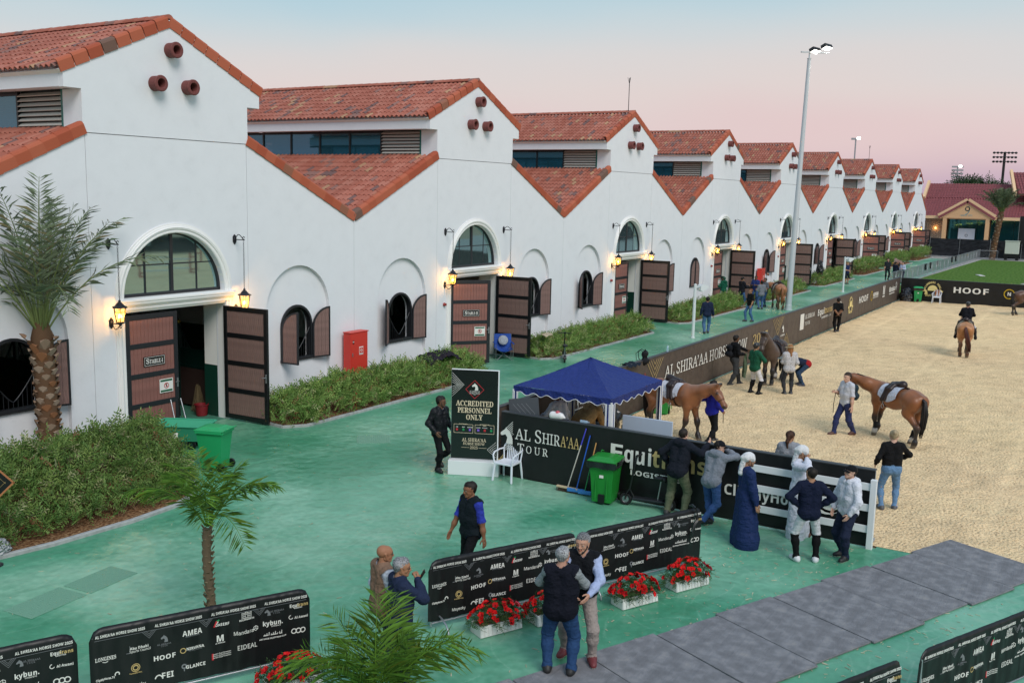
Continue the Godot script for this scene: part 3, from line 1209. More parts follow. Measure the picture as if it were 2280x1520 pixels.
	obj("back_wall", mb, M["interior"], o)
	for s in [-1.0, 1.0]:
		mb = MB.new()
		mb.box(V(1.78 * s, 1.63, -0.62), V(0.3, 3.26, 0.5))
		obj("jamb", mb, M["interior"], o)
		mb = MB.new()
		mb.box(V(1.77 * s, 0.75, -0.62), V(0.31, 1.46, 0.51))
		obj("jamb_paint", mb, M["wainscot"], o)
		if k > 4:
			continue
		var sf := sub("stall_front", o)
		mb = MB.new()
		mb.box(V(2.05 * s, 0.62, -4.4), V(0.05, 1.1, 7.0))
		obj("boards", mb, mat("stallwood", S(62, 44, 40), 0.6), sf)
		mb = MB.new()
		for z in [-0.95, -2.45, -3.95, -5.45, -6.95]:
			mb.box(V(2.05 * s, 1.22, z), V(0.11, 2.44, 0.11), Basis(), 0.006)
		for z in [-1.7, -3.2, -4.7, -6.2]:
			mb.box(V(2.05 * s, 1.22, z), V(0.06, 0.07, 1.4))
			mb.box(V(2.05 * s, 1.50, z), V(0.03, 0.5, 1.4))
			var c := []
			for i in 13:
				var u := -1.0 + i / 6.0
				c.append(V(2.05 * s, 1.5 + 0.85 * pow(absf(u), 1.4), z + u * 0.68))
			mb.tube(c, 0.022, 6)
			for i in 12:
				var u := -0.917 + i / 6.0
				mb.tube([V(2.05 * s, 1.25, z + u * 0.68), V(2.05 * s, 1.5 + 0.85 * pow(absf(u), 1.4), z + u * 0.68)], 0.011, 5, false)
		obj("grille", mb, M["greenmetal"], sf)
		mb = MB.new()
		for z in [-0.95, -2.45, -3.95, -5.45]:
			mb.ball(V(2.05 * s, 2.50, z), V(0.065, 0.07, 0.065), 10, 8)
		obj("finial", mb, M["brass"], sf)
		mb = MB.new()
		mb.box(V((H - 0.115) * s, 0.75, -6), V(0.015, 1.5, 10))
		obj("wainscot", mb, M["wainscot"], o)
	for s in [-1.0, 1.0]:
		var ln: Node3D
		var t := at(k * L + 2.0 * s, 5.0, 0.004)
		var ll := "lit wall lantern %s of the arched door of the %s stable" % ["left" if s < 0 else "right", "nearest" if k == 0 else NTH[k]]
		if lantern0 == null:
			lantern0 = build_lantern()
			lantern0.transform = t
			lantern0.set_meta("label", ll)
		else:
			copy_of(lantern0, t, ll, "wall lanterns beside the stable doors")

# ---------------------------------------------------------------- ground
func sheet(poly: PackedVector2Array, y: float, us := 1.0) -> MB:
	# poly holds (x, z)
	var mb := MB.new()
	var f := 0
	for p in poly:
		mb.vert(V(p.x, y, p.y), Vector3.UP, p * us)
	var t := Geometry2D.triangulate_polygon(poly)
	for k in range(0, t.size(), 3):
		mb.tri(t[k], t[k + 1], t[k + 2])
	return mb

# painted concrete: worn paint, pale dust, scuffs; one picture that covers 24 m
func paving_image(sd: int, deep: Color, worn: Color, dust: Color) -> ImageTexture:
	var n := 1024
	var img := Image.create(n, n, true, Image.FORMAT_RGB8)
	var a := noise(0.0035, sd, 3).get_seamless_image(n, n)
	var b := noise(0.016, sd + 1, 5).get_seamless_image(n, n)
	var c := noise(0.11, sd + 2, 4).get_seamless_image(n, n)
	var da := a.get_data()
	var db := b.get_data()
	var dc := c.get_data()
	var dd := noise(0.0028, sd + 9, 4).get_seamless_image(n, n).get_data()
	var st := a.get_data().size() / (n * n)
	var out := PackedByteArray()
	out.resize(n * n * 3)
	var v0 := Vector3(deep.r, deep.g, deep.b) * 255.0
	var v1 := Vector3(worn.r, worn.g, worn.b) * 255.0
	var v2 := Vector3(dust.r, dust.g, dust.b) * 255.0
	for y in n:
		for x in n:
			var i := y * n + x
			var big := da[i * st] / 255.0
			var mid := db[i * st] / 255.0
			var fin := dc[i * st] / 255.0
			var w := clampf((big - 0.30) * 1.6 + (mid - 0.5) * 0.28 + (fin - 0.5) * 0.10, 0.0, 1.0)
			var q := clampf((dd[((y + 311) % n * n + (x + 97) % n) * st] / 255.0 - 0.5) * 1.9 + (fin - 0.40) * 0.4 + (mid - 0.5) * 0.2, 0.0, 1.0)
			var col := v0.lerp(v1, w).lerp(v2, q * 0.5)
			col *= 0.97 + 0.06 * fin
			out[i * 3] = int(clampf(col.x, 0, 255)); out[i * 3 + 1] = int(clampf(col.y, 0, 255)); out[i * 3 + 2] = int(clampf(col.z, 0, 255))
	# scuffs of feet and wheels
	for k in 2600:
		var p := Vector2(rng.randf() * n, rng.randf() * n)
		var an := rng.randf_range(-0.5, 0.9) if k % 3 else rng.randf() * TAU
		var cv := rng.randf_range(-0.02, 0.02)
		var al := rng.randf_range(0.06, 0.30)
		for s in rng.randi_range(6, 46):
			an += cv
			p += Vector2(cos(an), sin(an))
			var i := (posmod(int(p.y), n) * n + posmod(int(p.x), n)) * 3
			out[i] = int(lerpf(out[i], v2.x, al)); out[i + 1] = int(lerpf(out[i + 1], v2.y, al)); out[i + 2] = int(lerpf(out[i + 2], v2.z, al))
	img.set_data(n, n, false, Image.FORMAT_RGB8, out)
	return ImageTexture.create_from_image(img)

func ground() -> void:
	var far := mat("groundfar", S(170, 150, 120), 0.95)
	far.albedo_texture = tex("mottle")
	tri_map(far, 0.05, true)
	struct("ground", sheet(P2([-400, -400, 600, -400, 600, 400, -400, 400]), -0.03), far)
	var gp := mat("paving", Color.WHITE, 0.44, 0.0, 0.45)
	gp.albedo_texture = paving_image(40, S(60, 136, 102), S(132, 183, 155), S(174, 199, 175))
	gp.roughness_texture = ntex(0.01, 44, [0.0, G(0.55), 1.0, G(1.0)], 512, 5)
	gp.normal_enabled = true
	gp.normal_texture = tex("fine")
	gp.normal_scale = 0.25
	var pv := sheet(P2([-40, -1, 108, -1, 108, 6.7, 52.6, 6.85, 52.0, 9.0, 1.5, 9.0, 1.5, 17.45, 1.75, 17.45, 1.62, 18.3, 2.4, 19.4, 2.4, 40, -40, 40]), 0.0, 1.0 / 22.0)
	struct("pavement", pv, gp)
	# riding arena
	var sd := mat("sand", Color.WHITE, 0.95, 0.0, 0.2)
	var sn := 1024
	sd.albedo_texture = ntex(0.055, 51, [0.0, S(150, 120, 88), 0.26, S(208, 178, 138), 0.38, S(240, 208, 160), 0.6, S(252, 223, 177), 0.8, S(244, 213, 166), 1.0, S(255, 234, 198)], sn, 5)
	sd.heightmap_enabled = false
	sd.normal_enabled = true
	sd.normal_texture = ntex_n(0.045, 52, 14.0, 1024, 4)
	sd.normal_scale = 0.75
	sd.detail_enabled = true
	sd.detail_albedo = ntex(0.008, 53, [0.0, G(0.92), 0.5, G(0.985), 1.0, G(1.0)], 512, 4)
	sd.detail_blend_mode = BaseMaterial3D.BLEND_MODE_MUL
	sd.detail_uv_layer = BaseMaterial3D.DETAIL_UV_1
	var az := noise(0.9, 61, 3)
	var ah := noise(0.11, 62, 3)
	var mb := MB.new()
	# finer rows close by
	var hgt := func(x: float, z: float) -> float:
		return 0.05 * az.get_noise_2d(x * 1.6, z * 1.6) + 0.05 * ah.get_noise_2d(x, z)
	for bl in [[1.6, 26.0, 9.1, 26.0, 0.12], [26.0, 52.5, 9.1, 26.0, 0.25], [1.6, 52.5, 26.0, 60.0, 0.5]]:
		var nu := int((bl[1] - bl[0]) / bl[4])
		var nv := int((bl[3] - bl[2]) / bl[4])
		var f := mb.v.size()
		for j in nv + 1:
			for i in nu + 1:
				var x: float = lerpf(bl[0], bl[1], float(i) / nu)
				var z: float = lerpf(bl[2], bl[3], float(j) / nv)
				var h: float = hgt.call(x, z)
				var nn := V(h - hgt.call(x + 0.1, z), 0.1, h - hgt.call(x, z + 0.1)).normalized()
				# the footing thins out to nothing towards the gateway
				var tn := 0.98 + 0.10 * ah.get_noise_2d(x * 2.2 + 50.0, z * 2.2) + 0.10 * az.get_noise_2d(x * 2.6, z * 2.6 + 30.0)
				mb.col = Color(tn, tn * (0.985 + 0.02 * ah.get_noise_2d(x, z + 90.0)), tn * 0.98)
				var ed := clampf((x - 2.9) / 1.6, 0.0, 1.0)
				mb.vert(V(x, lerpf(0.006, maxf(h + 0.03, 0.006), ed), z), nn, Vector2(x, z) / 4.2)
		for j in nv:
			for i in nu:
				var a := f + j * (nu + 1) + i
				mb.ix.append_array(PackedInt32Array([a, a + 1, a + nu + 2, a, a + nu + 2, a + nu + 1]))
	struct("arena_sand", mb, sd)
	# straw and crumbs of sand trodden onto the paint
	var sm := MB.new()
	sm.box(V(0, 0.003, 0), V(1, 0.004, 0.05))
	var xs := []
	var cc := []
	for i in 1500:
		var p := Vector2(rng.randf_range(-10, 40), rng.randf_range(2.8, 20))
		if p.x > 1.2 and p.y > 8.8: p = Vector2(rng.randf_range(-6, 1.2), rng.randf_range(14.0, 19.5))
		xs.append(Transform3D(Basis(Vector3.UP, rng.randf() * TAU).scaled_local(V(rng.randf_range(0.015, 0.09), 1, rng.randf_range(0.06, 0.3))), V(p.x, 0.003, p.y)))
		cc.append(Color(0.62, 0.54, 0.38) * rng.randf_range(0.5, 1.1))
	tag(many("straw_litter", sm.mesh(), mat("straw", Color.WHITE, 0.9), xs, cc, self), "bits of straw and sand trodden onto the green pavement", "litter")
	# lawn and grey paving beyond the arena
	var gr := mat("lawn", Color.WHITE, 0.95, 0.0, 0.2)
	gr.albedo_texture = ntex(0.03, 71, [0.0, S(60, 88, 38), 0.45, S(88, 124, 52), 0.7, S(108, 138, 66), 1.0, S(140, 154, 92)], 512, 5)
	gr.normal_enabled = true
	gr.normal_texture = ntex_n(0.1, 72, 12.0, 512, 3)
	tri_map(gr, 0.2, true)
	struct("lawn", sheet(P2([52.6, 6.85, 76.0, 7.05, 110.5, 8.0, 110.5, 26.5, 74.0, 14.6, 60.0, 20.0, 52.6, 30.0]), 0.02), gr)
	var cn := mat("concrete", S(168, 164, 158), 0.85)
	cn.albedo_texture = tex("mottle")
	tri_map(cn, 0.3, true)
	struct("path", sheet(P2([52.6, 30.0, 60.0, 20.0, 74.0, 14.6, 110.5, 26.5, 112, 60, 52.6, 60]), 0.004), cn)
	struct("pavement_far", sheet(P2([52.0, 6.7, 108, 6.6, 108, -1.0, 135, -14.0, 135, 60, 112, 60, 110.5, 8.0, 52.6, 9.0]), -0.004), cn)
	# planting beds with kerbs
	var dt := mat("soil", Color.WHITE, 0.95, 0.0, 0.2)
	dt.albedo_texture = ntex(0.05, 81, [0.0, S(72, 48, 32), 0.4, S(128, 92, 64), 0.65, S(158, 122, 88), 1.0, S(196, 168, 132)], 512, 5)
	dt.normal_enabled = true
	dt.normal_texture = ntex_n(0.06, 82, 14.0, 512, 4)
	tri_map(dt, 0.45, true)
	var kb := mat("kerb", S(176, 178, 176), 0.8)
	kb.albedo_texture = tex("mottle")
	tri_map(kb, 0.8, true)
	beds = [P2([-12.5, 0.01, -12.5, 4.5, -9.5, 4.72, -7.9, 4.86, -7.0, 5.03, -5.4, 5.12, -4.4, 5.05, -3.75, 4.8, -3.2, 4.3, -2.7, 3.4, -2.35, 2.2, -2.15, 1.0, -2.1, 0.01])]
	for k in 8:
		var x0 := k * L + 1.95
		var x1 := (k + 1) * L - (1.95 if k != 0 else 2.5)
		var z: float = 2.5 if k < 2 else 2.62
		beds.append(P2([x0, 0.01, x1, 0.01, x1 + 0.1, z - 0.5, x1 - 0.4, z, x0 + 0.3, z - 0.1, x0 - 0.2, z - 0.5]))
	for i in beds.size():
		var b: PackedVector2Array = beds[i]
		struct("planting_bed", sheet(b, 0.03), dt)
		var outer := Geometry2D.offset_polygon(b, 0.09, Geometry2D.JOIN_ROUND)[0]
		var k := MB.new()
		for q in Geometry2D.clip_polygons(outer, b):
			pass
		var m := Transform3D(Basis(V(1, 0, 0), V(0, 0, 1), V(0, -1, 0)), Vector3.ZERO)
		k.xf = Transform3D(Basis(V(1, 0, 0), V(0, 0, 1), V(0, 1, 0)), Vector3.ZERO)
		# the kerb follows the front edges only
		for e in b.size():
			var p := b[e]
			var q := b[(e + 1) % b.size()]
			if (p.y < 0.1 and q.y < 0.1) or absf(p.x + 12.5) + absf(q.x + 12.5) < 0.1:
				continue
			var d := (q - p).normalized()
			var kk := MB.new()
			k.xf = Transform3D()
			k.box(V((p.x + q.x) / 2, 0.025, (p.y + q.y) / 2), V(p.distance_to(q) + 0.03, 0.09, 0.10), Basis(V(d.x, 0, d.y), V(0, 1, 0), V(-d.y, 0, d.x)), 0.012)
		struct("kerb", k, kb)
	# rubber mats
	var rb := mat("rubber", S(160, 160, 164), 0.8, 0.0, 0.35)
	rb.albedo_texture = ntex(0.006, 91, [0.0, G(0.70), 0.45, G(0.80), 0.65, G(0.88), 1.0, S(255, 250, 240)], 1024, 6)
	rb.normal_enabled = true
	rb.normal_texture = ntex_n(0.2, 92, 6.0, 512, 2)
	tri_map(rb, 0.55, true)
	var u := Vector2(cos(deg_to_rad(24.3)), sin(deg_to_rad(24.3)))
	var w := Vector2(-u.y, u.x)
	var o := Vector2(0.42, 17.55)
	var where := ["at the sand of the arena", "second from the sand", "third from the sand", "in the middle of the row", "fourth from the embracing men", "beside the embracing men, on their right", "under the feet of the embracing men", "at the lower end of the row", "last of the row"]
	for i in 9:
		var c := o + u * (1.283 * (1.5 - i)) + w * (0.955 + (0.045 if i % 2 else -0.02) + rng.randf_range(-0.02, 0.02)) + u * rng.randf_range(-0.006, 0.004)
		var mb2 := MB.new()
		var bs := Basis(V(u.x, 0, u.y), V(0, 1, 0), V(-u.y, 0, u.x)) * Basis(Vector3.UP, rng.randf_range(-0.006, 0.006))
		mb2.box(V(0, 0.016, 0), V(1.262, 0.03, 1.9), Basis(), 0.006)
		# fine ribs along the mat
		var rb2 := MB.new()
		for q in 60:
			mb2.quad(V(-0.63 + q * 0.021, 0.0312, -0.94), V(-0.63 + q * 0.021 + 0.011, 0.0345, -0.94), V(-0.63 + q * 0.021 + 0.011, 0.0345, 0.94), V(-0.63 + q * 0.021, 0.0312, 0.94))
			mb2.quad(V(-0.63 + q * 0.021 + 0.011, 0.0345, -0.94), V(-0.63 + q * 0.021 + 0.021, 0.0312, -0.94), V(-0.63 + q * 0.021 + 0.021, 0.0312, 0.94), V(-0.63 + q * 0.021 + 0.011, 0.0345, 0.94))
		tag(obj("rubber_mat", mb2, rb, self, Transform3D(bs, V(c.x, 0.002 + 0.005 * (i % 2), c.y))), "dark grey ribbed rubber mat, " + where[i], "mat", "rubber mats laid edge to edge")
	# steel covers in the pavement
	var gm := mat("cover", S(120, 168, 142), 0.5, 0.1)
	gm.albedo_texture = tex("grainy")
	tri_map(gm, 1.0, true)
	for q in [[-8.55, 7.15, 1.0, 0.62, 6.0, "green painted steel drain cover with tread pattern behind the left barrier, nearer of two"], [-7.5, 7.05, 0.95, 0.62, 6.0, "green painted steel drain cover with tread pattern behind the left barrier, nearer the small palm"], [2.25, 4.75, 0.85, 0.85, 40.0, "square drain cover in the green pavement before the second stable"]]:
		var mb3 := MB.new()
		mb3.box(V(0, 0.004, 0), V(q[2], 0.012, q[3]), Basis(), 0.003)
		for a in int(q[2] / 0.055):
			for b in int(q[3] / 0.055):
				mb3.box(V(-q[2] / 2 + 0.04 + a * 0.055, 0.0115, -q[3] / 2 + 0.04 + b * 0.055), V(0.036, 0.006, 0.012), Basis(Vector3.UP, PI / 4 if (a + b) % 2 == 0 else -PI / 4))
		tag(obj("drain_cover", mb3, gm, self, at(q[0], 0.002, q[1], q[4])), q[5], "drain cover")
var beds := []

# ---------------------------------------------------------------- plants
func leaf_sprig(n: int, len: float, w: float) -> ArrayMesh:
	# a small twig with leaflets: folded blades
	var mb := MB.new()
	for i in n:
		var t := (i + 0.6) / n
		var base := V(0, 0, 0.22 * t)
		var sd := -1.0 if i % 2 == 0 else 1.0
		var dir := V(sd * 0.8, rng.randf_range(0.1, 0.55), 0.55).normalized()
		if i == n - 1:
			dir = V(0, 0.2, 1).normalized()
		var l := len * rng.randf_range(0.8, 1.15)
		var side := dir.cross(Vector3.UP).normalized() * w
		var mid := base + dir * l * 0.5
		var tip := base + dir * l + V(0, -0.25 * l, 0)
		var up := side.cross(dir).normalized()
		mb.flat_tri(base, mid + side + up * w * 0.4, tip)
		mb.flat_tri(base, tip, mid - side + up * w * 0.4)
	return mb.mesh()

func leaf_mat(key: String, c: Color) -> StandardMaterial3D:
	var m := mat(key, c, 0.6, 0.0, 0.35)
	m.backlight_enabled = true
	m.backlight = Color(0.10, 0.16, 0.05)
	return m

func hedge(label: String, poly: PackedVector2Array, hgt: float, count: int, zmin: float, zmax: float, green: float, clipped := false) -> void:
	var box := Rect2(poly[0], Vector2.ZERO)
	for p in poly:
		box = box.expand(p)
	var o := thing("hedge", label, "hedge", Transform3D(), "hedges in the planting beds")
	var nz := noise(0.55, int(box.position.x * 7) + 5, 3)
	var xs := []
	var cc := []
	var stems := MB.new()
	var ns := 0
	var tries := 0
	while xs.size() < count and tries < count * 6:
		tries += 1
		var p := Vector2(rng.randf_range(box.position.x, box.end.x), rng.randf_range(zmin, zmax))
		if not Geometry2D.is_point_in_polygon(p, poly):
			continue
		var edge := minf(p.y - zmin, zmax - p.y) / ((zmax - zmin) * 0.5)
		for q in poly.size():
			var cp := Geometry2D.get_closest_point_to_segment(p, poly[q], poly[(q + 1) % poly.size()])
			edge = minf(edge, cp.distance_to(p) / 0.55 + (0.6 if cp.y < 0.2 else 0.0))
		var top := hgt * (1.0 + (0.03 if clipped else 0.30) * nz.get_noise_2d(p.x, p.y)) * (sqrt(clampf(edge, 0.05, 1.0)) if not clipped else clampf(0.75 + edge, 0.0, 1.0))
		var lowest := top * (0.38 if not clipped else 0.12) * clampf(edge * 2.0, 0.35, 1.0)
		var h := lerpf(lowest, top, pow(rng.randf(), 0.45))
		if nz.get_noise_3d(p.x * 3.1, h * 3.1, p.y * 3.1) < -0.28 and not clipped:
			continue
		var out := V(rng.randf_range(-1, 1), rng.randf_range(-0.2, 1.0), rng.randf_range(-0.7, 1.0)).normalized()
		var b := Basis.looking_at(-out, V(rng.randf_range(-1, 1), 1, rng.randf_range(-1, 1)).normalized()) * Basis(Vector3.BACK, rng.randf_range(0, TAU))
		var s := rng.randf_range(0.85, 1.6)
		xs.append(Transform3D(b.scaled(Vector3.ONE * s), V(p.x, 0.03 + h, p.y)))
		var t := rng.randf()
		var c := Color(0.085, 0.17, 0.035).lerp(Color(0.27, 0.36, 0.10), t * t)
		if t > 0.93: c = Color(0.32, 0.32, 0.16)
		if t < 0.035: c = Color(0.20, 0.09, 0.04)
		cc.append(c * green)
		if ns < count / 40 and rng.randf() < 0.2:
			ns += 1
			var a := V(p.x, 0.0, p.y)
			for br in 3:
				var e := V(p.x + rng.randf_range(-0.3, 0.3), top * rng.randf_range(0.6, 0.95), p.y + rng.randf_range(-0.3, 0.3))
				stems.tube([a, a.lerp(e, 0.5) + V(rng.randf_range(-0.07, 0.07), 0, rng.randf_range(-0.07, 0.07)), e], [0.014, 0.009, 0.003], 5, false)
	many("foliage", sprig, M["leaf"], xs, cc, o)
	var sm := mat("stem", S(120, 92, 66), 0.9)
	obj("stems", stems, sm, o)
	o.get_child(1).set_meta("kind", "stuff")
var sprig: ArrayMesh

# a feather leaf: rachis along a drooping curve, folded leaflets on both sides
func frond(len: float, droop: float, leaflets: int, ll: float, w: float, vee: float, strip := 0.22) -> MB:
	var mb := MB.new()
	var pts := []
	var rad := []
	var n := 12
	var p := Vector3.ZERO
	var ang := 0.0
	for i in n + 1:
		pts.append(p)
		rad.append(lerpf(0.022, 0.004, float(i) / n) * clampf(len / 2.5, 0.35, 1.2))
		ang = droop * pow(float(i) / n, 1.5)
		p += V(0, cos(ang), sin(ang)) * len / n
	mb.col = Color(0.16, 0.20, 0.07)
	mb.tube(pts, rad, 5, false)
	for i in leaflets:
		var t := strip + (0.985 - strip) * i / (leaflets - 1.0)
		var fi := t * n
		var k := mini(int(fi), n - 1)
		var c: Vector3 = pts[k].lerp(pts[k + 1], fi - k)
		var fw: Vector3 = (pts[k + 1] - pts[k]).normalized()
		var up := fw.cross(V(1, 0, 0)).normalized()
		var l := ll * (0.45 + 0.75 * sin(PI * clampf((t - strip) / (1.0 - strip) * 0.82 + 0.16, 0, 1))) * rng.randf_range(0.85, 1.1)
		for s in [-1.0, 1.0]:
			var dir := (V(s, 0, 0) * rng.randf_range(0.5, 0.9) + fw * rng.randf_range(0.4, 0.8) - up * vee * rng.randf_range(-0.6, 1.6)).normalized()
			var side := dir.cross(up).normalized() * w
			var tip := c + dir * l + V(0, -l * 0.10 * rng.randf_range(0.0, 2.0), 0)
			var mid := c + dir * l * 0.45
			var sh := rng.randf_range(0.45, 1.5)
			mb.col = Color(0.15 * sh, 0.19 * sh, 0.11 * sh)
			if rng.randf() < 0.05: mb.col = Color(0.2, 0.17, 0.08)
			mb.flat_tri(c, mid + side, tip)
			mb.flat_tri(c, tip, mid - side + up * w * 0.8)
	mb.col = Color.WHITE
	return mb

func date_palm(called: String, label: String, pos: Vector3, th: float, tr: float, fl: float, nf: int, lean := Vector2.ZERO, fine := true) -> Node3D:
	var o := thing(called, label, "palm tree", Transform3D(Basis(), pos))
	var tk := mat("palmtrunk", Color.WHITE, 0.95, 0.0, 0.2)
	var mb := MB.new()
	var top := V(lean.x, th, lean.y)
	mb.col = Color(0.13, 0.075, 0.045)
	mb.tube([V(0, -0.05, 0), V(lean.x * 0.3, th * 0.35, lean.y * 0.3), top, top + V(0, 0.35, 0)], [tr * 1.05, tr * 0.92, tr * 0.95, tr * 0.6], 14)
	obj("trunk", mb, tk, o)
	# old leaf bases: a wedge each, in spirals
	var wedges := []
	for q in 4:
		var wm := MB.new()
		var cs := [Color(0.34, 0.24, 0.17), Color(0.27, 0.17, 0.11), Color(0.40, 0.30, 0.22), Color(0.30, 0.14, 0.07)]
		wm.col = cs[q]
		var hw := 0.085 * tr / 0.2
		var a := [V(-hw, -0.02, -0.03), V(hw, -0.02, -0.03), V(hw * 0.95, 0.075, 0.045), V(0, 0.125, 0.062), V(-hw * 0.95, 0.075, 0.045), V(0, -0.045, 0.01)]
		wm.flat_tri(a[0], a[5], a[4]); wm.flat_tri(a[5], a[3], a[4]); wm.flat_tri(a[5], a[2], a[3]); wm.flat_tri(a[5], a[1], a[2])
		wm.col = cs[q] * 0.8
		wm.flat_tri(a[2], V(hw * 0.8, 0.085, -0.02), a[3]); wm.flat_tri(a[3], V(-hw * 0.8, 0.085, -0.02), a[4]); wm.flat_tri(a[3], V(hw * 0.8, 0.085, -0.02), V(-hw * 0.8, 0.085, -0.02))
		wedges.append(wm.mesh())
	var step := 0.034 if fine else 0.08
	var nb := int((th - 0.1) / step)
	for i in nb:
		var f := float(i) / nb
		var y := 0.05 + f * (th - 0.1)
		var an := i * 2.39996
		var r := tr * lerpf(1.03, 0.93, minf(f * 2.5, 1.0))
		var d := V(sin(an), 0, cos(an))
		var c := V(lean.x, 0, lean.y) * (f * f * 0.5 + f * 0.5) + V(0, y, 0) + d * r
		var sc := rng.randf_range(0.85, 1.15)
		var rough := clampf((f - 0.78) * 5.0, 0.0, 1.0)
		var b := Basis(V(0, 1, 0), an) * Basis(V(1, 0, 0), rough * rng.randf_range(0.2, 0.7)) * Basis(V(0, 0, 1), rng.randf_range(-0.12, 0.12))
		obj("leaf_base", wedges[rng.randi_range(0, 3)], tk, o, Transform3D(b.scaled_local(V(1, 1 + rough * rng.randf_range(0.5, 1.6), 1) * sc), c))
	var lf := leaf_mat("frondleaf", Color.WHITE)
	var kinds := []
	for q in 5:
		kinds.append(frond(fl * (0.88 + 0.06 * q), [0.35, 0.55, 0.85, 1.25, 1.9][q], 30 if fine else 34, fl * 0.16, 0.0125 * fl / 3.0 * (1.0 if fine else 2.4), 0.25).mesh())
	for i in nf:
		var f := (i + 0.5) / nf
		var an := i * 2.39996 + rng.randf_range(-0.2, 0.2)
		var tilt := lerpf(0.04, 0.62, pow(f, 1.1)) + rng.randf_range(-0.1, 0.1)
		var q := clampi(int(f * f * 4.4 + rng.randf_range(-0.6, 0.6)), 0, 4)
		var b := Basis(V(0, 1, 0), an) * Basis(V(1, 0, 0), tilt) * Basis(V(0, 1, 0), rng.randf_range(-0.5, 0.5))
		obj("frond", kinds[q], lf, o, Transform3D(b.scaled(Vector3.ONE * rng.randf_range(0.86, 1.06)), top + V(0, 0.12 + 0.22 * (1 - f), 0) + V(sin(an), 0, cos(an)) * tr * 0.45))
	return o

func small_palm(label: String, pos: Vector3, th: float, fl: float, nf: int) -> void:
	var o := thing("small_palm", label, "palm tree", Transform3D(Basis(), pos))
	var tk := mat("palmtrunk", Color.WHITE, 0.95, 0.0, 0.2)
	if th > 0.2:
		var mb := MB.new()
		var p := []
		var r := []
		for i in 31:
			p.append(V(0.03 * sin(i * 0.2), th * i / 30.0 - 0.05, 0))
			r.append(0.062 + (0.010 if i % 2 == 0 else -0.005))
		mb.col = Color(0.16, 0.12, 0.075)
		mb.tube(p, r, 10)
		for i in 90:
			var an := i * 2.39996
			var y := th * i / 90.0
			mb.col = Color(0.20, 0.15, 0.09) * rng.randf_range(0.6, 1.3)
			var d := V(sin(an), 0, cos(an))
			mb.bar(V(0, y, 0) + d * 0.05, V(0, y + 0.05, 0) + d * 0.085, 0.04, 0.012)
		obj("trunk", mb, tk, o)
	var lf := leaf_mat("frondleaf2", Color(0.8, 1.0, 0.5))
	var kinds := []
	for q in 4:
		kinds.append(frond(fl * (0.85 + 0.08 * q), [0.7, 1.15, 1.6, 2.1][q], 30, fl * 0.27, 0.0085, 0.3, 0.2).mesh())
	for i in nf:
		var f := (i + 0.5) / nf
		var an := i * 2.39996 + rng.randf_range(-0.25, 0.25)
		var tilt := lerpf(0.04, 0.74, pow(f, 0.9)) + rng.randf_range(-0.1, 0.1)
		var b := Basis(V(0, 1, 0), an) * Basis(V(1, 0, 0), tilt) * Basis(V(0, 1, 0), rng.randf_range(-0.4, 0.4))
		obj("frond", kinds[clampi(int(f * 4.0 + rng.randf_range(-0.6, 0.6)), 0, 3)], lf, o, Transform3D(b.scaled(Vector3.ONE * rng.randf_range(0.85, 1.08)), V(0, th, 0) + V(sin(an), 0, cos(an)) * 0.03))

func leafy_tree(label: String, pos: Vector3, hgt: float, rad: float) -> void:
	var o := thing("broadleaf_tree", label, "tree", Transform3D(Basis(), pos))
	var mb := MB.new()
	mb.tube([V(0, 0, 0), V(0.1, hgt * 0.4, 0), V(0, hgt * 0.8, 0.2)], [0.3, 0.22, 0.06], 8)
	var xs := []
	var cc := []
	for b in 14:
		var c := V(rng.randf_range(-1, 1) * rad, hgt * rng.randf_range(0.45, 0.95), rng.randf_range(-1, 1) * rad)
		mb.tube([V(0, hgt * 0.35, 0), c * 0.6 + V(0, hgt * 0.25, 0), c], [0.12, 0.08, 0.02], 5, false)
		for i in 260:
			var d := V(rng.randfn(), rng.randfn(), rng.randfn()) * rad * 0.22
			xs.append(Transform3D(Basis.from_euler(V(rng.randf() * TAU, rng.randf() * TAU, 0)).scaled(Vector3.ONE * 6.5), c + d))
			cc.append(Color(0.04, 0.07, 0.03) * rng.randf_range(0.6, 1.5))
	obj("trunk", mb, mat("stem", S(120, 92, 66), 0.9), o)
	many("crown", sprig, M["leaf"], xs, cc, o)

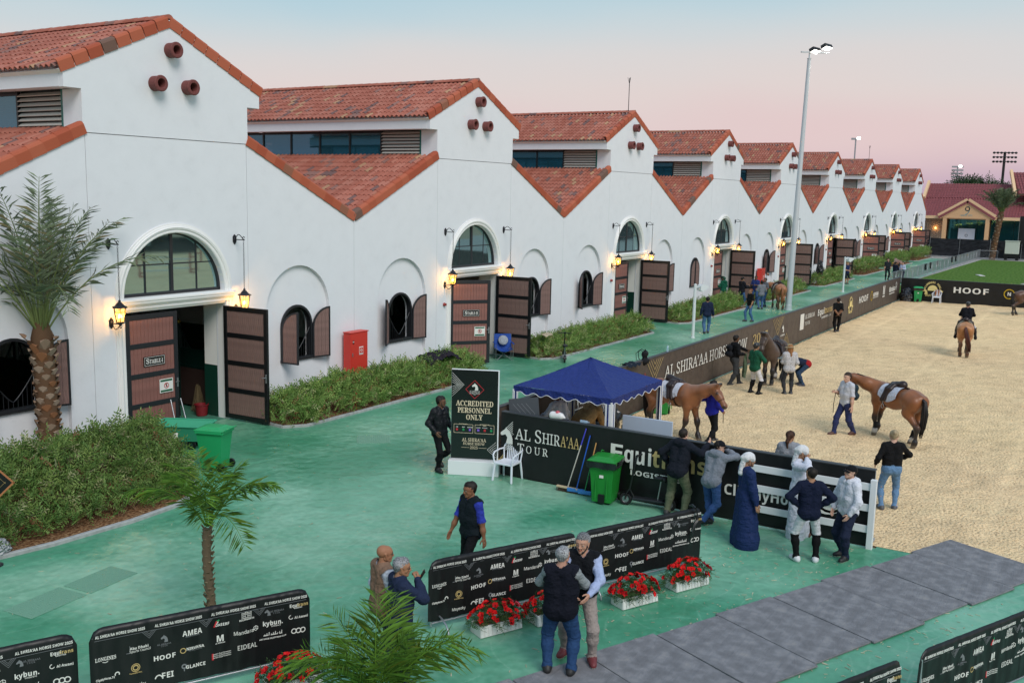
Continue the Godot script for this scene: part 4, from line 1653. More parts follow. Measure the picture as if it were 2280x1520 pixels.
func flower_box(label: String, t: Transform3D, pink: float) -> void:
	var o := thing("flower_box", label, "flower box", t, "white flower boxes along the barriers")
	var mb := MB.new()
	var hw := 0.36
	var ht := 0.17
	for q in [[0, 0.13, 0.72, 0.02], [0, -0.13, 0.72, 0.02]]:
		mb.box(V(0, ht / 2 + 0.005, q[1]), V(q[2], ht, q[3]), Basis(V(1, 0, 0), -0.12 if q[1] > 0 else 0.12), 0.004)
	for s in [-1.0, 1.0]:
		mb.box(V(0.35 * s, ht / 2 + 0.005, 0), V(0.02, ht, 0.26), Basis(), 0.004)
	mb.box(V(0, 0.015, 0), V(0.7, 0.02, 0.24))
	for i in 11:
		for s in [-1.0, 1.0]:
			mb.box(V(-0.33 + i * 0.066, ht / 2, 0.148 * s), V(0.05, ht * 0.8, 0.006), Basis(V(1, 0, 0), -0.12 * s))
	obj("planter", mb, mat("planter", S(226, 226, 222), 0.5), o)
	mb = MB.new()
	mb.box(V(0, 0.14, 0), V(0.69, 0.02, 0.23))
	obj("soil", mb, M["soil"], o)
	var xs := []
	var cc := []
	for i in 420:
		var a := rng.randf() * TAU
		var r := sqrt(rng.randf())
		var p := V(cos(a) * r * 0.47, 0.12 + 0.30 * (1 - r * r * 0.75) * pow(rng.randf(), 0.5), sin(a) * r * 0.27)
		xs.append(Transform3D(Basis.from_euler(V(rng.randf_range(-1, 1), rng.randf() * TAU, 0)).scaled(Vector3.ONE * rng.randf_range(0.35, 0.6)), p))
		cc.append(Color(0.045, 0.10, 0.03) * rng.randf_range(0.6, 1.5))
	many("leaves", sprig, M["leaf"], xs, cc, o)
	# trumpet flowers: five petals round a dark throat
	var fm: Array = []
	for c in [Color(0.62, 0.012, 0.014), Color(0.45, 0.008, 0.012), Color(0.70, 0.10, 0.16)]:
		var f := MB.new()
		for k in 5:
			var a0 := TAU * (k - 0.5) / 5.0
			var a1 := TAU * (k + 0.5) / 5.0
			var am := TAU * k / 5.0
			f.col = c
			var m0 := V(cos(a0) * 0.034, sin(a0) * 0.034, 0.012)
			var m1 := V(cos(a1) * 0.034, sin(a1) * 0.034, 0.012)
			var tp := V(cos(am) * 0.05, sin(am) * 0.05, 0.006)
			f.flat_tri(V(0, 0, -0.02), m0, tp); f.flat_tri(V(0, 0, -0.02), tp, m1)
		f.col = Color(0.10, 0.005, 0.01)
		f.ball(V(0, 0, -0.012), V(0.011, 0.011, 0.008), 6, 4)
		fm.append(f.mesh())
	var fl := mat("petal", Color.WHITE, 0.6, 0.0, 0.3)
	fl.backlight_enabled = true
	fl.backlight = Color(0.2, 0.01, 0.01)
	for i in 62:
		var a := rng.randf() * TAU
		var r := sqrt(rng.randf())
		var p := V(cos(a) * r * 0.50, 0.16 + 0.30 * (1 - r * r * 0.85), sin(a) * r * 0.29)
		var d := (p - V(0, 0.05, -0.05) + V(rng.randf_range(-0.1, 0.1), rng.randf_range(-0.1, 0.1), rng.randf_range(-0.1, 0.1))).normalized()
		var k := 1 if rng.randf() < 0.3 else 0
		if p.x > 0.25 and rng.randf() < pink: k = 2
		obj("flower", fm[k], fl, o, Transform3D(Basis.looking_at(-d, V(0.1, 1, 0.2)).scaled(Vector3.ONE * rng.randf_range(0.8, 1.2)), p + d * 0.015))

# ---------------------------------------------------------------- printed fences and barriers
func print_part(parent: Node, called: String, mb: MB, m: Material) -> void:
	obj(called, mb, m, parent)

# draw helper on a plane: frame f has x along the banner, y up, z towards the reader
func stroke(mb: MB, f: Transform3D, pts: Array, w: float, z := 0.002) -> void:
	for i in pts.size() - 1:
		var a: Vector2 = pts[i]
		var b: Vector2 = pts[i + 1]
		var d := (b - a).normalized()
		var c := (a + b) / 2
		mb.box(f * V(c.x, c.y, z), V(a.distance_to(b) + w * 0.7, w, 0.004), f.basis * Basis(V(0, 0, 1), d.angle()))

func ring(mb: MB, f: Transform3D, c: Vector2, r: float, w: float, a0 := 0.0, a1 := 360.0) -> void:
	var p := []
	var n := maxi(6, int((a1 - a0) / 18.0))
	for i in n + 1:
		var a := deg_to_rad(lerpf(a0, a1, float(i) / n))
		p.append(c + Vector2(cos(a), sin(a)) * r)
	stroke(mb, f, p, w)

# lettering fitted to a given width, where one is given
func fitw(mb: MB, f: Transform3D, text: String, x0: float, x1: float, y: float, h: float, serif := true, bold := false) -> void:
	var l := lettering(text, h, serif, bold)
	var lo := 1e9
	var hi := -1e9
	for p in l.v:
		lo = minf(lo, p.x); hi = maxf(hi, p.x)
	var k := (x1 - x0) / (hi - lo)
	mb.add(l, f * Transform3D(Basis(V(k, 0, 0), V(0, 1, 0), V(0, 0, 1)), V((x0 + x1) / 2 - (lo + hi) / 2 * k, y, 0.003)))

func words(mb: MB, f: Transform3D, text: String, c: Vector2, h: float, serif := true, bold := false, squeeze := 1.0, tilt := 0.0) -> void:
	mb.add(lettering(text, h, serif, bold, 0.004, squeeze), f * Transform3D(Basis(V(0, 0, 1), tilt), V(c.x, c.y, 0.003)))

func horse_head(mb: MB, f: Transform3D, c: Vector2, s: float, flip := 1.0) -> void:
	var p := [[0.0, -0.5], [0.1, -0.1], [-0.05, 0.1], [-0.35, 0.0], [-0.45, 0.1], [-0.4, 0.22], [-0.1, 0.45], [0.0, 0.6], [0.06, 0.46], [0.25, 0.35], [0.42, 0.1], [0.5, -0.2], [0.52, -0.5]]
	var q := PackedVector2Array()
	for a in p:
		q.append(Vector2(c.x + a[0] * s * flip, c.y + a[1] * s))
	if Geometry2D.is_polygon_clockwise(q):
		q.reverse()
	var keep := mb.xf
	mb.xf = f
	mb.extrude(q, 0.001, 0.005)
	mb.xf = keep

func chevrons(mb: MB, f: Transform3D, c: Vector2, w: float, h: float, n: int, lw: float, up := false) -> void:
	for i in n:
		var k := 1.0 - i * 0.26
		var s := -1.0 if not up else 1.0
		stroke(mb, f, [Vector2(c.x - w / 2 * k, c.y), Vector2(c.x, c.y + s * h * k), Vector2(c.x + w / 2 * k, c.y)], lw)

func castle(mb: MB, f: Transform3D, c: Vector2, w: float, h: float) -> void:
	for j in 2:
		for i in 9:
			if i == 4 and j == 0: continue
			mb.box(f * V(c.x + (i - 4) * w / 9.5, c.y + (j - 0.2) * h * 0.36, 0.002), V(w / 22, h * 0.22, 0.004), f.basis)
	stroke(mb, f, [Vector2(c.x - w / 2, c.y + h * 0.55), Vector2(c.x + w / 2, c.y + h * 0.55)], h * 0.06)
	stroke(mb, f, [Vector2(c.x - w / 2, c.y - h * 0.38), Vector2(c.x + w / 2, c.y - h * 0.38)], h * 0.06)
	for x in [-0.5, -0.12, 0.12, 0.5]:
		stroke(mb, f, [Vector2(c.x + x * w, c.y - h * 0.38), Vector2(c.x + x * w, c.y + h * 0.6)], w * 0.02)
	stroke(mb, f, [Vector2(c.x - w * 0.12, c.y + h * 0.6), Vector2(c.x, c.y + h * 0.8), Vector2(c.x + w * 0.12, c.y + h * 0.6)], h * 0.05)

func cube_mark(mb: MB, f: Transform3D, c: Vector2, r: float, w: float) -> void:
	ring(mb, f, c, r, w, 30, 390) if false else null
	var p := []
	for i in 7:
		var a := deg_to_rad(30 + 60 * i)
		p.append(c + Vector2(cos(a), sin(a)) * r)
	stroke(mb, f, p, w)
	for i in [1, 3, 5]:
		stroke(mb, f, [c, p[i]], w)

func print_mats() -> void:
	mat("prwhite", S(224, 222, 214), 0.55)
	mat("prgold", S(196, 170, 112), 0.5)
	mat("prcream", S(232, 210, 140), 0.5)
	mat("pryellow", S(236, 196, 40), 0.5)
	mat("prred", S(190, 40, 48), 0.5)
	mat("prgrey", S(120, 122, 124), 0.55)
	mat("prgreen", S(30, 140, 80), 0.5)
	mat("prviolet", S(130, 90, 200), 0.5)
	var b := mat("banner", S(24, 24, 25), 0.42, 0.0, 0.45)
	b.albedo_texture = tex("mottle")
	tri_map(b, 0.6, true)
	var br := mat("bannerbrown", S(88, 77, 70), 0.5, 0.0, 0.4)
	br.albedo_texture = tex("mottle")
	tri_map(br, 0.6, true)
	mat("tubesteel", S(168, 172, 176), 0.38, 0.75)
	mat("whitepaint", S(226, 228, 228), 0.45)

# sheet of printed cloth: runs from x = 0 to w, y0 to y1, slack folds, real thickness
func banner(w: float, y0: float, y1: float, wav: float, sd: int, step := 0.12) -> MB:
	var nz := noise(0.9, sd, 3)
	var mb := MB.new()
	for sgn in [1.0, -1.0]:
		var fn := func(u: float, t: float) -> Vector3:
			var y := lerpf(y0, y1, t)
			var sag := sin(t * PI) * 0.7 + 0.3 * (1 - t)
			return V(u * w, y, nz.get_noise_2d(u * w * 1.5, t * 0.7) * wav * sag + (0.004 if sgn > 0 else -0.004))
		mb.grid(maxi(4, int(w / step)), 8, fn)
	return mb

func fence_run(label: String, t: Transform3D, w: float, h: float, brown: bool, sd: int, wav := 0.03) -> Node3D:
	var o := thing("banner_fence", label, "fence", t, "printed banner fences round the arena")
	var m: Material = M["bannerbrown" if brown else "banner"]
	obj("banner", banner(w, 0.03, h - 0.02, wav, sd, 0.15), m, o)
	var n := maxi(2, int(round(w / 2.4)) + 1)
	for i in n:
		var x := w * i / (n - 1.0)
		var mb := MB.new()
		mb.box(V(clampf(x, 0.03, w - 0.03), h / 2, -0.07), V(0.05, h, 0.05), Basis(), 0.005)
		mb.box(V(clampf(x, 0.03, w - 0.03), 0.03, -0.25), V(0.06, 0.05, 0.42), Basis(), 0.005)
		obj("post", mb, mat("fencepost", S(150, 156, 162), 0.5), o)
	var mb := MB.new()
	mb.box(V(w / 2, h - 0.012, -0.055), V(w, 0.03, 0.14), Basis(), 0.008)
	obj("top_cap", mb, mat("fencecap", S(112, 116, 120) if brown else S(50, 52, 54), 0.5), o)
	return o

func arena_fences() -> void:
	# front: faces -x, reads along +z
	var fa := Transform3D(Basis(V(0, 0, 1), V(0, 1, 0), V(-1, 0, 0)), V(1.47, 0, 9.15))
	var o := fence_run("black banner fence in front of the blue canopy, with the leaning men and brooms", fa, 8.2, 1.5, false, 5, 0.05)
	var w := MB.new(); var g := MB.new()
	var F := Transform3D(Basis(), V(0, 0, 0.034))
	fitw(w, F, "AL", 0.40, 0.80, 1.03, 0.24)
	fitw(w, F, "S", 0.92, 1.08, 1.04, 0.29)
	fitw(w, F, "HIR", 1.11, 1.56, 1.03, 0.235)
	fitw(g, F, "A’AA", 1.57, 2.04, 1.03, 0.235)
	fitw(w, F, "T", 0.47, 0.64, 0.72, 0.19); fitw(w, F, "O U R", 0.70, 1.26, 0.71, 0.165)
	for i in 7:
		stroke(w, F, [Vector2(0.02, 1.02 + i * 0.05), Vector2(0.34 - i * 0.0, 1.32 + i * 0.0)] if false else [Vector2(0.05 + i * 0.05, 1.02), Vector2(0.33, 1.30 - i * 0.05)], 0.012)
		stroke(w, F, [Vector2(0.05 + i * 0.05, 0.62), Vector2(0.33, 0.62 + 0.28 - i * 0.05)], 0.012)
	horse_head(w, F, Vector2(0.16, 0.95), 0.34)
	chevrons(g, F, Vector2(-0.02, 0.5), 0.3, 0.2, 2, 0.014)
	fitw(w, F, "qui", 3.12, 3.74, 1.0, 0.36, false, true)
	fitw(w, F, "E", 2.80, 3.08, 1.0, 0.36, false, true)
	fitw(g, F, "trans", 3.76, 4.95, 1.0, 0.36, false, true)
	fitw(w, F, "LOGISTICS", 3.28, 4.42, 0.63, 0.11, false, true)
	fitw(w, F, "ClipMyHorse", 5.35, 7.05, 0.64, 0.22, false, true)
	ring(w, F, Vector2(7.42, 0.83), 0.27, 0.05, 200, 420)
	var q := PackedVector2Array()
	for p in [[7.1, 0.66], [7.1, 0.9], [7.25, 1.0], [7.42, 1.04], [7.46, 1.1], [7.5, 1.02], [7.62, 0.86], [7.7, 0.66], [7.62, 0.62], [7.5, 0.72], [7.38, 0.72], [7.24, 0.6]]:
		q.append(Vector2(p[0], p[1]))
	var sw := MB.new()
	if Geometry2D.is_polygon_clockwise(q): q.reverse()
	for p in q: pass
	var sp := arc(7.36, 0.86, 0.36, 150, 390, 20)
	if Geometry2D.is_polygon_clockwise(sp): sp.reverse()
	w.xf = F
	w.extrude(sp, 0.0, 0.004)
	w.xf = Transform3D()
	sw.xf = F
	sw.extrude(q, 0.004, 0.008)
	obj("print", w, M["prwhite"], o); obj("print_gold", g, M["prgold"], o); obj("print_dark", sw, M["banner"], o)
	# white rails at the gateway end
	var r := thing("white_rail_fence", "white three rail fence panel with an end post at the arena gateway", "fence", Transform3D(fa.basis, V(1.40, 0, 14.9)))
	var i := 0
	for y in [0.37, 0.78, 1.18]:
		var mb := MB.new()
		mb.box(V(1.2, y, 0), V(2.42, 0.14, 0.028), Basis(), 0.004)
		obj("rail", mb, M["whitepaint"], r)
	var pm := MB.new()
	pm.box(V(2.45, 0.66, -0.005), V(0.11, 1.34, 0.10), Basis(), 0.006)
	obj("post", pm, M["whitepaint"], r)
	pm = MB.new()
	pm.box(V(0.02, 0.66, -0.035), V(0.09, 1.32, 0.06), Basis(), 0.006)
	obj("post", pm, M["whitepaint"], r)
	# long side: faces +z, reads along +x
	var seg := [[1.55, 8.2, "brown banner fence behind the blue canopy, with a building emblem on it", 6], [9.75, 13.2, "brown banner fence with tall gilded lettering behind the dark horse", 7], [22.95, 13.6, "brown banner fence with emblems where the mast stands", 8], [36.55, 15.3, "brown banner fence with a row of logos up to the far arena corner", 9]]
	var runs := []
	for s in seg:
		runs.append(fence_run(s[2], Transform3D(Basis(), V(s[0], 0, 9.0)), s[1], 1.55, true, s[3], 0.04))
	F = Transform3D(Basis(), V(0, 0, 0.03))
	w = MB.new()
	castle(w, F, Vector2(3.78, 1.02), 1.5, 0.55)
	fitw(w, F, "BOLESWORTH", 2.85, 4.70, 0.60, 0.22, false, true)
	obj("print", w, M["prwhite"], runs[0])
	w = MB.new(); g = MB.new(); var rd := MB.new()
	chevrons(g, F, Vector2(0.85, 1.46), 1.25, 0.66, 4, 0.016)
	stroke(rd, F, [Vector2(-0.15, 0.7), Vector2(0.1, 1.15), Vector2(0.35, 0.7)], 0.014)
	horse_head(w, F, Vector2(0.1, 0.75), 0.24)
	fitw(w, F, "AL SHIRA’AA HORSE SHOW", 1.66, 9.85, 0.92, 0.37)
	fitw(g, F, "2025", 10.6, 12.5, 0.94, 0.36)
	obj("print", w, M["prwhite"], runs[1]); obj("print_gold", g, M["prgold"], runs[1]); obj("print_red", rd, M["prred"], runs[1])
	w = MB.new(); g = MB.new()
	chevrons(g, F, Vector2(0.75, 1.5), 1.6, 0.72, 4, 0.016)
	chevrons(g, F, Vector2(2.1, 0.1), 1.2, 0.6, 3, 0.016, true)
	horse_head(w, F, Vector2(1.5, 0.95), 0.3)
	words(w, F, "AL SHIRA’AA", Vector2(1.5, 0.68), 0.07)
	w.box(V(4.55, 0.95, 0.031), V(0.62, 0.72, 0.004))
	fitw(w, F, "AL SHIRA’AA", 5.05, 6.75, 1.12, 0.19); fitw(w, F, "T O U R", 5.05, 5.95, 0.80, 0.15)
	fitw(w, F, "Equi", 7.33, 8.55, 1.1, 0.30, false, true); fitw(g, F, "trans", 8.58, 10.16, 1.1, 0.30, false, true)
	fitw(w, F, "LOGISTICS LLC", 8.1, 10.0, 0.8, 0.10, false, true)
	ring(w, F, Vector2(11.9, 0.95), 0.32, 0.06, -30, 200)
	horse_head(w, F, Vector2(11.9, 0.85), 0.4)
	obj("print", w, M["prwhite"], runs[2]); obj("print_gold", g, M["prgold"], runs[2])
	w = MB.new(); g = MB.new(); rd = MB.new()
	foal(rd, F, Vector2(0.72, 0.88), 0.42)
	fitw(w, F, "HOOF", 2.74, 5.1, 0.98, 0.36, false, true)
	nirvana(g, F, Vector2(6.1, 0.98), 0.26)
	fitw(w, F, "NIRVANA", 6.55, 8.05, 1.0, 0.22, false, true)
	fitw(w, F, "HOTELS & RESORTS", 6.55, 8.05, 0.82, 0.08, false, false)
	words(w, F, "M", Vector2(9.7, 1.05), 0.55, false, true)
	words(w, F, "MANDARIN", Vector2(9.7, 0.68), 0.09, false, true)
	fitw(w, F, "Mandara", 11.45, 13.35, 0.95, 0.34, false, true)
	cube_mark(w, F, Vector2(13.75, 1.05), 0.26, 0.035)
	stroke(w, F, [Vector2(11.5, 0.68), Vector2(13.2, 0.68)], 0.05)
	obj("print", w, M["prwhite"], runs[3]); obj("print_gold", g, M["pryellow"], runs[3]); obj("print_cream", rd, M["prcream"], runs[3])
	# back: faces -x, reads along +z
	var fb := fence_run("black banner fence closing the far end of the arena behind the green bin", Transform3D(fa.basis, V(51.9, 0, 9.05)), 22.0, 1.5, false, 10, 0.04)
	w = MB.new(); g = MB.new(); rd = MB.new()
	foal(rd, F, Vector2(1.98, 0.84), 0.46)
	fitw(w, F, "HOOF", 3.25, 5.32, 0.9, 0.37, false, true)
	nirvana(g, F, Vector2(6.5, 0.86), 0.29)
	words(w, F, "N", Vector2(6.5, 0.86), 0.22, false, true)
	words(w, F, "NIRVANA", Vector2(7.9, 0.9), 0.25, false, true)
	obj("print", w, M["prwhite"], fb); obj("print_gold", g, M["pryellow"], fb); obj("print_cream", rd, M["prcream"], fb)
	var fc := fence_run("black banner fence on the far long side of the arena, outside the view", Transform3D(Basis(V(-1, 0, 0), V(0, 1, 0), V(0, 0, -1)), V(52, 0, 58)), 50.0, 1.6, false, 11, 0.04)
	w = MB.new()
	for x in [8.0, 22.0, 36.0]:
		words(w, F, "Equitrans", Vector2(x, 0.95), 0.6, false, true)
	obj("print", w, M["prwhite"], fc)

func foal(mb: MB, f: Transform3D, c: Vector2, r: float) -> void:
	mb.xf = f
	mb.extrude(arc(c.x, c.y - 0.02, r * 0.66, -12, 192, 18), 0.001, 0.005)
	mb.xf = Transform3D()
	var s := "FLANDERS FOAL"
	for i in s.length():
		if s[i] == " ": continue
		var a := deg_to_rad(168.0 - 156.0 * i / (s.length() - 1.0))
		words(mb, f, s[i], c + Vector2(cos(a), sin(a)) * r * 1.02, r * 0.27, false, true, 1.0, a - PI / 2)
	words(mb, f, "AUCTION", c + Vector2(0, -r * 0.86), r * 0.3, false, true)
	for sg in [-1.0, 1.0]:
		horse_head(mb, f, c + Vector2(sg * r * 1.05, -r * 0.35), r * 0.8, sg * -1.0)

func nirvana(mb: MB, f: Transform3D, c: Vector2, r: float) -> void:
	ring(mb, f, c, r, r * 0.2)

# crowd barrier in its printed sleeve; runs from x = 0 to w, front towards +z
func covered_barrier(label: String, a: Vector2, b: Vector2, sd: int, full := true) -> Node3D:
	var d := (b - a).normalized()
	var w := a.distance_to(b)
	var o := thing("covered_barrier", label, "barrier", Transform3D(Basis(V(d.x, 0, d.y), V(0, 1, 0), V(-d.y, 0, d.x)), V(a.x, 0, a.y)), "crowd barriers in black printed sleeves")
	var h := 1.1
	var r := 0.17
	var y0 := 0.16
	var nz := noise(0.9, sd, 3)
	# sleeve: rounded upper corners, slack folds
	var mb := MB.new()
	var nu := int(w / 0.055)
	var nv := 14
	for sgn in [1.0, -1.0]:
		var f := mb.v.size()
		var edge := func(x: float) -> float:
			var e := minf(x, w - x)
			return h if e >= r else h - r + sqrt(maxf(0.0, r * r - (r - e) * (r - e)))
		var pos := func(u: float, t: float) -> Vector3:
			var x := 0.0 if u <= 0.0 else (w if u >= 1.0 else u * w)
			var y := lerpf(y0 + 0.02 * nz.get_noise_1d(x * 2.0), edge.call(x), t)
			var fo := nz.get_noise_2d(x * 3.2, y * 0.5) * 0.022 * (0.25 + sin(clampf(t, 0, 1) * PI)) + nz.get_noise_2d(x * 9.0, y * 1.2 + 40.0) * 0.006
			var th := 0.026 * sqrt(clampf(1.0 - pow(t, 14.0), 0.0, 1.0)) * clampf(minf(x, w - x) / 0.05, 0.0, 1.0)
			return V(x, y, sgn * th + fo)
		mb.grid(nu, nv, pos)
	obj("sleeve", mb, M["banner"], o)
	var fr := MB.new()
	for x in [0.18, w - 0.18]:
		var fp := []
		for i in 9:
			var an := PI * i / 8.0
			fp.append(V(x, 0.02 + 0.20 * sin(an), -cos(an) * 0.33))
		fr.tube(fp, 0.014, 6)
	fr.tube([V(0.06, 0.12, 0), V(w - 0.06, 0.12, 0)], 0.017, 8)
	for x in [0.05, w - 0.05]:
		fr.tube([V(x, 0.08, 0), V(x, 0.98, 0)], 0.017, 8)
	obj("frame", fr, M["tubesteel"], o)
	var wr := MB.new(); var rd := MB.new(); var gd := MB.new(); var gy := MB.new(); var gn := MB.new()
	var F := Transform3D(Basis(), V(0, 0, 0.047))
	var nrep := 4
	for i in nrep:
		fitw(wr, F, "AL SHRIA’AA HORSE SHOW 2025", w * (i + 0.10) / nrep, w * (i + 0.93) / nrep, 0.99, 0.036, false, true)
		if i < nrep - 1:
			chevrons(gy, F, Vector2(w * (i + 1.0) / nrep, 0.945), 0.17, 0.10, 3, 0.004)
	stroke(gy, F, [Vector2(0.06, 0.945), Vector2(w - 0.06, 0.945)], 0.003)
	var X := func(k: int) -> float: return w * (k + 0.5) / 8.0
	var y1 := 0.82
	for k in 8:
		var x: float = X.call(k)
		var base := 0.80 - 0.035 * (k % 2)
		match k:
			0:
				fitw(wr, F, "LONGINES", x - 0.115, x + 0.125, 0.70, 0.045, true, true)
				stroke(wr, F, [Vector2(x - 0.03, 0.66), Vector2(x, 0.65), Vector2(x + 0.03, 0.66)], 0.006)
				fitw(wr, F, "ClipMyHorse.TV", x - 0.115, x + 0.10, 0.44, 0.028, false, true)
				ring(wr, F, Vector2(x + 0.13, 0.47), 0.025, 0.012, -20, 200)
			1:
				words(wr, F, "Abu Dhabi", Vector2(x + 0.05, 0.755), 0.032, false, true)
				words(wr, F, "Sports Council", Vector2(x + 0.06, 0.715), 0.028, false)
				stroke(gy, F, [Vector2(x - 0.1, 0.70), Vector2(x - 0.06, 0.70), Vector2(x - 0.06, 0.79)], 0.006)
				ring(gd, F, Vector2(x, 0.50), 0.05, 0.008); ring(gd, F, Vector2(x, 0.50), 0.03, 0.012)
				words(gd, F, "FLANDERS FOAL", Vector2(x, 0.43), 0.014, false, true)
				words(wr, F, "Mayesky", Vector2(x, 0.27), 0.042, false, false)
			2:
				horse_head(gy, F, Vector2(x, 0.80), 0.09)
				words(gy, F, "AL SHIRAAA", Vector2(x, 0.73), 0.020); words(gy, F, "T O U R", Vector2(x, 0.705), 0.016)
				words(wr, F, "HOOF", Vector2(x, 0.555), 0.062, false, true, 1.15)
				words(wr, F, "FEI", Vector2(x + 0.03, 0.31), 0.075, false, true)
				ring(wr, F, Vector2(x - 0.08, 0.29), 0.04, 0.014, 20, 170)
			3:
				words(wr, F, "AMEA", Vector2(x, 0.81), 0.070, false, true, 0.9)
				words(gy, F, "GROUP HOLDING", Vector2(x, 0.765), 0.016, false)
				ring(gd, F, Vector2(x - 0.12, 0.585), 0.032, 0.009)
				words(wr, F, "NIRVANA", Vector2(x + 0.03, 0.60), 0.036, false, true)
				words(gy, F, "TRAVEL & TOURISM", Vector2(x + 0.03, 0.57), 0.014, false)
				words(wr, F, "GLANCE", Vector2(x + 0.03, 0.355), 0.046, false, true)
				ring(gy, F, Vector2(x - 0.11, 0.37), 0.025, 0.016); stroke(gy, F, [Vector2(x - 0.11, 0.35), Vector2(x - 0.11, 0.31)], 0.012)
			4:
				words(wr, F, "UAEERF", Vector2(x + 0.03, 0.83), 0.036, false, true)
				stroke(rd, F, [Vector2(x - 0.07, 0.82), Vector2(x - 0.04, 0.88)], 0.022); stroke(gn, F, [Vector2(x - 0.035, 0.885), Vector2(x - 0.01, 0.895)], 0.018); stroke(wr, F, [Vector2(x - 0.05, 0.84), Vector2(x - 0.02, 0.875)], 0.012)
				words(wr, F, "M", Vector2(x, 0.645), 0.085, false, true); words(wr, F, "AL MARYAH", Vector2(x, 0.585), 0.016, false, true)
				stroke(rd, F, [Vector2(x - 0.1, 0.38), Vector2(x - 0.1, 0.45)], 0.024)
				for q in 3:
					words(wr, F, "Bahrain Royal Equestrian", Vector2(x + 0.02, 0.445 - q * 0.025), 0.015, false, false)
			5:
				castle(wr, F, Vector2(x, 0.885), 0.13, 0.075); words(wr, F, "BOLESWORTH", Vector2(x, 0.835), 0.022, false, true)
				words(wr, F, "Mandara", Vector2(x - 0.04, 0.665), 0.048, false, false); cube_mark(wr, F, Vector2(x + 0.12, 0.685), 0.032, 0.006)
				words(wr, F, "EIDEAL", Vector2(x, 0.46), 0.060, false, false)
			6:
				horse_head(gy, F, Vector2(x - 0.07, 0.86), 0.08); words(gy, F, "AL SHIRAAA", Vector2(x + 0.06, 0.87), 0.022); words(gy, F, "T O U R", Vector2(x + 0.05, 0.84), 0.018)
				words(wr, F, "kybun.", Vector2(x, 0.71), 0.060, false, true); words(wr, F, "Switzerland", Vector2(x + 0.04, 0.665), 0.018, false)
				words(wr, F, "ABU DHABI EQUESTRIAN CLUB", Vector2(x, 0.50), 0.018, false, true)
				stroke(wr, F, [Vector2(x - 0.12, 0.545), Vector2(x + 0.12, 0.545)], 0.010)
				for q in 9: stroke(wr, F, [Vector2(x - 0.11 + q * 0.028, 0.545), Vector2(x - 0.105 + q * 0.028, 0.56 + 0.012 * (q % 3))], 0.008)
			7:
				words(wr, F, "Equi", Vector2(x - 0.055, 0.89), 0.044, false, true); words(gd, F, "trans", Vector2(x + 0.06, 0.89), 0.044, false, true)
				words(wr, F, "LOGISTICS", Vector2(x, 0.855), 0.016, false, true)
				words(wr, F, "Al Awani", Vector2(x + 0.04, 0.72), 0.032, false, true); ring(wr, F, Vector2(x - 0.1, 0.735), 0.026, 0.008, 100, 330)
				for q in 3: ring(wr, F, Vector2(x - 0.06 + q * 0.06, 0.53), 0.032, 0.012, 0, 360)
	# the print lies on the slack cloth
	for m in [wr, rd, gd, gy, gn]:
		for i in m.v.size():
			var p: Vector3 = m.v[i]
			m.v[i].z += nz.get_noise_2d(p.x * 3.2, p.y * 0.5) * 0.022 * (0.25 + sin(clampf((p.y - y0) / (h - y0), 0, 1) * PI)) + nz.get_noise_2d(p.x * 9.0, p.y * 1.2 + 40.0) * 0.006 - 0.0215
	obj("print", wr, M["prwhite"], o); obj("print_red", rd, M["prred"], o); obj("print_gold", gd, M["prgold"], o); obj("print_grey", gy, M["prgrey"], o); obj("print_green", gn, M["prgreen"], o)
	return o

func crowd_barrier_mesh() -> Array:
	var fr := MB.new()
	var w := 2.3
	fr.tube([V(0.05, 0.15, 0), V(0.05, 1.02, 0), V(0.1, 1.08, 0), V(w - 0.1, 1.08, 0), V(w - 0.05, 1.02, 0), V(w - 0.05, 0.15, 0), V(0.05, 0.15, 0)], 0.019, 6)
	for i in 17:
		fr.tube([V(0.05 + (w - 0.1) * (i + 1) / 18.0, 0.15, 0), V(0.05 + (w - 0.1) * (i + 1) / 18.0, 1.08, 0)], 0.007, 4, false)
	for x in [0.2, w - 0.2]:
		fr.tube([V(x, 0.15, 0), V(x, 0.02, 0.3)], 0.014, 5); fr.tube([V(x, 0.15, 0), V(x, 0.02, -0.3)], 0.014, 5)
	return [fr.mesh()]

# ---------------------------------------------------------------- people
# labels of the body field
const CHEST := 1
const BELLY := 2
const HIP := 3
const UARM := 4
const FARM := 5
const THIGH := 6
const SHANK := 7
const FOOT := 8
const NECK := 9
const ROBE := 10
const HOOD := 11
const WRIST := 12
const ANKLE := 13
var head_net := {}
var hand_net := {}
var grip_net := {}
var hair_nets := {}

func cap(a: Vector3, b: Vector3, ra: float, rb: float, l: int) -> Array:
	return [a, b, ra, rb, l]

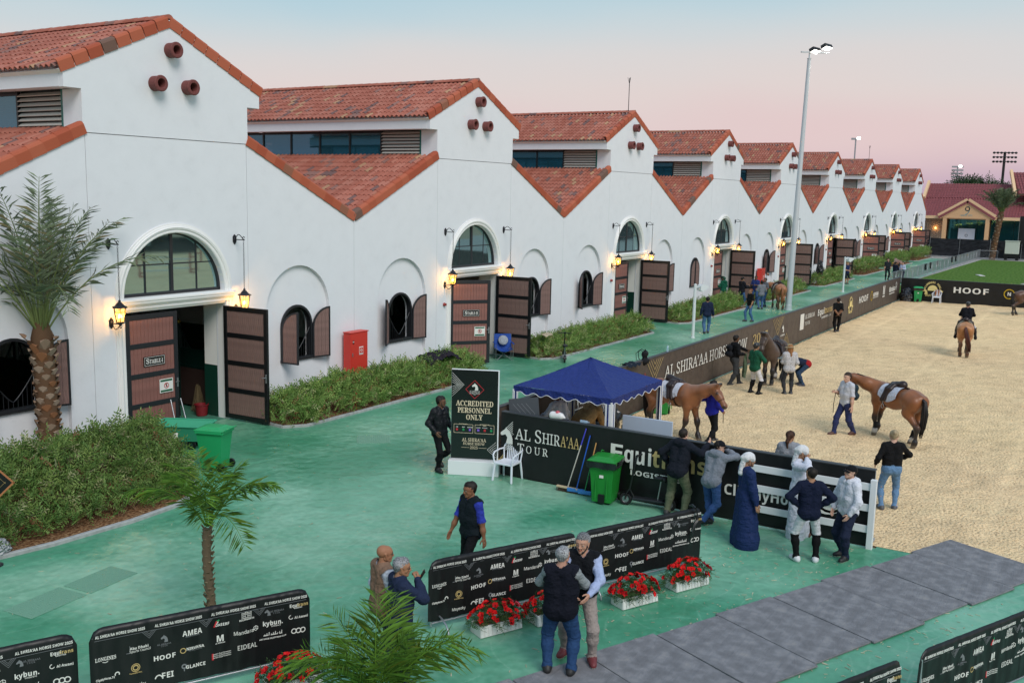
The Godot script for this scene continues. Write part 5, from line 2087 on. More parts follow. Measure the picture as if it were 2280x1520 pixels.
func templates() -> void:
	var s := []
	# head: origin between the ears, looking along +z; labels 1 skin, 2 eye, 3 brow, 4 lip, 5 shaded iris
	s.append(cap(V(0, 0.035, -0.03), V(0, 0.03, 0.02), 0.083, 0.078, 1))
	s.append(cap(V(0, 0.0, 0.03), V(0, -0.055, 0.045), 0.062, 0.045, 1))
	for q in [-1.0, 1.0]:
		s.append(cap(V(0.05 * q, -0.045, 0.0), V(0.018 * q, -0.088, 0.062), 0.030, 0.022, 1))
		s.append(cap(V(0.034 * q, -0.02, 0.058), V(0.04 * q, -0.03, 0.05), 0.026, 0.026, 1))
		s.append(cap(V(0.018 * q, 0.034, 0.090), V(0.048 * q, 0.034, 0.074), 0.010, 0.008, 3))
		s.append(cap(V(0.033 * q, 0.010, 0.0755), V(0.033 * q, 0.010, 0.076), 0.0125, 0.0125, 2))
		s.append(cap(V(0.033 * q, 0.010, 0.0835), V(0.033 * q, 0.010, 0.084), 0.0055, 0.0055, 5))
		s.append(cap(V(0.082 * q, 0.022, -0.012), V(0.078 * q, -0.028, 0.002), 0.014, 0.009, 1))
		s.append(cap(V(0.010 * q, -0.030, 0.098), V(0.012 * q, -0.031, 0.096), 0.0095, 0.0095, 1))
		s.append(cap(V(0.0, -0.059, 0.0915), V(0.019 * q, -0.061, 0.082), 0.0085, 0.006, 4))
	s.append(cap(V(0, 0.020, 0.090), V(0, -0.022, 0.112), 0.009, 0.012, 1))
	s.append(cap(V(0, -0.098, 0.072), V(0, -0.094, 0.076), 0.020, 0.020, 1))
	head_net = nets(s, 0.0055, 0.016)
	# hands: wrist at the origin, fingers along -y, palm facing +z, thumb towards +x
	for g in 2:
		s = []
		s.append(cap(V(0.012, -0.02, 0), V(0.024, -0.085, 0.0), 0.022, 0.015, 1))
		s.append(cap(V(-0.010, -0.02, 0), V(-0.026, -0.080, 0.0), 0.021, 0.014, 1))
		s.append(cap(V(0, 0.03, 0), V(0, -0.02, 0), 0.026, 0.024, 1))
		var curl: float = 0.22 if g == 0 else 0.95
		for f in 4:
			var x: float = [0.031, 0.010, -0.010, -0.030][f]
			var l: float = [0.036, 0.042, 0.038, 0.029][f]
			var p := V(x, -0.088, 0)
			var a := curl * 0.7
			for k in 3:
				var q: Vector3 = p + V(x * 0.04, -cos(a), sin(a)) * l * [1.0, 0.72, 0.55][k]
				s.append(cap(p, q, 0.0092 - k * 0.0008, 0.0086 - k * 0.0010, 1))
				p = q
				a += curl * [1.0, 1.2, 0.9][k]
		var tp := V(0.027, -0.028, 0.004)
		var t1 := tp + V(0.026, -0.026, 0.016)
		var t2 := t1 + (V(0.010, -0.026, 0.012) if g == 0 else V(-0.012, -0.016, 0.026))
		var t3 := t2 + (V(0.002, -0.022, 0.008) if g == 0 else V(-0.020, -0.010, 0.012))
		s.append(cap(tp, t1, 0.014, 0.0115, 1)); s.append(cap(t1, t2, 0.0112, 0.0098, 1)); s.append(cap(t2, t3, 0.0096, 0.0078, 1))
		if g == 0: hand_net = nets(s, 0.0058, 0.007)
		else: grip_net = nets(s, 0.0058, 0.007)
	# hair and headwear that fit the head
	hair_nets["short"] = nets([cap(V(0, 0.066, 0.010), V(0, 0.045, -0.035), 0.073, 0.090, 1), cap(V(0, 0.0, -0.045), V(0, -0.03, -0.05), 0.070, 0.052, 1), cap(V(0.062, 0.03, -0.012), V(-0.062, 0.03, -0.012), 0.028, 0.028, 1)], 0.007, 0.02)
	hair_nets["buzz"] = nets([cap(V(0, 0.056, 0.004), V(0, 0.040, -0.035), 0.074, 0.0865, 1), cap(V(0, 0.0, -0.04), V(0, -0.02, -0.045), 0.066, 0.05, 1)], 0.007, 0.02)
	hair_nets["pony"] = nets([cap(V(0, 0.050, 0.020), V(0, 0.045, -0.035), 0.082, 0.090, 1), cap(V(0, 0.01, -0.06), V(0, -0.05, -0.08), 0.058, 0.04, 1), cap(V(0, 0.03, -0.12), V(0.01, -0.10, -0.13), 0.03, 0.035, 1), cap(V(0.01, -0.10, -0.13), V(0.0, -0.24, -0.11), 0.035, 0.012, 1)], 0.008, 0.02)
	hair_nets["long"] = nets([cap(V(0, 0.050, 0.020), V(0, 0.045, -0.035), 0.082, 0.092, 1), cap(V(0.05, 0.0, -0.03), V(0.06, -0.16, -0.05), 0.05, 0.03, 1), cap(V(-0.05, 0.0, -0.03), V(-0.06, -0.16, -0.05), 0.05, 0.03, 1), cap(V(0, 0.0, -0.06), V(0, -0.24, -0.09), 0.065, 0.03, 1)], 0.009, 0.03)
	hair_nets["bun"] = nets([cap(V(0, 0.050, 0.022), V(0, 0.045, -0.035), 0.083, 0.091, 1), cap(V(0, 0.0, -0.05), V(0, -0.02, -0.05), 0.06, 0.05, 1), cap(V(0, 0.085, -0.10), V(0, 0.07, -0.115), 0.04, 0.036, 1)], 0.008, 0.02)
	hair_nets["beard"] = nets([cap(V(0.052, -0.03, 0.012), V(0.03, -0.085, 0.05), 0.028, 0.022, 1), cap(V(-0.052, -0.03, 0.012), V(-0.03, -0.085, 0.05), 0.028, 0.022, 1), cap(V(0.02, -0.092, 0.068), V(-0.02, -0.092, 0.068), 0.022, 0.022, 1), cap(V(0.022, -0.046, 0.090), V(-0.022, -0.046, 0.090), 0.008, 0.008, 1)], 0.006, 0.014)
	hair_nets["ghutra"] = nets([cap(V(0, 0.062, 0.02), V(0, 0.055, -0.035), 0.088, 0.094, 1), cap(V(0.04, 0.03, 0.055), V(-0.04, 0.03, 0.055), 0.05, 0.05, 1), cap(V(0.0, 0.02, -0.09), V(0.01, -0.10, -0.10), 0.05, 0.05, 1), cap(V(0.01, -0.08, -0.12), V(0.0, -0.23, -0.12), 0.035, 0.055, 1), cap(V(0.0, 0.10, 0.0), V(0, 0.05, -0.11), 0.06, 0.05, 1)], 0.008, 0.02)
	var hm := nets([cap(V(0, 0.062, 0.020), V(0, 0.055, -0.035), 0.092, 0.098, 1), cap(V(0, 0.03, -0.06), V(0, 0.0, -0.06), 0.07, 0.06, 1), cap(V(0.05, 0.030, 0.085), V(-0.05, 0.030, 0.085), 0.018, 0.018, 1), cap(V(0.03, 0.026, 0.115), V(-0.03, 0.026, 0.115), 0.012, 0.012, 1)], 0.007, 0.015)
	hair_nets["helmet"] = hm

func cap_mesh() -> MB:
	var mb := MB.new()
	var fn := func(u: float, t: float) -> Vector3:
		var a := u * TAU
		var ph := t * 1.62
		return V(sin(a) * sin(ph) * 0.096, 0.038 + cos(ph) * 0.094 + (0.01 if t < 0.05 else 0.0), cos(a) * sin(ph) * 0.108 - 0.006)
	mb.grid(24, 8, fn)
	for sgn in [0.0, 0.005]:
		var br := func(u: float, t: float) -> Vector3:
			var x := (u - 0.5) * 2.0
			return V(x * 0.082 * (1.0 - 0.12 * t * t), 0.042 - 0.022 * x * x - t * 0.020 - sgn, 0.055 + sqrt(maxf(0.0, 1.0 - x * x)) * 0.045 + t * 0.072 * sqrt(maxf(0.05, 1.0 - x * x * 0.8)))
		mb.grid(12, 5, br)
	mb.ball(V(0, 0.130, -0.006), V(0.012, 0.008, 0.012), 8, 5)
	return mb

func hat_mesh() -> Array:
	var mb := MB.new()
	mb.lathe([Vector2(0.0, 0.135), Vector2(0.05, 0.14), Vector2(0.075, 0.13), Vector2(0.092, 0.06), Vector2(0.098, 0.045), Vector2(0.14, 0.040), Vector2(0.185, 0.030), Vector2(0.19, 0.026), Vector2(0.14, 0.034), Vector2(0.09, 0.036)], 24)
	var b := MB.new()
	b.lathe([Vector2(0.100, 0.047), Vector2(0.096, 0.075), Vector2(0.09, 0.076)], 24)
	return [mb, b]

func ik(a: Vector3, b: Vector3, l1: float, l2: float, pole: Vector3) -> Array:
	var d := b - a
	var n := minf(d.length(), (l1 + l2) * 0.999)
	var u := d.normalized()
	b = a + u * n
	var x := (l1 * l1 - l2 * l2 + n * n) / (2.0 * n)
	var h := sqrt(maxf(0.0, l1 * l1 - x * x))
	var p := (pole - u * pole.dot(u)).normalized()
	return [a + u * x + p * h, b]

# d: at [x, z], yaw, h, skin, hair, hair_style, feet, hands, lean, hip, twist, head [yaw, pitch], garments [[name, labels, colour, thickness]], shoe, robe, seg
func person(label: String, d: Dictionary) -> Node3D:
	var p: Array = d.at
	var o := thing("person", label, "person", at(p[0], p[2] if p.size() > 2 else 0.0, p[1], d.get("yaw", 0.0)))
	var sc: float = d.get("h", 1.75) / 1.75
	var g: float = d.get("girth", 1.0)
	var lean: float = deg_to_rad(d.get("lean", 0.0))
	var side: float = deg_to_rad(d.get("side", 0.0))
	var tw: float = deg_to_rad(d.get("twist", 0.0))
	var ho: Array = d.get("hip", [0.0, 0.0, 0.0])
	var hip := V(ho[0], 0.93 + ho[1], ho[2])
	var rt := Basis(V(0, 1, 0), tw) * Basis(V(1, 0, 0), lean) * Basis(V(0, 0, 1), side)
	var T_ := func(x: float, y: float, z: float) -> Vector3: return hip + rt * V(x, y - 0.93, z)
	var ft: Array = d.get("feet", [[0.10, 0.0, 0.0], [-0.10, 0.0, 0.0]])
	var hd: Array = d.get("hands", [[0.27, 0.84, 0.06], [-0.27, 0.84, 0.06]])
	var s := []
	s.append(cap(V(hip.x + 0.065, hip.y - 0.01, hip.z - 0.012), V(hip.x - 0.065, hip.y - 0.01, hip.z - 0.012), 0.120 * g, 0.120 * g, HIP))
	for q in [-1.0, 1.0]:
		s.append(cap(T_.call(0.062 * q * g, 1.02, 0.0), T_.call(0.062 * q * g, 1.14, 0.012), 0.108 * g, 0.112 * g, BELLY))
		s.append(cap(T_.call(0.075 * q, 1.16, 0.008), T_.call(0.088 * q, 1.33, 0.0), 0.112 * lerpf(1.0, g, 0.7), 0.112, CHEST))
	s.append(cap(T_.call(0.165, 1.425, -0.012), T_.call(-0.165, 1.425, -0.012), 0.062, 0.062, CHEST))
	s.append(cap(T_.call(0.07, 1.44, -0.015), T_.call(-0.07, 1.44, -0.015), 0.065, 0.065, CHEST))
	var hp: Array = d.get("head", [0.0, 0.0])
	var neck: Vector3 = T_.call(0, 1.47, -0.01)
	var hb := Basis(V(0, 1, 0), tw + deg_to_rad(hp[0])) * Basis(V(1, 0, 0), lean * 0.35 + deg_to_rad(hp[1]))
	var hc: Vector3 = neck + rt * V(0, 0.08, 0.005) + hb * V(0, 0.075, 0.018)
	s.append(cap(neck - rt * V(0, 0.03, 0), hc + hb * V(0, -0.05, -0.022), 0.060, 0.054, NECK))
	if d.get("hood", false):
		s.append(cap(T_.call(0.07, 1.47, -0.09), T_.call(-0.07, 1.47, -0.09), 0.055, 0.055, HOOD))
		s.append(cap(T_.call(0.08, 1.47, -0.05), T_.call(0.05, 1.46, 0.06), 0.045, 0.03, HOOD))
		s.append(cap(T_.call(-0.08, 1.47, -0.05), T_.call(-0.05, 1.46, 0.06), 0.045, 0.03, HOOD))
	var loose: float = d.get("loose", 1.0)
	var tl: float = d.get("trouser", 1.0)
	var wrists := []
	for i in 2:
		var q := 1.0 if i == 0 else -1.0
		var sh: Vector3 = T_.call(0.178 * q, 1.415, -0.01)
		var w := V(hd[i][0], hd[i][1], hd[i][2])
		var pole: Vector3 = rt * V(q * 0.5, -0.35, -1.0)
		if hd[i].size() > 3:
			pole = V(hd[i][3], hd[i][4], hd[i][5])
		var e: Array = ik(sh, w, 0.29, 0.265, pole)
		s.append(cap(sh, e[0], 0.060 * loose, 0.048 * loose, UARM))
		var mid: Vector3 = e[0].lerp(e[1], 0.55)
		s.append(cap(e[0], mid, 0.047 * loose, 0.040 * loose, FARM))
		s.append(cap(mid, e[1], 0.040 * loose, 0.029 * lerpf(1.0, loose, 0.6), FARM if not d.get("bare", false) else WRIST))
		wrists.append([e[0], e[1]])
		var f := V(ft[i][0], ft[i][1] + 0.085, ft[i][2])
		var hj := hip + V(0.092 * q, -0.04, 0)
		var toe: float = deg_to_rad(ft[i][3] if ft[i].size() > 3 else 10.0 * q)
		var fd := V(sin(toe), 0, cos(toe))
		var k: Array = ik(hj, f, 0.435, 0.42, (fd + V(0.15 * q, 0, 0)) if ft[i].size() < 5 else V(ft[i][4], ft[i][5], ft[i][6]))
		s.append(cap(hj, k[0], 0.090 * g * tl, 0.062 * tl, THIGH))
		var ms: Vector3 = k[0].lerp(k[1], 0.35)
		s.append(cap(k[0], ms, 0.060 * tl, 0.059 * tl, SHANK))
		s.append(cap(ms, k[1], 0.059 * tl, 0.040 * lerpf(1.0, tl, 1.3), SHANK))
		var pt := 0.0
		if ft[i].size() > 7: pt = ft[i][7]
		var fw := (fd + V(0, -pt, 0)).normalized()
		var an: Vector3 = k[1]
		s.append(cap(an, an + V(0, -0.03, 0), 0.040, 0.042, ANKLE))
		s.append(cap(an + V(0, -0.045, 0) - fw * 0.045, an + V(0, -0.047, 0) + fw * 0.155, 0.042, 0.036, FOOT))
		s.append(cap(an + V(0, -0.01, 0) + fw * 0.01, an + V(0, -0.04, 0) + fw * 0.11, 0.040, 0.034, FOOT))
	if d.has("robe"):
		var r: float = d.robe
		for q in [-1.0, 1.0]:
			s.append(cap(V(hip.x + 0.055 * q, 0.98, hip.z), V((hip.x + ft[0][0] * 0.5 + ft[1][0] * 0.5) * 0.6 + 0.10 * q, 0.16, (ft[0][2] + ft[1][2]) * 0.5 + 0.02), 0.135, r, ROBE))
			s.append(cap(V((hip.x + ft[0][0] * 0.5 + ft[1][0] * 0.5) * 0.6 + 0.10 * q, 0.16, (ft[0][2] + ft[1][2]) * 0.5 + 0.02), V(0.10 * q, -0.1, 0.02), r, r, ROBE))
	var cell: float = d.get("cell", 0.016)
	var net := nets(s, cell, 0.05)
	var skin: Color = d.get("skin", Color(0.40, 0.22, 0.14))
	var mb := MB.new()
	net_add(mb, net, {}, Transform3D(), skin)
	var hs: float = d.get("head_scale", 1.0) * 1.02
	var ht := Transform3D(hb.scaled(Vector3.ONE * hs), hc)
	net_add(mb, head_net, {2: Color(0.42, 0.38, 0.35), 3: d.get("hair", Color(0.02, 0.015, 0.012)) * 0.5 + skin * 0.5, 4: skin * Color(0.95, 0.62, 0.58), 5: Color(0.02, 0.014, 0.01)}, ht, skin)
	var grips: Array = d.get("grip", [false, false])
	for i in 2:
		var q := 1.0 if i == 0 else -1.0
		var y: Vector3 = (wrists[i][0] - wrists[i][1]).normalized()
		var inw := V(-q, 0, 0)
		if d.has("palm"): inw = V(d.palm[i][0], d.palm[i][1], d.palm[i][2])
		var z := (inw - y * inw.dot(y)).normalized()
		var x := y.cross(z)
		# the thumb of a hanging hand points forward
		var b := Basis(x, y, z)
		if x.dot(V(0, 0.2, 1)) < 0.0:
			b = Basis(-x, y, z)
		net_add(mb, grip_net if grips[i] else hand_net, {}, Transform3D(b.scaled(Vector3.ONE * 0.98), wrists[i][1]), skin)
	var bm := mat("skin", Color.WHITE, 0.55, 0.0, 0.35)
	bm.subsurf_scatter_enabled = false
	obj("body", mb, bm, o).scale = Vector3.ONE * sc
	for gm in d.get("wear", []):
		var sh := net_shell(net, gm[1], gm[3], 0.008, 9.0)
		var m := cloth(gm[2], gm[4] if gm.size() > 4 else 0.85)
		if gm[0] == "blouse" and m.uv1_scale.x < 4.0:
			m.albedo_texture = ntex(0.05, 15, [0.0, G(0.12), 0.32, G(0.3), 0.4, G(1.0), 1.0, G(1.0)], 256, 2)
			m.uv1_scale = Vector3.ONE * 4.1
		obj(gm[0], sh, m, o).scale = Vector3.ONE * sc
	var shoe: Color = d.get("shoe", Color(0.05, 0.05, 0.05))
	var fs := net_shell(net, [FOOT], 0.006)
	for v in fs.v:
		pass
	for i in fs.v.size():
		if fs.v[i].y < 0.022: fs.c[i] = d.get("sole", shoe)
		else: fs.c[i] = shoe
	obj("shoes", fs, mat("shoe", Color.WHITE, 0.55), o).scale = Vector3.ONE * sc
	var st: String = d.get("style", "short")
	var hcol: Color = d.get("hair", Color(0.02, 0.015, 0.012))
	var hm := mat("hair", Color.WHITE, 0.6, 0.0, 0.4)
	hm.normal_enabled = true
	if hm.normal_texture == null:
		hm.normal_texture = tex("fine")
		hm.normal_scale = 0.8
		tri_map(hm, 9.0)
	var hmb := MB.new()
	var top := {"cap": "buzz", "hat": "long", "helmet": "helmet", "ponycap": "pony"}
	var kind: String = top.get(st, st)
	var ht2 := Transform3D(ht.basis * sc, ht.origin * sc)
	if hair_nets.has(kind):
		var hn := "hair"
		if kind == "ghutra": hn = "headscarf"
		elif kind == "helmet": hn = "helmet"
		hmb.col = Color.WHITE
		var hn_net: Dictionary = hair_nets[kind]
		net_add(hmb, hn_net, {}, Transform3D(), Color.WHITE)
		if hn == "hair":
			for i in hmb.v.size():
				hmb.v[i] += hmb.n[i] * (fold_noise.get_noise_3dv(hmb.v[i] * V(55, 30, 55)) * 0.010)
		if d.has("grey"):
			for i in hmb.c.size():
				hmb.c[i] = hcol.lerp(d.grey, clampf(0.5 + fold_noise.get_noise_3dv(hmb.v[i] * 60.0) * 1.4 + (0.3 if absf(hmb.v[i].x) > 0.06 else 0.0), 0, 1))
		else:
			for i in hmb.c.size():
				hmb.c[i] = hcol * (0.8 + 0.5 * fold_noise.get_noise_3dv(hmb.v[i] * 90.0))
		if kind == "ghutra":
			for i in hmb.c.size(): hmb.c[i] = Color.WHITE
			obj(hn, hmb, cloth(Color(0.9, 0.9, 0.9)), o, ht2)
			o.get_child(o.get_child_count() - 1).set_meta("label", "white cloth wound round the head")
		elif kind == "helmet":
			for i in hmb.c.size(): hmb.c[i] = Color(0.02, 0.02, 0.022)
			obj(hn, hmb, mat("helmetshell", Color.WHITE, 0.3), o, ht2)
		else:
			obj(hn, hmb, hm, o, ht2)
	if d.get("beard", 0):
		var bmb := MB.new()
		net_add(bmb, hair_nets["beard"], {}, Transform3D(), d.get("beard_col", hcol.lerp(skin, 0.25)))
		obj("beard", bmb, hm, o, ht2)
	if st == "cap" or st == "ponycap":
		obj("cap", cap_mesh(), cloth(d.get("cap", S(22, 24, 30))), o, Transform3D(ht2.basis * Basis(V(0, 1, 0), deg_to_rad(d.get("cap_turn", 0.0))), ht2.origin))
	if st == "hat":
		var hh := hat_mesh()
		var hn2 := sub("hat", o, ht2)
		obj("straw", hh[0], cloth(S(212, 192, 150)), hn2)
		obj("band", hh[1], cloth(S(120, 60, 40)), hn2)
	if d.get("glasses", false):
		var gm2 := MB.new()
		for q in [-1.0, 1.0]:
			var rp := []
			for i in 13:
				var a := TAU * i / 12.0
				rp.append(V(0.034 * q + cos(a) * 0.021, 0.010 + sin(a) * 0.016, 0.098 - absf(cos(a) * 0.5 + 0.5 * q) * 0.006))
			gm2.tube(rp, 0.0028, 4, false)
			gm2.tube([V(0.056 * q, 0.014, 0.092), V(0.084 * q, 0.012, -0.01)], 0.0026, 4)
		gm2.tube([V(-0.012, 0.012, 0.100), V(0.012, 0.012, 0.100)], 0.0028, 4)
		obj("glasses", gm2, M["blackmetal"], o, ht2)
	o.set_meta("hands", [wrists[0][1] * sc, wrists[1][1] * sc])
	return o

const TORSO := [CHEST, BELLY, HIP]
const ARMS := [UARM, FARM, WRIST]
func col_lin(r: float, g: float, b: float) -> Color:
	return S(r, g, b)

func jacket(c: Color, th := 0.014) -> Array: return ["jacket", [CHEST, BELLY, HIP, UARM, FARM, WRIST, HOOD], c, th]
func shirt(c: Color, th := 0.007) -> Array: return ["shirt", [CHEST, BELLY, UARM, FARM, WRIST], c, th]
func tee(c: Color, th := 0.008) -> Array: return ["shirt", [CHEST, BELLY, HIP, UARM], c, th]
func vest(c: Color, th := 0.02) -> Array: return ["vest", [CHEST, BELLY, HIP], c, th]
func pants(c: Color, th := 0.006) -> Array: return ["trousers", [HIP, THIGH, SHANK, ANKLE], c, th]

func backpack(label: String, t: Transform3D, c: Color) -> void:
	var o := thing("backpack", label, "backpack", t)
	var n := nets([cap(V(0.09, 0.12, 0), V(-0.09, 0.12, 0), 0.10, 0.10, 1), cap(V(0.07, 0.34, 0), V(-0.07, 0.34, 0), 0.09, 0.09, 1), cap(V(0.08, 0.12, 0.07), V(-0.08, 0.12, 0.07), 0.06, 0.06, 1), cap(V(0.10, 0.05, 0), V(0.10, 0.4, 0), 0.05, 0.04, 1), cap(V(-0.10, 0.05, 0), V(-0.10, 0.4, 0), 0.05, 0.04, 1)], 0.016, 0.04)
	var mb := MB.new()
	net_add(mb, n, {})
	obj("pack", mb, cloth(c, 0.7), o)
	for q in [-1.0, 1.0]:
		var st := MB.new()
		st.tube([V(0.08 * q, 0.42, -0.05), V(0.10 * q, 0.47, -0.13), V(0.12 * q, 0.36, -0.25), V(0.13 * q, 0.16, -0.22), V(0.11 * q, 0.06, -0.06)], 0.018, 6, true, 0.5)
		obj("strap", st, cloth(c * 0.6, 0.7), o)
	var h := MB.new()
	h.tube([V(-0.04, 0.43, 0), V(-0.03, 0.48, 0), V(0.03, 0.48, 0), V(0.04, 0.43, 0)], 0.010, 6)
	h.box(V(0, 0.15, 0.135), V(0.10, 0.02, 0.01))
	obj("handle", h, cloth(c * 0.6, 0.7), o)

func people() -> void:
	templates()
	var tan1 := Color(0.36, 0.19, 0.11)
	var tan2 := Color(0.26, 0.13, 0.075)
	var pale := Color(0.56, 0.34, 0.25)
	var brown := Color(0.15, 0.075, 0.045)
	var navy := S(24, 30, 48)
	var blk := S(20, 21, 24)
	var jeans := S(58, 84, 124)
	var white := S(226, 226, 228)
	# --- round the barriers
	var pr := person("bald man in a quilted brown vest over a white shirt, wearing glasses", {"at": [-7.28, 12.78], "yaw": 62, "skin": Color(0.34, 0.16, 0.09), "style": "bald", "glasses": true, "girth": 1.12, "head": [-10, 4], "hands": [[0.22, 1.0, 0.18], [-0.24, 0.86, 0.10]], "wear": [shirt(S(212, 218, 232), 0.010), vest(S(142, 112, 92), 0.028), pants(S(60, 66, 84))], "shoe": Color(0.03, 0.03, 0.03)})
	person("grey haired man in a navy blazer holding a phone to his chin", {"at": [-7.52, 13.25], "yaw": 58, "skin": Color(0.36, 0.18, 0.10), "hair": Color(0.06, 0.06, 0.065), "grey": Color(0.34, 0.34, 0.35), "glasses": true, "head": [-22, 6], "girth": 1.08, "hands": [[0.24, 0.9, 0.16], [-0.10, 1.46, 0.20]], "grip": [false, true], "wear": [shirt(S(196, 204, 220), 0.008), jacket(S(38, 48, 74), 0.02), pants(S(34, 42, 66))], "shoe": Color(0.04, 0.03, 0.02)})
	var ph := MB.new()
	ph.box(Vector3.ZERO, V(0.075, 0.155, 0.009), Basis(), 0.004)
	tag(obj("phone", ph, M["signblack"], self, Transform3D(Basis.from_euler(V(0.5, 0.9, 0.2)), V(-7.52, 1.50, 13.25) + roty(58) * V(-0.07, 0.0, 0.27))), "dark phone in the hand of the man in the navy blazer", "phone")
	person("man walking in a black padded vest over a blue polo shirt", {"at": [-4.25, 12.15], "yaw": -108, "skin": Color(0.24, 0.11, 0.06), "h": 1.76, "head": [-12, 8], "feet": [[0.10, 0.0, 0.20], [-0.10, 0.02, -0.22]], "hands": [[0.28, 0.86, -0.06], [-0.29, 0.88, 0.18]], "wear": [tee(S(52, 66, 170), 0.012), vest(S(22, 32, 38), 0.024), pants(blk)], "shoe": Color(0.03, 0.03, 0.03), "bare": true})
	person("grey haired man seen from behind in a black quilted vest and blue jeans", {"at": [-6.12, 14.86, 0.034], "yaw": 112, "h": 1.78, "skin": Color(0.46, 0.25, 0.18), "hair": Color(0.08, 0.08, 0.085), "grey": Color(0.44, 0.45, 0.46), "style": "buzz", "girth": 1.15, "head": [-14, 2], "feet": [[0.16, 0, 0.02, 14.0], [-0.16, 0, 0.0, -12.0]], "hands": [[0.16, 1.10, 0.34, 1.0, -0.4, -0.3], [-0.16, 1.12, 0.36, -1.0, -0.3, -0.4]], "wear": [shirt(S(150, 156, 158), 0.012), vest(S(20, 22, 34), 0.028), pants(S(44, 74, 116), 0.012)], "trouser": 1.12, "shoe": Color(0.02, 0.02, 0.022)})
	person("bearded man in a black vest and light blue shirt, embracing the grey haired man", {"at": [-5.60, 14.90, 0.034], "yaw": -66, "h": 1.84, "skin": Color(0.48, 0.26, 0.18), "hair": Color(0.035, 0.035, 0.037), "grey": Color(0.26, 0.26, 0.27), "beard": 1, "beard_col": Color(0.02, 0.018, 0.016), "lean": 5, "head": [-16, 2], "feet": [[0.17, 0, 0.08, 10.0], [-0.20, 0, -0.10, -24.0]], "hands": [[0.12, 1.08, 0.42, 1.0, -0.5, 0.0], [-0.12, 1.10, 0.40, -1.0, -0.2, 0.1]], "wear": [shirt(S(176, 190, 226), 0.011), vest(S(20, 22, 27), 0.024), pants(S(164, 152, 146), 0.010)], "trouser": 1.06, "shoe": Color(0.16, 0.03, 0.035), "sole": Color(0.66, 0.60, 0.52)})
	# --- gateway
	person("guard in a black leather jacket leaning beside the tall black sign", {"at": [0.86, 7.86], "yaw": -10, "h": 1.78, "skin": brown, "beard": 1, "glasses": true, "head": [35, 6], "feet": [[0.10, 0.16, -0.14, 10.0, 0.1, 0.2, 1.0, 0.9], [-0.07, 0, 0.02]], "hands": [[0.25, 0.98, 0.12, 0.6, 0, -1], [-0.25, 0.98, 0.12, -0.6, 0, -1]], "wear": [shirt(S(180, 190, 210), 0.006), jacket(S(28, 30, 34), 0.018) + [0.42], pants(blk)], "shoe": Color(0.015, 0.015, 0.015)})
	person("man in a dark hooded jacket and olive trousers leaning on the black fence", {"at": [1.10, 13.62], "yaw": 84, "h": 1.80, "skin": pale, "hair": Color(0.03, 0.02, 0.015), "style": "buzz", "hood": true, "lean": 14, "girth": 1.06, "head": [10, 6], "feet": [[0.17, 0, -0.06], [-0.15, 0, 0.02]], "hands": [[0.30, 1.0, 0.14, 1, 0, -0.6], [-0.46, 1.47, 0.32, -1, -0.3, 0]], "wear": [jacket(S(28, 32, 42), 0.022), pants(S(98, 104, 82), 0.012)], "trouser": 1.12, "shoe": Color(0.03, 0.03, 0.03)})
	person("man in a grey hooded sweater, black cap and jeans leaning on the fence", {"at": [1.05, 14.38], "yaw": 80, "h": 1.72, "skin": pale, "style": "cap", "hood": true, "lean": 20, "head": [-48, 2], "hip": [0.0, -0.02, -0.05], "feet": [[-0.02, 0, -0.05, 25.0], [0.03, 0.05, -0.26, -30.0]], "hands": [[0.16, 1.44, 0.40, 1, -1.0, 0], [-0.06, 1.47, 0.40, -1, -0.35, 0]], "wear": [jacket(S(128, 134, 144), 0.02), pants(S(58, 88, 138), 0.010)], "trouser": 1.08, "shoe": Color(0.015, 0.015, 0.015), "sole": Color(0.72, 0.72, 0.72)})
	person("man in a long navy robe with a white headscarf", {"at": [0.22, 15.32], "yaw": 40, "h": 1.76, "skin": tan1, "style": "ghutra", "beard": 1, "robe": 0.215, "head": [-6, 2], "feet": [[0.10, 0, 0.05], [-0.10, 0, -0.04]], "hands": [[0.30, 0.88, 0.12], [-0.31, 0.82, 0.10]], "loose": 1.35, "wear": [["robe", [CHEST, BELLY, HIP, UARM, FARM, WRIST, ROBE, THIGH, SHANK, ANKLE], S(30, 48, 92), 0.012, 0.7]]})
	person("man in a white robe and white headscarf touching his cheek", {"at": [1.28, 16.02], "yaw": -6, "h": 1.78, "skin": tan1, "style": "ghutra", "beard": 1, "robe": 0.16, "head": [24, 4], "feet": [[0.10, 0, 0.05], [-0.10, 0, -0.04]], "hands": [[-0.10, 1.18, 0.22, 1, -0.3, 0], [-0.085, 1.56, 0.14, -0.8, -0.6, 0.2]], "loose": 1.2, "wear": [["robe", [CHEST, BELLY, HIP, UARM, FARM, WRIST, ROBE, THIGH, SHANK], S(222, 224, 236), 0.010]], "shoe": Color(0.12, 0.06, 0.04)})
	person("rider in white breeches and a navy sweater, hands on his hips, seen from behind", {"at": [0.06, 16.53], "yaw": 118, "h": 1.74, "skin": tan1, "style": "buzz", "head": [18, 0], "feet": [[0.17, 0, 0.0, 22.0], [-0.17, 0, 0.0, -18.0]], "hands": [[0.20, 1.05, 0.02, 1, 0.1, -0.35], [-0.20, 1.05, 0.02, -1, 0.1, -0.35]], "wear": [["sweater", [CHEST, BELLY, HIP, UARM, FARM, WRIST], S(22, 30, 54), 0.016], ["breeches", [HIP, THIGH], S(222, 222, 226), 0.007], ["socks", [SHANK, ANKLE], S(16, 16, 18), 0.008]], "shoe": Color(0.62, 0.63, 0.65), "sole": Color(0.8, 0.8, 0.8)})
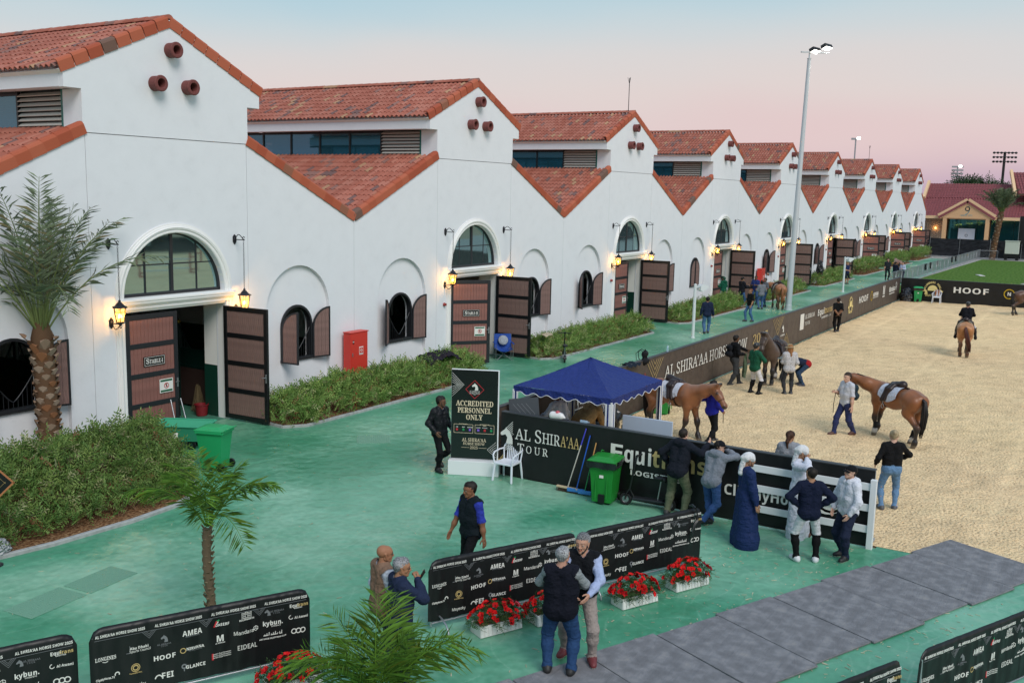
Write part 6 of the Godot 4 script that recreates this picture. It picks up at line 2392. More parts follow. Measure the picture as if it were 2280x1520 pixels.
	person("man in a white hooded sweater, black cap and navy trousers", {"at": [0.60, 17.08], "yaw": -128, "h": 1.74, "skin": pale, "style": "cap", "cap": S(20, 22, 26), "hood": true, "head": [-6, -10], "feet": [[0.10, 0, 0.06, 20.0], [-0.12, 0, -0.06, -10.0]], "hands": [[0.22, 0.92, 0.14, 1, 0, -0.6], [-0.22, 0.92, 0.14, -1, 0, -0.6]], "wear": [jacket(S(226, 228, 236), 0.02), pants(S(34, 42, 64), 0.010)], "trouser": 1.08, "shoe": Color(0.012, 0.012, 0.014), "sole": Color(0.6, 0.56, 0.5)})
	person("woman with a dark ponytail under a black cap, in a striped top behind the fence", {"at": [2.9, 15.35], "yaw": 104, "h": 1.66, "skin": tan1, "hair": Color(0.07, 0.03, 0.018), "style": "ponycap", "head": [-20, 6], "hands": [[0.16, 1.2, 0.25], [-0.14, 1.3, 0.22]], "wear": [shirt(S(150, 154, 162), 0.012), pants(blk)], "cell": 0.018})
	person("blonde woman in a black top and tight light blue jeans", {"at": [4.05, 17.2], "yaw": 114, "h": 1.72, "skin": pale, "hair": Color(0.46, 0.36, 0.22), "style": "bun", "girth": 1.12, "head": [-8, 12], "feet": [[0.15, 0, 0.0, 12.0], [-0.13, 0, 0.03, -12.0]], "hands": [[0.30, 0.98, 0.12], [-0.22, 1.08, 0.26, -1, -0.2, -0.2]], "wear": [["top", [CHEST, BELLY, UARM, FARM, WRIST], S(24, 24, 26), 0.009], pants(S(108, 144, 182), 0.005)], "shoe": Color(0.08, 0.08, 0.085), "sole": Color(0.6, 0.6, 0.6)})
	# --- under the canopy
	person("man in a white shirt and black cap bent over the fence under the canopy", {"at": [3.45, 9.62], "yaw": 160, "h": 1.74, "skin": tan2, "style": "cap", "lean": 26, "hip": [0, -0.02, -0.1], "head": [0, 18], "hands": [[0.26, 1.05, 0.42], [-0.28, 1.0, 0.36]], "wear": [shirt(S(224, 226, 236), 0.013), pants(blk)], "cell": 0.018})
	person("person in a tan padded jacket bent down under the canopy", {"at": [4.25, 9.85], "yaw": 75, "h": 1.74, "skin": tan2, "style": "short", "lean": 62, "hip": [0, -0.06, -0.1], "girth": 1.25, "head": [0, 20], "hands": [[0.2, 0.6, 0.6], [-0.2, 0.6, 0.6]], "wear": [jacket(S(182, 146, 100), 0.045), pants(S(70, 60, 50))], "cell": 0.018})
	# --- arena
	person("groom in a black shirt with a backpack reaching towards the dark horse", {"at": [15.45, 9.95], "yaw": 44, "h": 1.76, "skin": brown, "head": [10, 4], "feet": [[0.12, 0, 0.26, 20.0], [-0.10, 0, -0.2, -5.0]], "hands": [[0.14, 1.2, 0.5, 1, -0.6, 0], [-0.18, 1.12, 0.26, -0.6, -1, -0.3]], "wear": [shirt(blk, 0.012), pants(S(66, 68, 70), 0.010)], "cell": 0.02, "trouser": 1.1})
	backpack("black backpack on the back of the groom by the dark horse", Transform3D(roty(44 + 180), V(15.45, 1.0, 9.95) + roty(44) * V(0, 0, -0.22)), S(24, 26, 32))
	var tw := MB.new()
	var twf := func(u: float, t: float) -> Vector3: return V(0.09 * (u - 0.5) * (1.2 + t) + 0.02 * sin(t * 9.0), -t * 0.85, 0.05 * sin(u * 9.0 + t * 3.0))
	tw.grid(10, 12, twf)
	tag(obj("rug", tw, cloth(S(96, 112, 88)), self, at(15.45, 1.16, 9.95, 44).translated_local(V(-0.18, 0, 0.3))), "green cloth hanging from the hand of the groom with the backpack", "cloth")
	person("rider in a green jacket and black helmet, white breeches and tall boots, seen from behind", {"at": [14.34, 11.02], "yaw": 62, "h": 1.72, "skin": tan1, "style": "helmet", "head": [10, 2], "feet": [[0.17, 0, 0.0], [-0.17, 0, 0.04]], "hands": [[0.14, 1.14, 0.26, 1, -0.2, -0.4], [-0.16, 1.12, 0.26, -1, -0.2, -0.4]], "wear": [["jacket", [CHEST, BELLY, HIP, UARM, FARM, WRIST], S(30, 88, 64), 0.018], ["breeches", [THIGH, HIP], S(224, 222, 224), 0.006], ["boots", [SHANK, ANKLE, FOOT], S(18, 18, 20), 0.010, 0.35]], "cell": 0.02})
	person("woman in a straw hat and patterned blouse holding papers", {"at": [14.95, 11.98], "yaw": 122, "h": 1.70, "skin": pale, "hair": Color(0.36, 0.16, 0.06), "style": "hat", "head": [10, 8], "feet": [[0.10, 0, 0.0], [-0.12, 0, 0.03]], "hands": [[0.12, 1.14, 0.30], [-0.18, 1.0, 0.15]], "wear": [["blouse", [CHEST, BELLY, HIP, UARM, FARM, WRIST], S(206, 204, 206), 0.014], pants(S(56, 58, 62))], "cell": 0.02})
	var pa := MB.new()
	pa.box(Vector3.ZERO, V(0.22, 0.005, 0.3))
	tag(obj("papers", pa, mat("paper", S(150, 190, 226), 0.6), self, Transform3D(Basis.from_euler(V(0.4, 2.4, 0.2)), V(14.95, 1.18, 11.98) + roty(122) * V(0.12, 0, 0.42))), "pale blue papers held by the woman in the straw hat", "papers")
	person("person in navy with a red waistband bending down behind the dark horse", {"at": [16.9, 11.95], "yaw": -160, "h": 1.74, "skin": pale, "style": "short", "lean": 78, "hip": [0, -0.12, -0.12], "head": [0, 10], "feet": [[0.12, 0, 0.0], [-0.12, 0, 0.05]], "hands": [[0.14, 0.45, 0.5], [-0.14, 0.45, 0.5]], "wear": [["shirt", [CHEST, BELLY, UARM, FARM, WRIST], S(34, 44, 66), 0.013], ["waistband", [HIP], S(170, 36, 40), 0.010], ["trousers", [THIGH, SHANK, ANKLE], S(52, 74, 100), 0.008]], "shoe": Color(0.05, 0.05, 0.06), "sole": Color(0.6, 0.6, 0.6), "cell": 0.02})
	person("groom in a bright blue jacket leading the bay horse past the canopy", {"at": [7.15, 12.15], "yaw": 62, "h": 1.70, "skin": tan2, "head": [0, 0], "feet": [[0.10, 0.0, 0.20], [-0.10, 0.03, -0.22]], "hands": [[0.30, 1.16, 0.18], [-0.22, 0.95, 0.16]], "wear": [jacket(S(46, 52, 176), 0.018), pants(S(28, 30, 34))], "cell": 0.018})
	person("groom in a white tee shirt and blue trousers walking beside the bay horse", {"at": [10.30, 14.86], "yaw": -128, "h": 1.76, "skin": pale, "hair": Color(0.05, 0.03, 0.02), "style": "short", "head": [6, 4], "feet": [[0.08, 0.02, -0.26, 8.0], [-0.09, 0.0, 0.26, -8.0]], "hands": [[0.28, 0.84, 0.02], [-0.20, 1.2, 0.26]], "wear": [tee(S(206, 208, 216), 0.014), pants(S(50, 58, 98), 0.010)], "trouser": 1.1, "shoe": Color(0.09, 0.035, 0.02), "bare": true, "cell": 0.018})
	backpack("teal and black backpack with a grey net, worn by the groom beside the bay horse", Transform3D(roty(-128 + 180), V(10.30, 1.0, 14.86) + roty(-128) * V(0, 0, -0.23)), S(40, 58, 68))
	person("man in black walking along the arena fence with his hands behind his back", {"at": [32.3, 9.5], "yaw": 112, "h": 1.70, "skin": tan2, "feet": [[0.08, 0, -0.10], [-0.08, 0, 0.12]], "hands": [[0.03, 0.96, -0.16, 1, 0, -0.6], [-0.03, 0.96, -0.16, -1, 0, -0.6]], "wear": [tee(S(20, 22, 24), 0.012), pants(S(22, 22, 24), 0.010)], "bare": true, "cell": 0.025, "trouser": 1.1})
	# --- path
	person("man in a navy jacket and jeans walking away by the short lamp post", {"at": [27.48, 4.5], "yaw": 116, "h": 1.76, "skin": tan1, "feet": [[0.09, 0, -0.12], [-0.09, 0, 0.12]], "hands": [[0.30, 0.88, 0.0], [-0.30, 0.88, 0.06]], "wear": [jacket(S(34, 44, 70), 0.02), pants(S(84, 118, 158), 0.010)], "cell": 0.024, "trouser": 1.12, "shoe": Color(0.04, 0.04, 0.04)})
	person("person in a black tee shirt and jeans walking in front of the four talking men", {"at": [33.4, 4.7], "yaw": -130, "h": 1.74, "skin": tan1, "hair": Color(0.2, 0.07, 0.03), "feet": [[0.09, 0, -0.15], [-0.09, 0, 0.16]], "hands": [[0.28, 0.9, 0.1], [-0.28, 0.95, 0.12]], "wear": [tee(blk, 0.014), pants(S(80, 116, 160), 0.010)], "bare": true, "cell": 0.026})
	person("man in a black jacket and cap, left of the four talking men", {"at": [40.05, 2.05], "yaw": 60, "h": 1.80, "skin": tan1, "style": "cap", "hands": [[0.1, 1.3, 0.3], [-0.15, 1.25, 0.34]], "wear": [jacket(S(28, 30, 38), 0.02), pants(S(70, 104, 152), 0.010)], "shoe": Color(0.7, 0.7, 0.7), "cell": 0.028})
	person("man in a blue shirt, farthest of the four talking men", {"at": [42.2, 2.2], "yaw": -90, "h": 1.76, "skin": brown, "hands": [[0.12, 1.2, 0.3], [-0.14, 1.2, 0.3]], "wear": [tee(S(46, 62, 120), 0.014), pants(S(70, 100, 150))], "bare": true, "cell": 0.028})
	person("man in a grey tee shirt with his back turned, nearest of the four talking men", {"at": [39.7, 3.35], "yaw": 130, "h": 1.70, "skin": brown, "hands": [[0.18, 1.2, 0.25], [-0.18, 1.2, 0.25]], "wear": [tee(S(128, 130, 138), 0.014), pants(S(78, 106, 150))], "bare": true, "cell": 0.028})
	person("man in a grey shirt between the other men and the chestnut horse", {"at": [41.2, 3.1], "yaw": -120, "h": 1.74, "skin": tan2, "beard": 1, "hands": [[0.2, 1.1, 0.25], [-0.25, 0.95, 0.15]], "wear": [tee(S(112, 116, 124), 0.014), pants(S(62, 92, 138))], "bare": true, "cell": 0.028})
	person("person in a green hooded top at the fourth stable door", {"at": [40.5, 0.75], "yaw": 150, "h": 1.70, "skin": tan2, "hood": true, "hair": Color(0.02, 0.1, 0.06), "hands": [[0.2, 1.15, 0.3], [-0.2, 1.15, 0.3]], "wear": [jacket(S(24, 92, 70), 0.02), pants(S(190, 186, 180))], "cell": 0.028})
	person("woman in a navy top and shorts by the far lamp post", {"at": [62.3, 3.2], "yaw": -40, "h": 1.72, "skin": Color(0.55, 0.3, 0.2), "hair": Color(0.34, 0.2, 0.08), "style": "bun", "hands": [[0.2, 0.95, 0.12], [-0.1, 1.1, 0.2]], "wear": [["top", [CHEST, BELLY, HIP], S(34, 46, 84), 0.012], ["shorts", [HIP, THIGH], S(30, 34, 48), 0.010]], "cell": 0.03, "shoe": Color(0.1, 0.1, 0.1)})
	person("man in a dark tee shirt and shorts at the far end of the path", {"at": [69.0, 5.0], "yaw": -60, "h": 1.80, "skin": Color(0.5, 0.28, 0.2), "wear": [tee(S(40, 44, 50), 0.016), pants(S(30, 32, 36))], "bare": true, "cell": 0.032})
	person("person in a navy jacket and cap, hugging somebody at the far end of the path", {"at": [66.2, 6.1], "yaw": 60, "h": 1.72, "skin": tan1, "style": "cap", "hands": [[0.1, 1.3, 0.35], [-0.1, 1.25, 0.35]], "wear": [jacket(S(26, 32, 52), 0.022), pants(blk)], "cell": 0.032})
	person("person in a pale shirt beside the navy jacket at the far end of the path", {"at": [66.9, 6.55], "yaw": -110, "h": 1.70, "skin": Color(0.5, 0.28, 0.2), "hands": [[0.15, 1.2, 0.3], [-0.15, 1.15, 0.3]], "wear": [shirt(S(196, 204, 228), 0.014), pants(S(60, 64, 80))], "cell": 0.032})

# ---------------------------------------------------------------- horses
# local axes: nose towards +z, ground at y = 0; d: coat, points, mane, socks, legs offsets, neck [pitch, yaw], cell
func horse(label: String, t: Transform3D, d: Dictionary) -> Node3D:
	var o := thing("horse", label, "horse", t)
	var s := []
	s.append(cap(V(0, 1.19, 0.52), V(0, 1.17, 0.05), 0.285, 0.295, 1))
	s.append(cap(V(0, 1.17, 0.05), V(0, 1.22, -0.42), 0.295, 0.265, 1))
	s.append(cap(V(0, 1.38, 0.42), V(0, 1.40, 0.30), 0.165, 0.14, 1))
	for q in [-1.0, 1.0]:
		s.append(cap(V(0.10 * q, 1.27, -0.55), V(0.12 * q, 1.22, -0.74), 0.225, 0.20, 1))
		s.append(cap(V(0.13 * q, 1.18, 0.60), V(0.15 * q, 1.0, 0.62), 0.17, 0.14, 1))
		s.append(cap(V(0.14 * q, 1.08, -0.70), V(0.16 * q, 0.92, -0.60), 0.18, 0.15, 1))
	s.append(cap(V(0, 1.42, -0.50), V(0, 1.34, -0.84), 0.10, 0.08, 1))
	s.append(cap(V(0, 1.10, 0.72), V(0, 1.22, 0.74), 0.17, 0.18, 1))
	var nk: Array = d.get("neck", [35.0, 0.0, 0.0])
	var np := deg_to_rad(nk[0])
	var ny := deg_to_rad(nk[1])
	var nd := V(sin(ny) * cos(np), sin(np), cos(ny) * cos(np))
	var n0 := V(0, 1.30, 0.66)
	var n1 := n0 + nd * 0.40
	var n2 := n0 + nd * 0.76 + V(0, 0.02, 0)
	s.append(cap(n0, n1, 0.235, 0.172, 1))
	s.append(cap(n1, n2, 0.172, 0.108, 1))
	var hp := deg_to_rad(nk[2]) # the nose points down by this much
	var hy: float = ny * (nk[3] if nk.size() > 3 else 1.3)
	var hd := V(sin(hy) * cos(hp), -sin(hp), cos(hy) * cos(hp))
	var hu := V(sin(hy) * sin(hp), cos(hp), cos(hy) * sin(hp))
	var hs := hd.cross(hu)
	var h0 := n2 + hd * 0.03
	s.append(cap(h0, h0 + hd * 0.28, 0.105, 0.085, 2))
	s.append(cap(h0 + hd * 0.26, h0 + hd * 0.50, 0.078, 0.060, 2))
	s.append(cap(h0 + hd * 0.10 - hu * 0.07, h0 + hd * 0.22 - hu * 0.065, 0.085, 0.06, 2))
	s.append(cap(h0 + hd * 0.48 - hu * 0.01, h0 + hd * 0.55 - hu * 0.025, 0.058, 0.050, 3))
	for q in [-1.0, 1.0]:
		var e: Vector3 = h0 + hu * 0.085 + hs * 0.055 * q - hd * 0.02
		s.append(cap(e, e + hu * 0.09 + hd * 0.01 + hs * 0.008 * q, 0.034, 0.026, 2))
		s.append(cap(e + hu * 0.09, e + hu * 0.155 + hd * 0.015, 0.026, 0.006, 4))
		s.append(cap(h0 + hd * 0.16 + hu * 0.05 + hs * 0.082 * q, h0 + hd * 0.17 + hu * 0.05 + hs * 0.082 * q, 0.017, 0.017, 5))
		s.append(cap(h0 + hd * 0.53 + hu * 0.015 + hs * 0.042 * q, h0 + hd * 0.54 + hu * 0.015 + hs * 0.044 * q, 0.012, 0.012, 5))
	# legs: [dx, dz, lift] of the four hooves: front left, front right, hind left, hind right
	var lg: Array = d.get("legs", [[0, 0, 0], [0, 0, 0], [0, 0, 0], [0, 0, 0]])
	var sock: Array = d.get("socks", [0, 0, 0, 0])
	for i in 4:
		var q := 1.0 if i % 2 == 0 else -1.0
		var f: Array = lg[i]
		if i < 2:
			var el := V(0.14 * q, 0.96, 0.60)
			var hoof := V(0.13 * q + f[0], 0.05 + f[2], 0.64 + f[1])
			var kn := el.lerp(hoof, 0.47) + V(0, 0.0, 0.03 + f[2] * 0.5)
			var fe := kn.lerp(hoof, 0.72) + V(0, 0.0, -0.025)
			s.append(cap(el, kn, 0.105, 0.058, 1))
			s.append(cap(kn + V(0, 0.03, 0.005), kn - V(0, 0.04, -0.005), 0.056, 0.050, 6))
			s.append(cap(kn, fe, 0.046, 0.038, 6))
			s.append(cap(fe, fe + V(0, -0.01, 0), 0.047, 0.045, 8 if sock[i] else 6))
			s.append(cap(fe, hoof + V(0, 0.05, 0), 0.040, 0.044, 8 if sock[i] else 6))
			s.append(cap(hoof + V(0, 0.035, -0.005), hoof + V(0, -0.01, 0.015), 0.048, 0.060, 7))
		else:
			var st := V(0.16 * q, 0.93, -0.56)
			var hoof := V(0.13 * q + f[0], 0.05 + f[2], -0.72 + f[1])
			var hk := V(0.145 * q + f[0] * 0.6, 0.56 + f[2] * 0.8, -0.86 + f[1] * 0.62)
			var fe := hk.lerp(hoof, 0.74) + V(0, 0.0, -0.02)
			s.append(cap(st, hk, 0.125, 0.058, 1))
			s.append(cap(hk + V(0, 0.06, -0.025), hk - V(0, 0.03, 0), 0.045, 0.055, 1))
			s.append(cap(hk, fe, 0.052, 0.041, 6))
			s.append(cap(fe, fe + V(0, -0.01, 0), 0.050, 0.047, 8 if sock[i] else 6))
			s.append(cap(fe, hoof + V(0, 0.05, 0), 0.042, 0.045, 8 if sock[i] else 6))
			s.append(cap(hoof + V(0, 0.035, -0.005), hoof + V(0, -0.01, 0.015), 0.050, 0.062, 7))
	var cell: float = d.get("cell", 0.024)
	var net := nets(s, cell, 0.085)
	var coat: Color = d.coat
	var pts: Color = d.get("points", Color(0.018, 0.014, 0.012))
	var mb := MB.new()
	net_add(mb, net, {2: d.get("face", coat * 0.8), 3: pts * 1.6, 4: pts, 5: Color(0.008, 0.006, 0.006), 6: pts, 7: Color(0.14, 0.11, 0.08), 8: Color(0.55, 0.52, 0.48)}, Transform3D(), coat)
	# a coat is paler under the belly and flank, darker along the back
	for i in mb.v.size():
		var p := mb.v[i]
		if mb.c[i].is_equal_approx(coat):
			var n := fold_noise.get_noise_3dv(p * 2.3) * 0.30 + fold_noise.get_noise_3dv(p * 14.0) * 0.10
			mb.c[i] = coat * (1.0 + n)
			if p.y < 0.78: mb.c[i] = mb.c[i].lerp(pts, clampf((0.78 - p.y) / 0.22, 0, 1))
	# soften the borders between the patches
	var acc := PackedColorArray()
	for it in 2:
		acc = mb.c.duplicate()
		for q in range(0, mb.ix.size(), 3):
			var a := mb.ix[q]
			var b := mb.ix[q + 1]
			var e := mb.ix[q + 2]
			var m := (mb.c[a] + mb.c[b] + mb.c[e]) / 3.0
			acc[a] = acc[a].lerp(m, 0.3); acc[b] = acc[b].lerp(m, 0.3); acc[e] = acc[e].lerp(m, 0.3)
		mb.c = acc
	var hm := mat("coat", Color.WHITE, 0.42, 0.0, 0.5)
	hm.rim_enabled = true
	hm.rim = 0.2
	obj("body", mb, hm, o)
	# mane and tail: many thin locks
	var hairm := mat("horsehair", Color.WHITE, 0.5, 0.0, 0.45)
	var mn: Color = d.get("mane", Color(0.012, 0.010, 0.010))
	var me := MB.new()
	for i in 46:
		var f := i / 45.0
		var c := n0.lerp(n2, f) + V(0, lerpf(0.20, 0.10, f), 0) * cos(np) + V(0, 0, -0.13 * sin(np) * lerpf(1.5, 0.75, f)) + V(sin(ny), 0, cos(ny)) * -0.02
		me.col = mn * rng.randf_range(0.6, 1.5)
		var q: float = d.get("mane_side", -1.0)
		var l := rng.randf_range(0.10, 0.17)
		me.tube([c, c + V(0.05 * q, 0.012, 0), c + V(0.11 * q, -l * 0.7, rng.randf_range(-0.02, 0.02)), c + V(0.12 * q, -l * 1.1, rng.randf_range(-0.04, 0.04))], [0.02, 0.022, 0.012, 0.002], 4, false, 0.5)
	obj("mane", me, hairm, o)
	me = MB.new()
	var t0 := V(0, 1.34, -0.90)
	for i in 70:
		var a := rng.randf() * TAU
		var r := sqrt(rng.randf()) * 0.07
		var off := V(cos(a) * r, 0, sin(a) * r)
		me.col = mn * rng.randf_range(0.6, 1.6)
		var sw: float = d.get("tail", 0.0)
		me.tube([t0 + off * 0.3, t0 + V(0, -0.06, -0.10) + off * 0.6, t0 + V(sw * 0.3, -0.38, -0.13) + off * 1.2, t0 + V(sw * 0.8, -0.72 - rng.randf() * 0.08, -0.10) + off * 1.1, t0 + V(sw, -0.90 - rng.randf() * 0.16, -0.06) + off * 0.5], [0.018, 0.022, 0.018, 0.011, 0.002], 4, false)
	obj("tail", me, hairm, o)
	# tack
	var lea := mat("leather", S(40, 24, 20), 0.4)
	if d.get("bridle", true):
		var br := MB.new()
		var loop := func(c: Vector3, rx: float, ry: float) -> void:
			var p := []
			for i in 17:
				var a := TAU * i / 16.0
				p.append(c + hs * cos(a) * rx + hu * sin(a) * ry)
			br.tube(p, 0.011, 5, false)
		loop.call(h0 + hd * 0.36 - hu * 0.005, 0.078, 0.085)
		loop.call(h0 + hd * 0.02 - hu * 0.01, 0.112, 0.118)
		for q in [-1.0, 1.0]:
			br.tube([h0 + hd * 0.02 + hu * 0.08 + hs * 0.085 * q, h0 + hd * 0.2 - hu * 0.01 + hs * 0.098 * q, h0 + hd * 0.44 - hu * 0.02 + hs * 0.070 * q], 0.010, 5)
		obj("bridle", br, lea, o)
	if d.has("rope"):
		var e: Vector3 = t.affine_inverse() * V(d.rope[0], d.rope[1], d.rope[2])
		var b: Vector3 = h0 + hd * 0.46 - hu * 0.07
		var rm := MB.new()
		rm.tube([b, b.lerp(e, 0.33) + V(0, -0.10, 0), b.lerp(e, 0.66) + V(0, -0.13, 0), e, e + V(0.03, -0.35, 0.02), e + V(0.0, -0.6, 0.05)], 0.010, 5)
		obj("lead_rope", rm, lea, o)
	if d.has("pad"):
		var pd := MB.new()
		var w0 := 0.36
		var surf := func(u: float, t: float, lift: float) -> Vector3:
			var a := (u - 0.5) * 2.0 * 1.62
			return V(sin(a) * (0.305 + lift), 1.19 + cos(a) * (0.315 + lift) - maxf(0.0, absf(a) - 1.35) * 0.3, lerpf(0.40, -0.28, t))
		var f1 := func(u: float, t: float) -> Vector3: return surf.call(0.5 + (u - 0.5) * (0.86 + 0.14 * sin(PI * clampf(t, 0.05, 1.0))), t, 0.03)
		pd.grid(20, 10, f1)
		obj("saddle_pad", pd, cloth(d.pad, 0.8), o)
		var sa := MB.new()
		var f2 := func(u: float, t: float) -> Vector3:
			var c := absf(u - 0.5) * 2.0
			var a := (u - 0.5) * 2.0 * (1.1 if t < 0.5 else 0.62)
			var seat := 0.07 + 0.10 * pow(absf(t - 0.48) * 2.0, 2.2) * (1.0 - c)
			return V(sin(a) * (0.31 + seat * 0.6), 1.19 + cos(a) * (0.315 + seat), lerpf(0.30, -0.20, t) + (0.06 * c if t < 0.5 else 0.0))
		sa.grid(16, 12, f2)
		var sk := nets([cap(V(0, 1.545, 0.20), V(0, 1.53, 0.05), 0.07, 0.10, 1), cap(V(0, 1.53, 0.05), V(0, 1.575, -0.17), 0.10, 0.12, 1), cap(V(0.12, 1.53, 0.12), V(0.24, 1.44, 0.14), 0.07, 0.06, 1), cap(V(0.24, 1.44, 0.14), V(0.345, 1.12, 0.22), 0.06, 0.05, 1), cap(V(0.14, 1.53, 0.02), V(0.25, 1.44, 0.02), 0.07, 0.06, 1), cap(V(0.25, 1.44, 0.02), V(0.35, 1.14, 0.10), 0.06, 0.045, 1), cap(V(-0.12, 1.53, 0.12), V(-0.24, 1.44, 0.14), 0.07, 0.06, 1), cap(V(-0.24, 1.44, 0.14), V(-0.345, 1.12, 0.22), 0.06, 0.05, 1), cap(V(-0.14, 1.53, 0.02), V(-0.25, 1.44, 0.02), 0.07, 0.06, 1), cap(V(-0.25, 1.44, 0.02), V(-0.35, 1.14, 0.10), 0.06, 0.045, 1)], 0.022, 0.05)
		sa = MB.new()
		net_add(sa, sk, {})
		obj("saddle", sa, lea, o)
		var gi := MB.new()
		var gp := []
		for i in 21:
			var a := PI * 0.42 + PI * 1.16 * i / 20.0
			gp.append(V(sin(a) * 0.305, 1.18 + cos(a) * 0.305, 0.26))
		gi.tube(gp, 0.035, 5, false, 0.35)
		obj("girth", gi, lea, o)
		for q in [-1.0, 1.0]:
			var sm := MB.new()
			sm.tube([V(0.31 * q, 1.30, 0.16), V(0.345 * q, 1.02, 0.16)], 0.010, 5)
			var rp := []
			for i in 9:
				var a := TAU * i / 8.0
				rp.append(V(0.345 * q, 0.96 + sin(a) * 0.06, 0.16 + cos(a) * 0.05))
			sm.tube(rp, 0.008, 5, false)
			obj("stirrup", sm, M["steel"], o)
	if d.has("boots"):
		for i in 4:
			if d.boots[i]:
				var q := 1.0 if i % 2 == 0 else -1.0
				var f: Array = lg[i]
				var hoof := V(0.13 * q + f[0], 0.05 + f[2], (0.64 if i < 2 else -0.72) + f[1])
				var bt := MB.new()
				var top2 := hoof + V(-f[0] * 0.2, 0.36, -0.02 - f[1] * 0.28)
				bt.tube([hoof + V(0, 0.15, -0.025), hoof.lerp(top2, 0.65) + V(0, 0, -0.01), top2], [0.060, 0.058, 0.054], 10)
				obj("leg_boot", bt, cloth(d.boots[i], 0.6), o)
	return o

func horses() -> void:
	var bay := Color(0.235, 0.082, 0.026)
	var dark := Color(0.075, 0.045, 0.032)
	var chest := Color(0.30, 0.115, 0.042)
	# bay on the right, seen from behind its left flank
	horse("saddled bay horse with a black tail, led by the groom in white", at(10.5, 0.0, 16.15, 142), {"coat": bay, "neck": [20.0, 45.0, 60.0, 1.3], "legs": [[0, 0.0, 0.0], [0, 0.2, 0.06], [0.02, -0.16, 0], [0, 0.26, 0.0]], "socks": [1, 0, 0, 1], "pad": S(206, 210, 222), "boots": [S(34, 36, 40), null, null, S(24, 24, 26)], "rope": [10.25, 1.2, 14.58], "cell": 0.022, "mane_side": -1.0, "tail": 0.02})
	horse("saddled brown horse with a pale saddle pad walking past the blue canopy", at(7.3, 0.0, 11.0, -20), {"coat": Color(0.26, 0.10, 0.040), "neck": [20.0, 0.0, 50.0, 1.3], "legs": [[0, 0.20, 0.0], [0, -0.20, 0.04], [0, -0.12, 0.0], [0, 0.18, 0]], "socks": [0, 0, 0, 0], "pad": S(214, 214, 222), "rope": [7.45, 1.14, 12.32], "cell": 0.022, "mane_side": 1.0})
	horse("dark brown saddled horse standing with its head towards the camera", at(16.72, 0.0, 10.95, -88), {"coat": dark, "points": Color(0.014, 0.012, 0.012), "neck": [46.0, -6.0, 62.0, 1.0], "legs": [[0, 0.05, 0], [0, -0.03, 0], [0, 0.05, 0], [0, -0.1, 0]], "socks": [0, 0, 0, 1], "pad": S(40, 36, 42), "rope": [15.75, 1.2, 10.2], "cell": 0.024, "boots": [S(20, 20, 22), S(20, 20, 22), null, null]})
	horse("chestnut horse ridden away from the camera across the sand", at(28.2, 0.0, 15.75, 98), {"coat": Color(0.40, 0.17, 0.06), "points": Color(0.10, 0.04, 0.02), "mane": Color(0.07, 0.022, 0.016), "neck": [28.0, 0.0, 56.0], "legs": [[0, 0.2, 0], [0, -0.2, 0.05], [0, 0.16, 0.0], [0, -0.12, 0.04]], "socks": [0, 0, 0, 0], "pad": S(216, 206, 180), "cell": 0.03, "tail": -0.22, "boots": [S(24, 24, 26), S(24, 24, 26), S(24, 24, 26), S(24, 24, 26)]})
	person("rider in a black jacket, helmet and white breeches on the chestnut horse", {"at": [28.35, 15.77, 0.52], "yaw": 98, "h": 1.72, "skin": Color(0.4, 0.2, 0.14), "style": "helmet", "hip": [0, 0.06, 0], "lean": 6, "feet": [[0.40, 0.20, 0.06, 10.0, 0.6, 0.1, 1.0], [-0.40, 0.20, 0.06, -10.0, -0.6, 0.1, 1.0]], "hands": [[0.10, 1.16, 0.36, 1, -0.2, -0.5], [-0.10, 1.16, 0.36, -1, -0.2, -0.5]], "wear": [["jacket", [CHEST, BELLY, HIP, UARM, FARM, WRIST], S(24, 26, 34), 0.016], ["breeches", [HIP, THIGH], S(214, 212, 218), 0.006], ["boots", [SHANK, ANKLE, FOOT], S(18, 18, 20), 0.010, 0.35]], "cell": 0.026})
	horse("chestnut horse with a rope over its back, standing on the path by the mast", at(40.75, 0.0, 4.05, 120), {"coat": Color(0.33, 0.13, 0.05), "mane": Color(0.2, 0.08, 0.03), "points": Color(0.11, 0.05, 0.025), "neck": [2.0, 55.0, 40.0, 1.3], "socks": [0, 0, 0, 0], "cell": 0.034, "pad": S(190, 184, 176)})
	horse("brown horse seen from behind at the far end of the path", at(73.0, 0.0, 5.1, 108), {"coat": Color(0.22, 0.10, 0.055), "neck": [10.0, 0.0, 50.0], "cell": 0.04})
	horse("dark bay horse coming into view at the right edge of the arena", at(47.3, 0.0, 17.0, 30), {"coat": Color(0.10, 0.045, 0.025), "neck": [30.0, 0.0, 50.0], "cell": 0.034, "legs": [[0, 0.2, 0.05], [0, -0.1, 0], [0, 0.1, 0], [0, -0.25, 0.03]], "tail": -0.1})
	# a stabled horse looks out of a window
	horse("chestnut horse with a white blaze looking out of a stall window behind the red cabinet", at(4 * L - 4.5 - 0.1, 0.0, -1.80, 8), {"coat": Color(0.36, 0.16, 0.07), "face": Color(0.34, 0.15, 0.07), "mane": Color(0.3, 0.13, 0.06), "neck": [8.0, 6.0, 32.0, 2.0], "cell": 0.034})

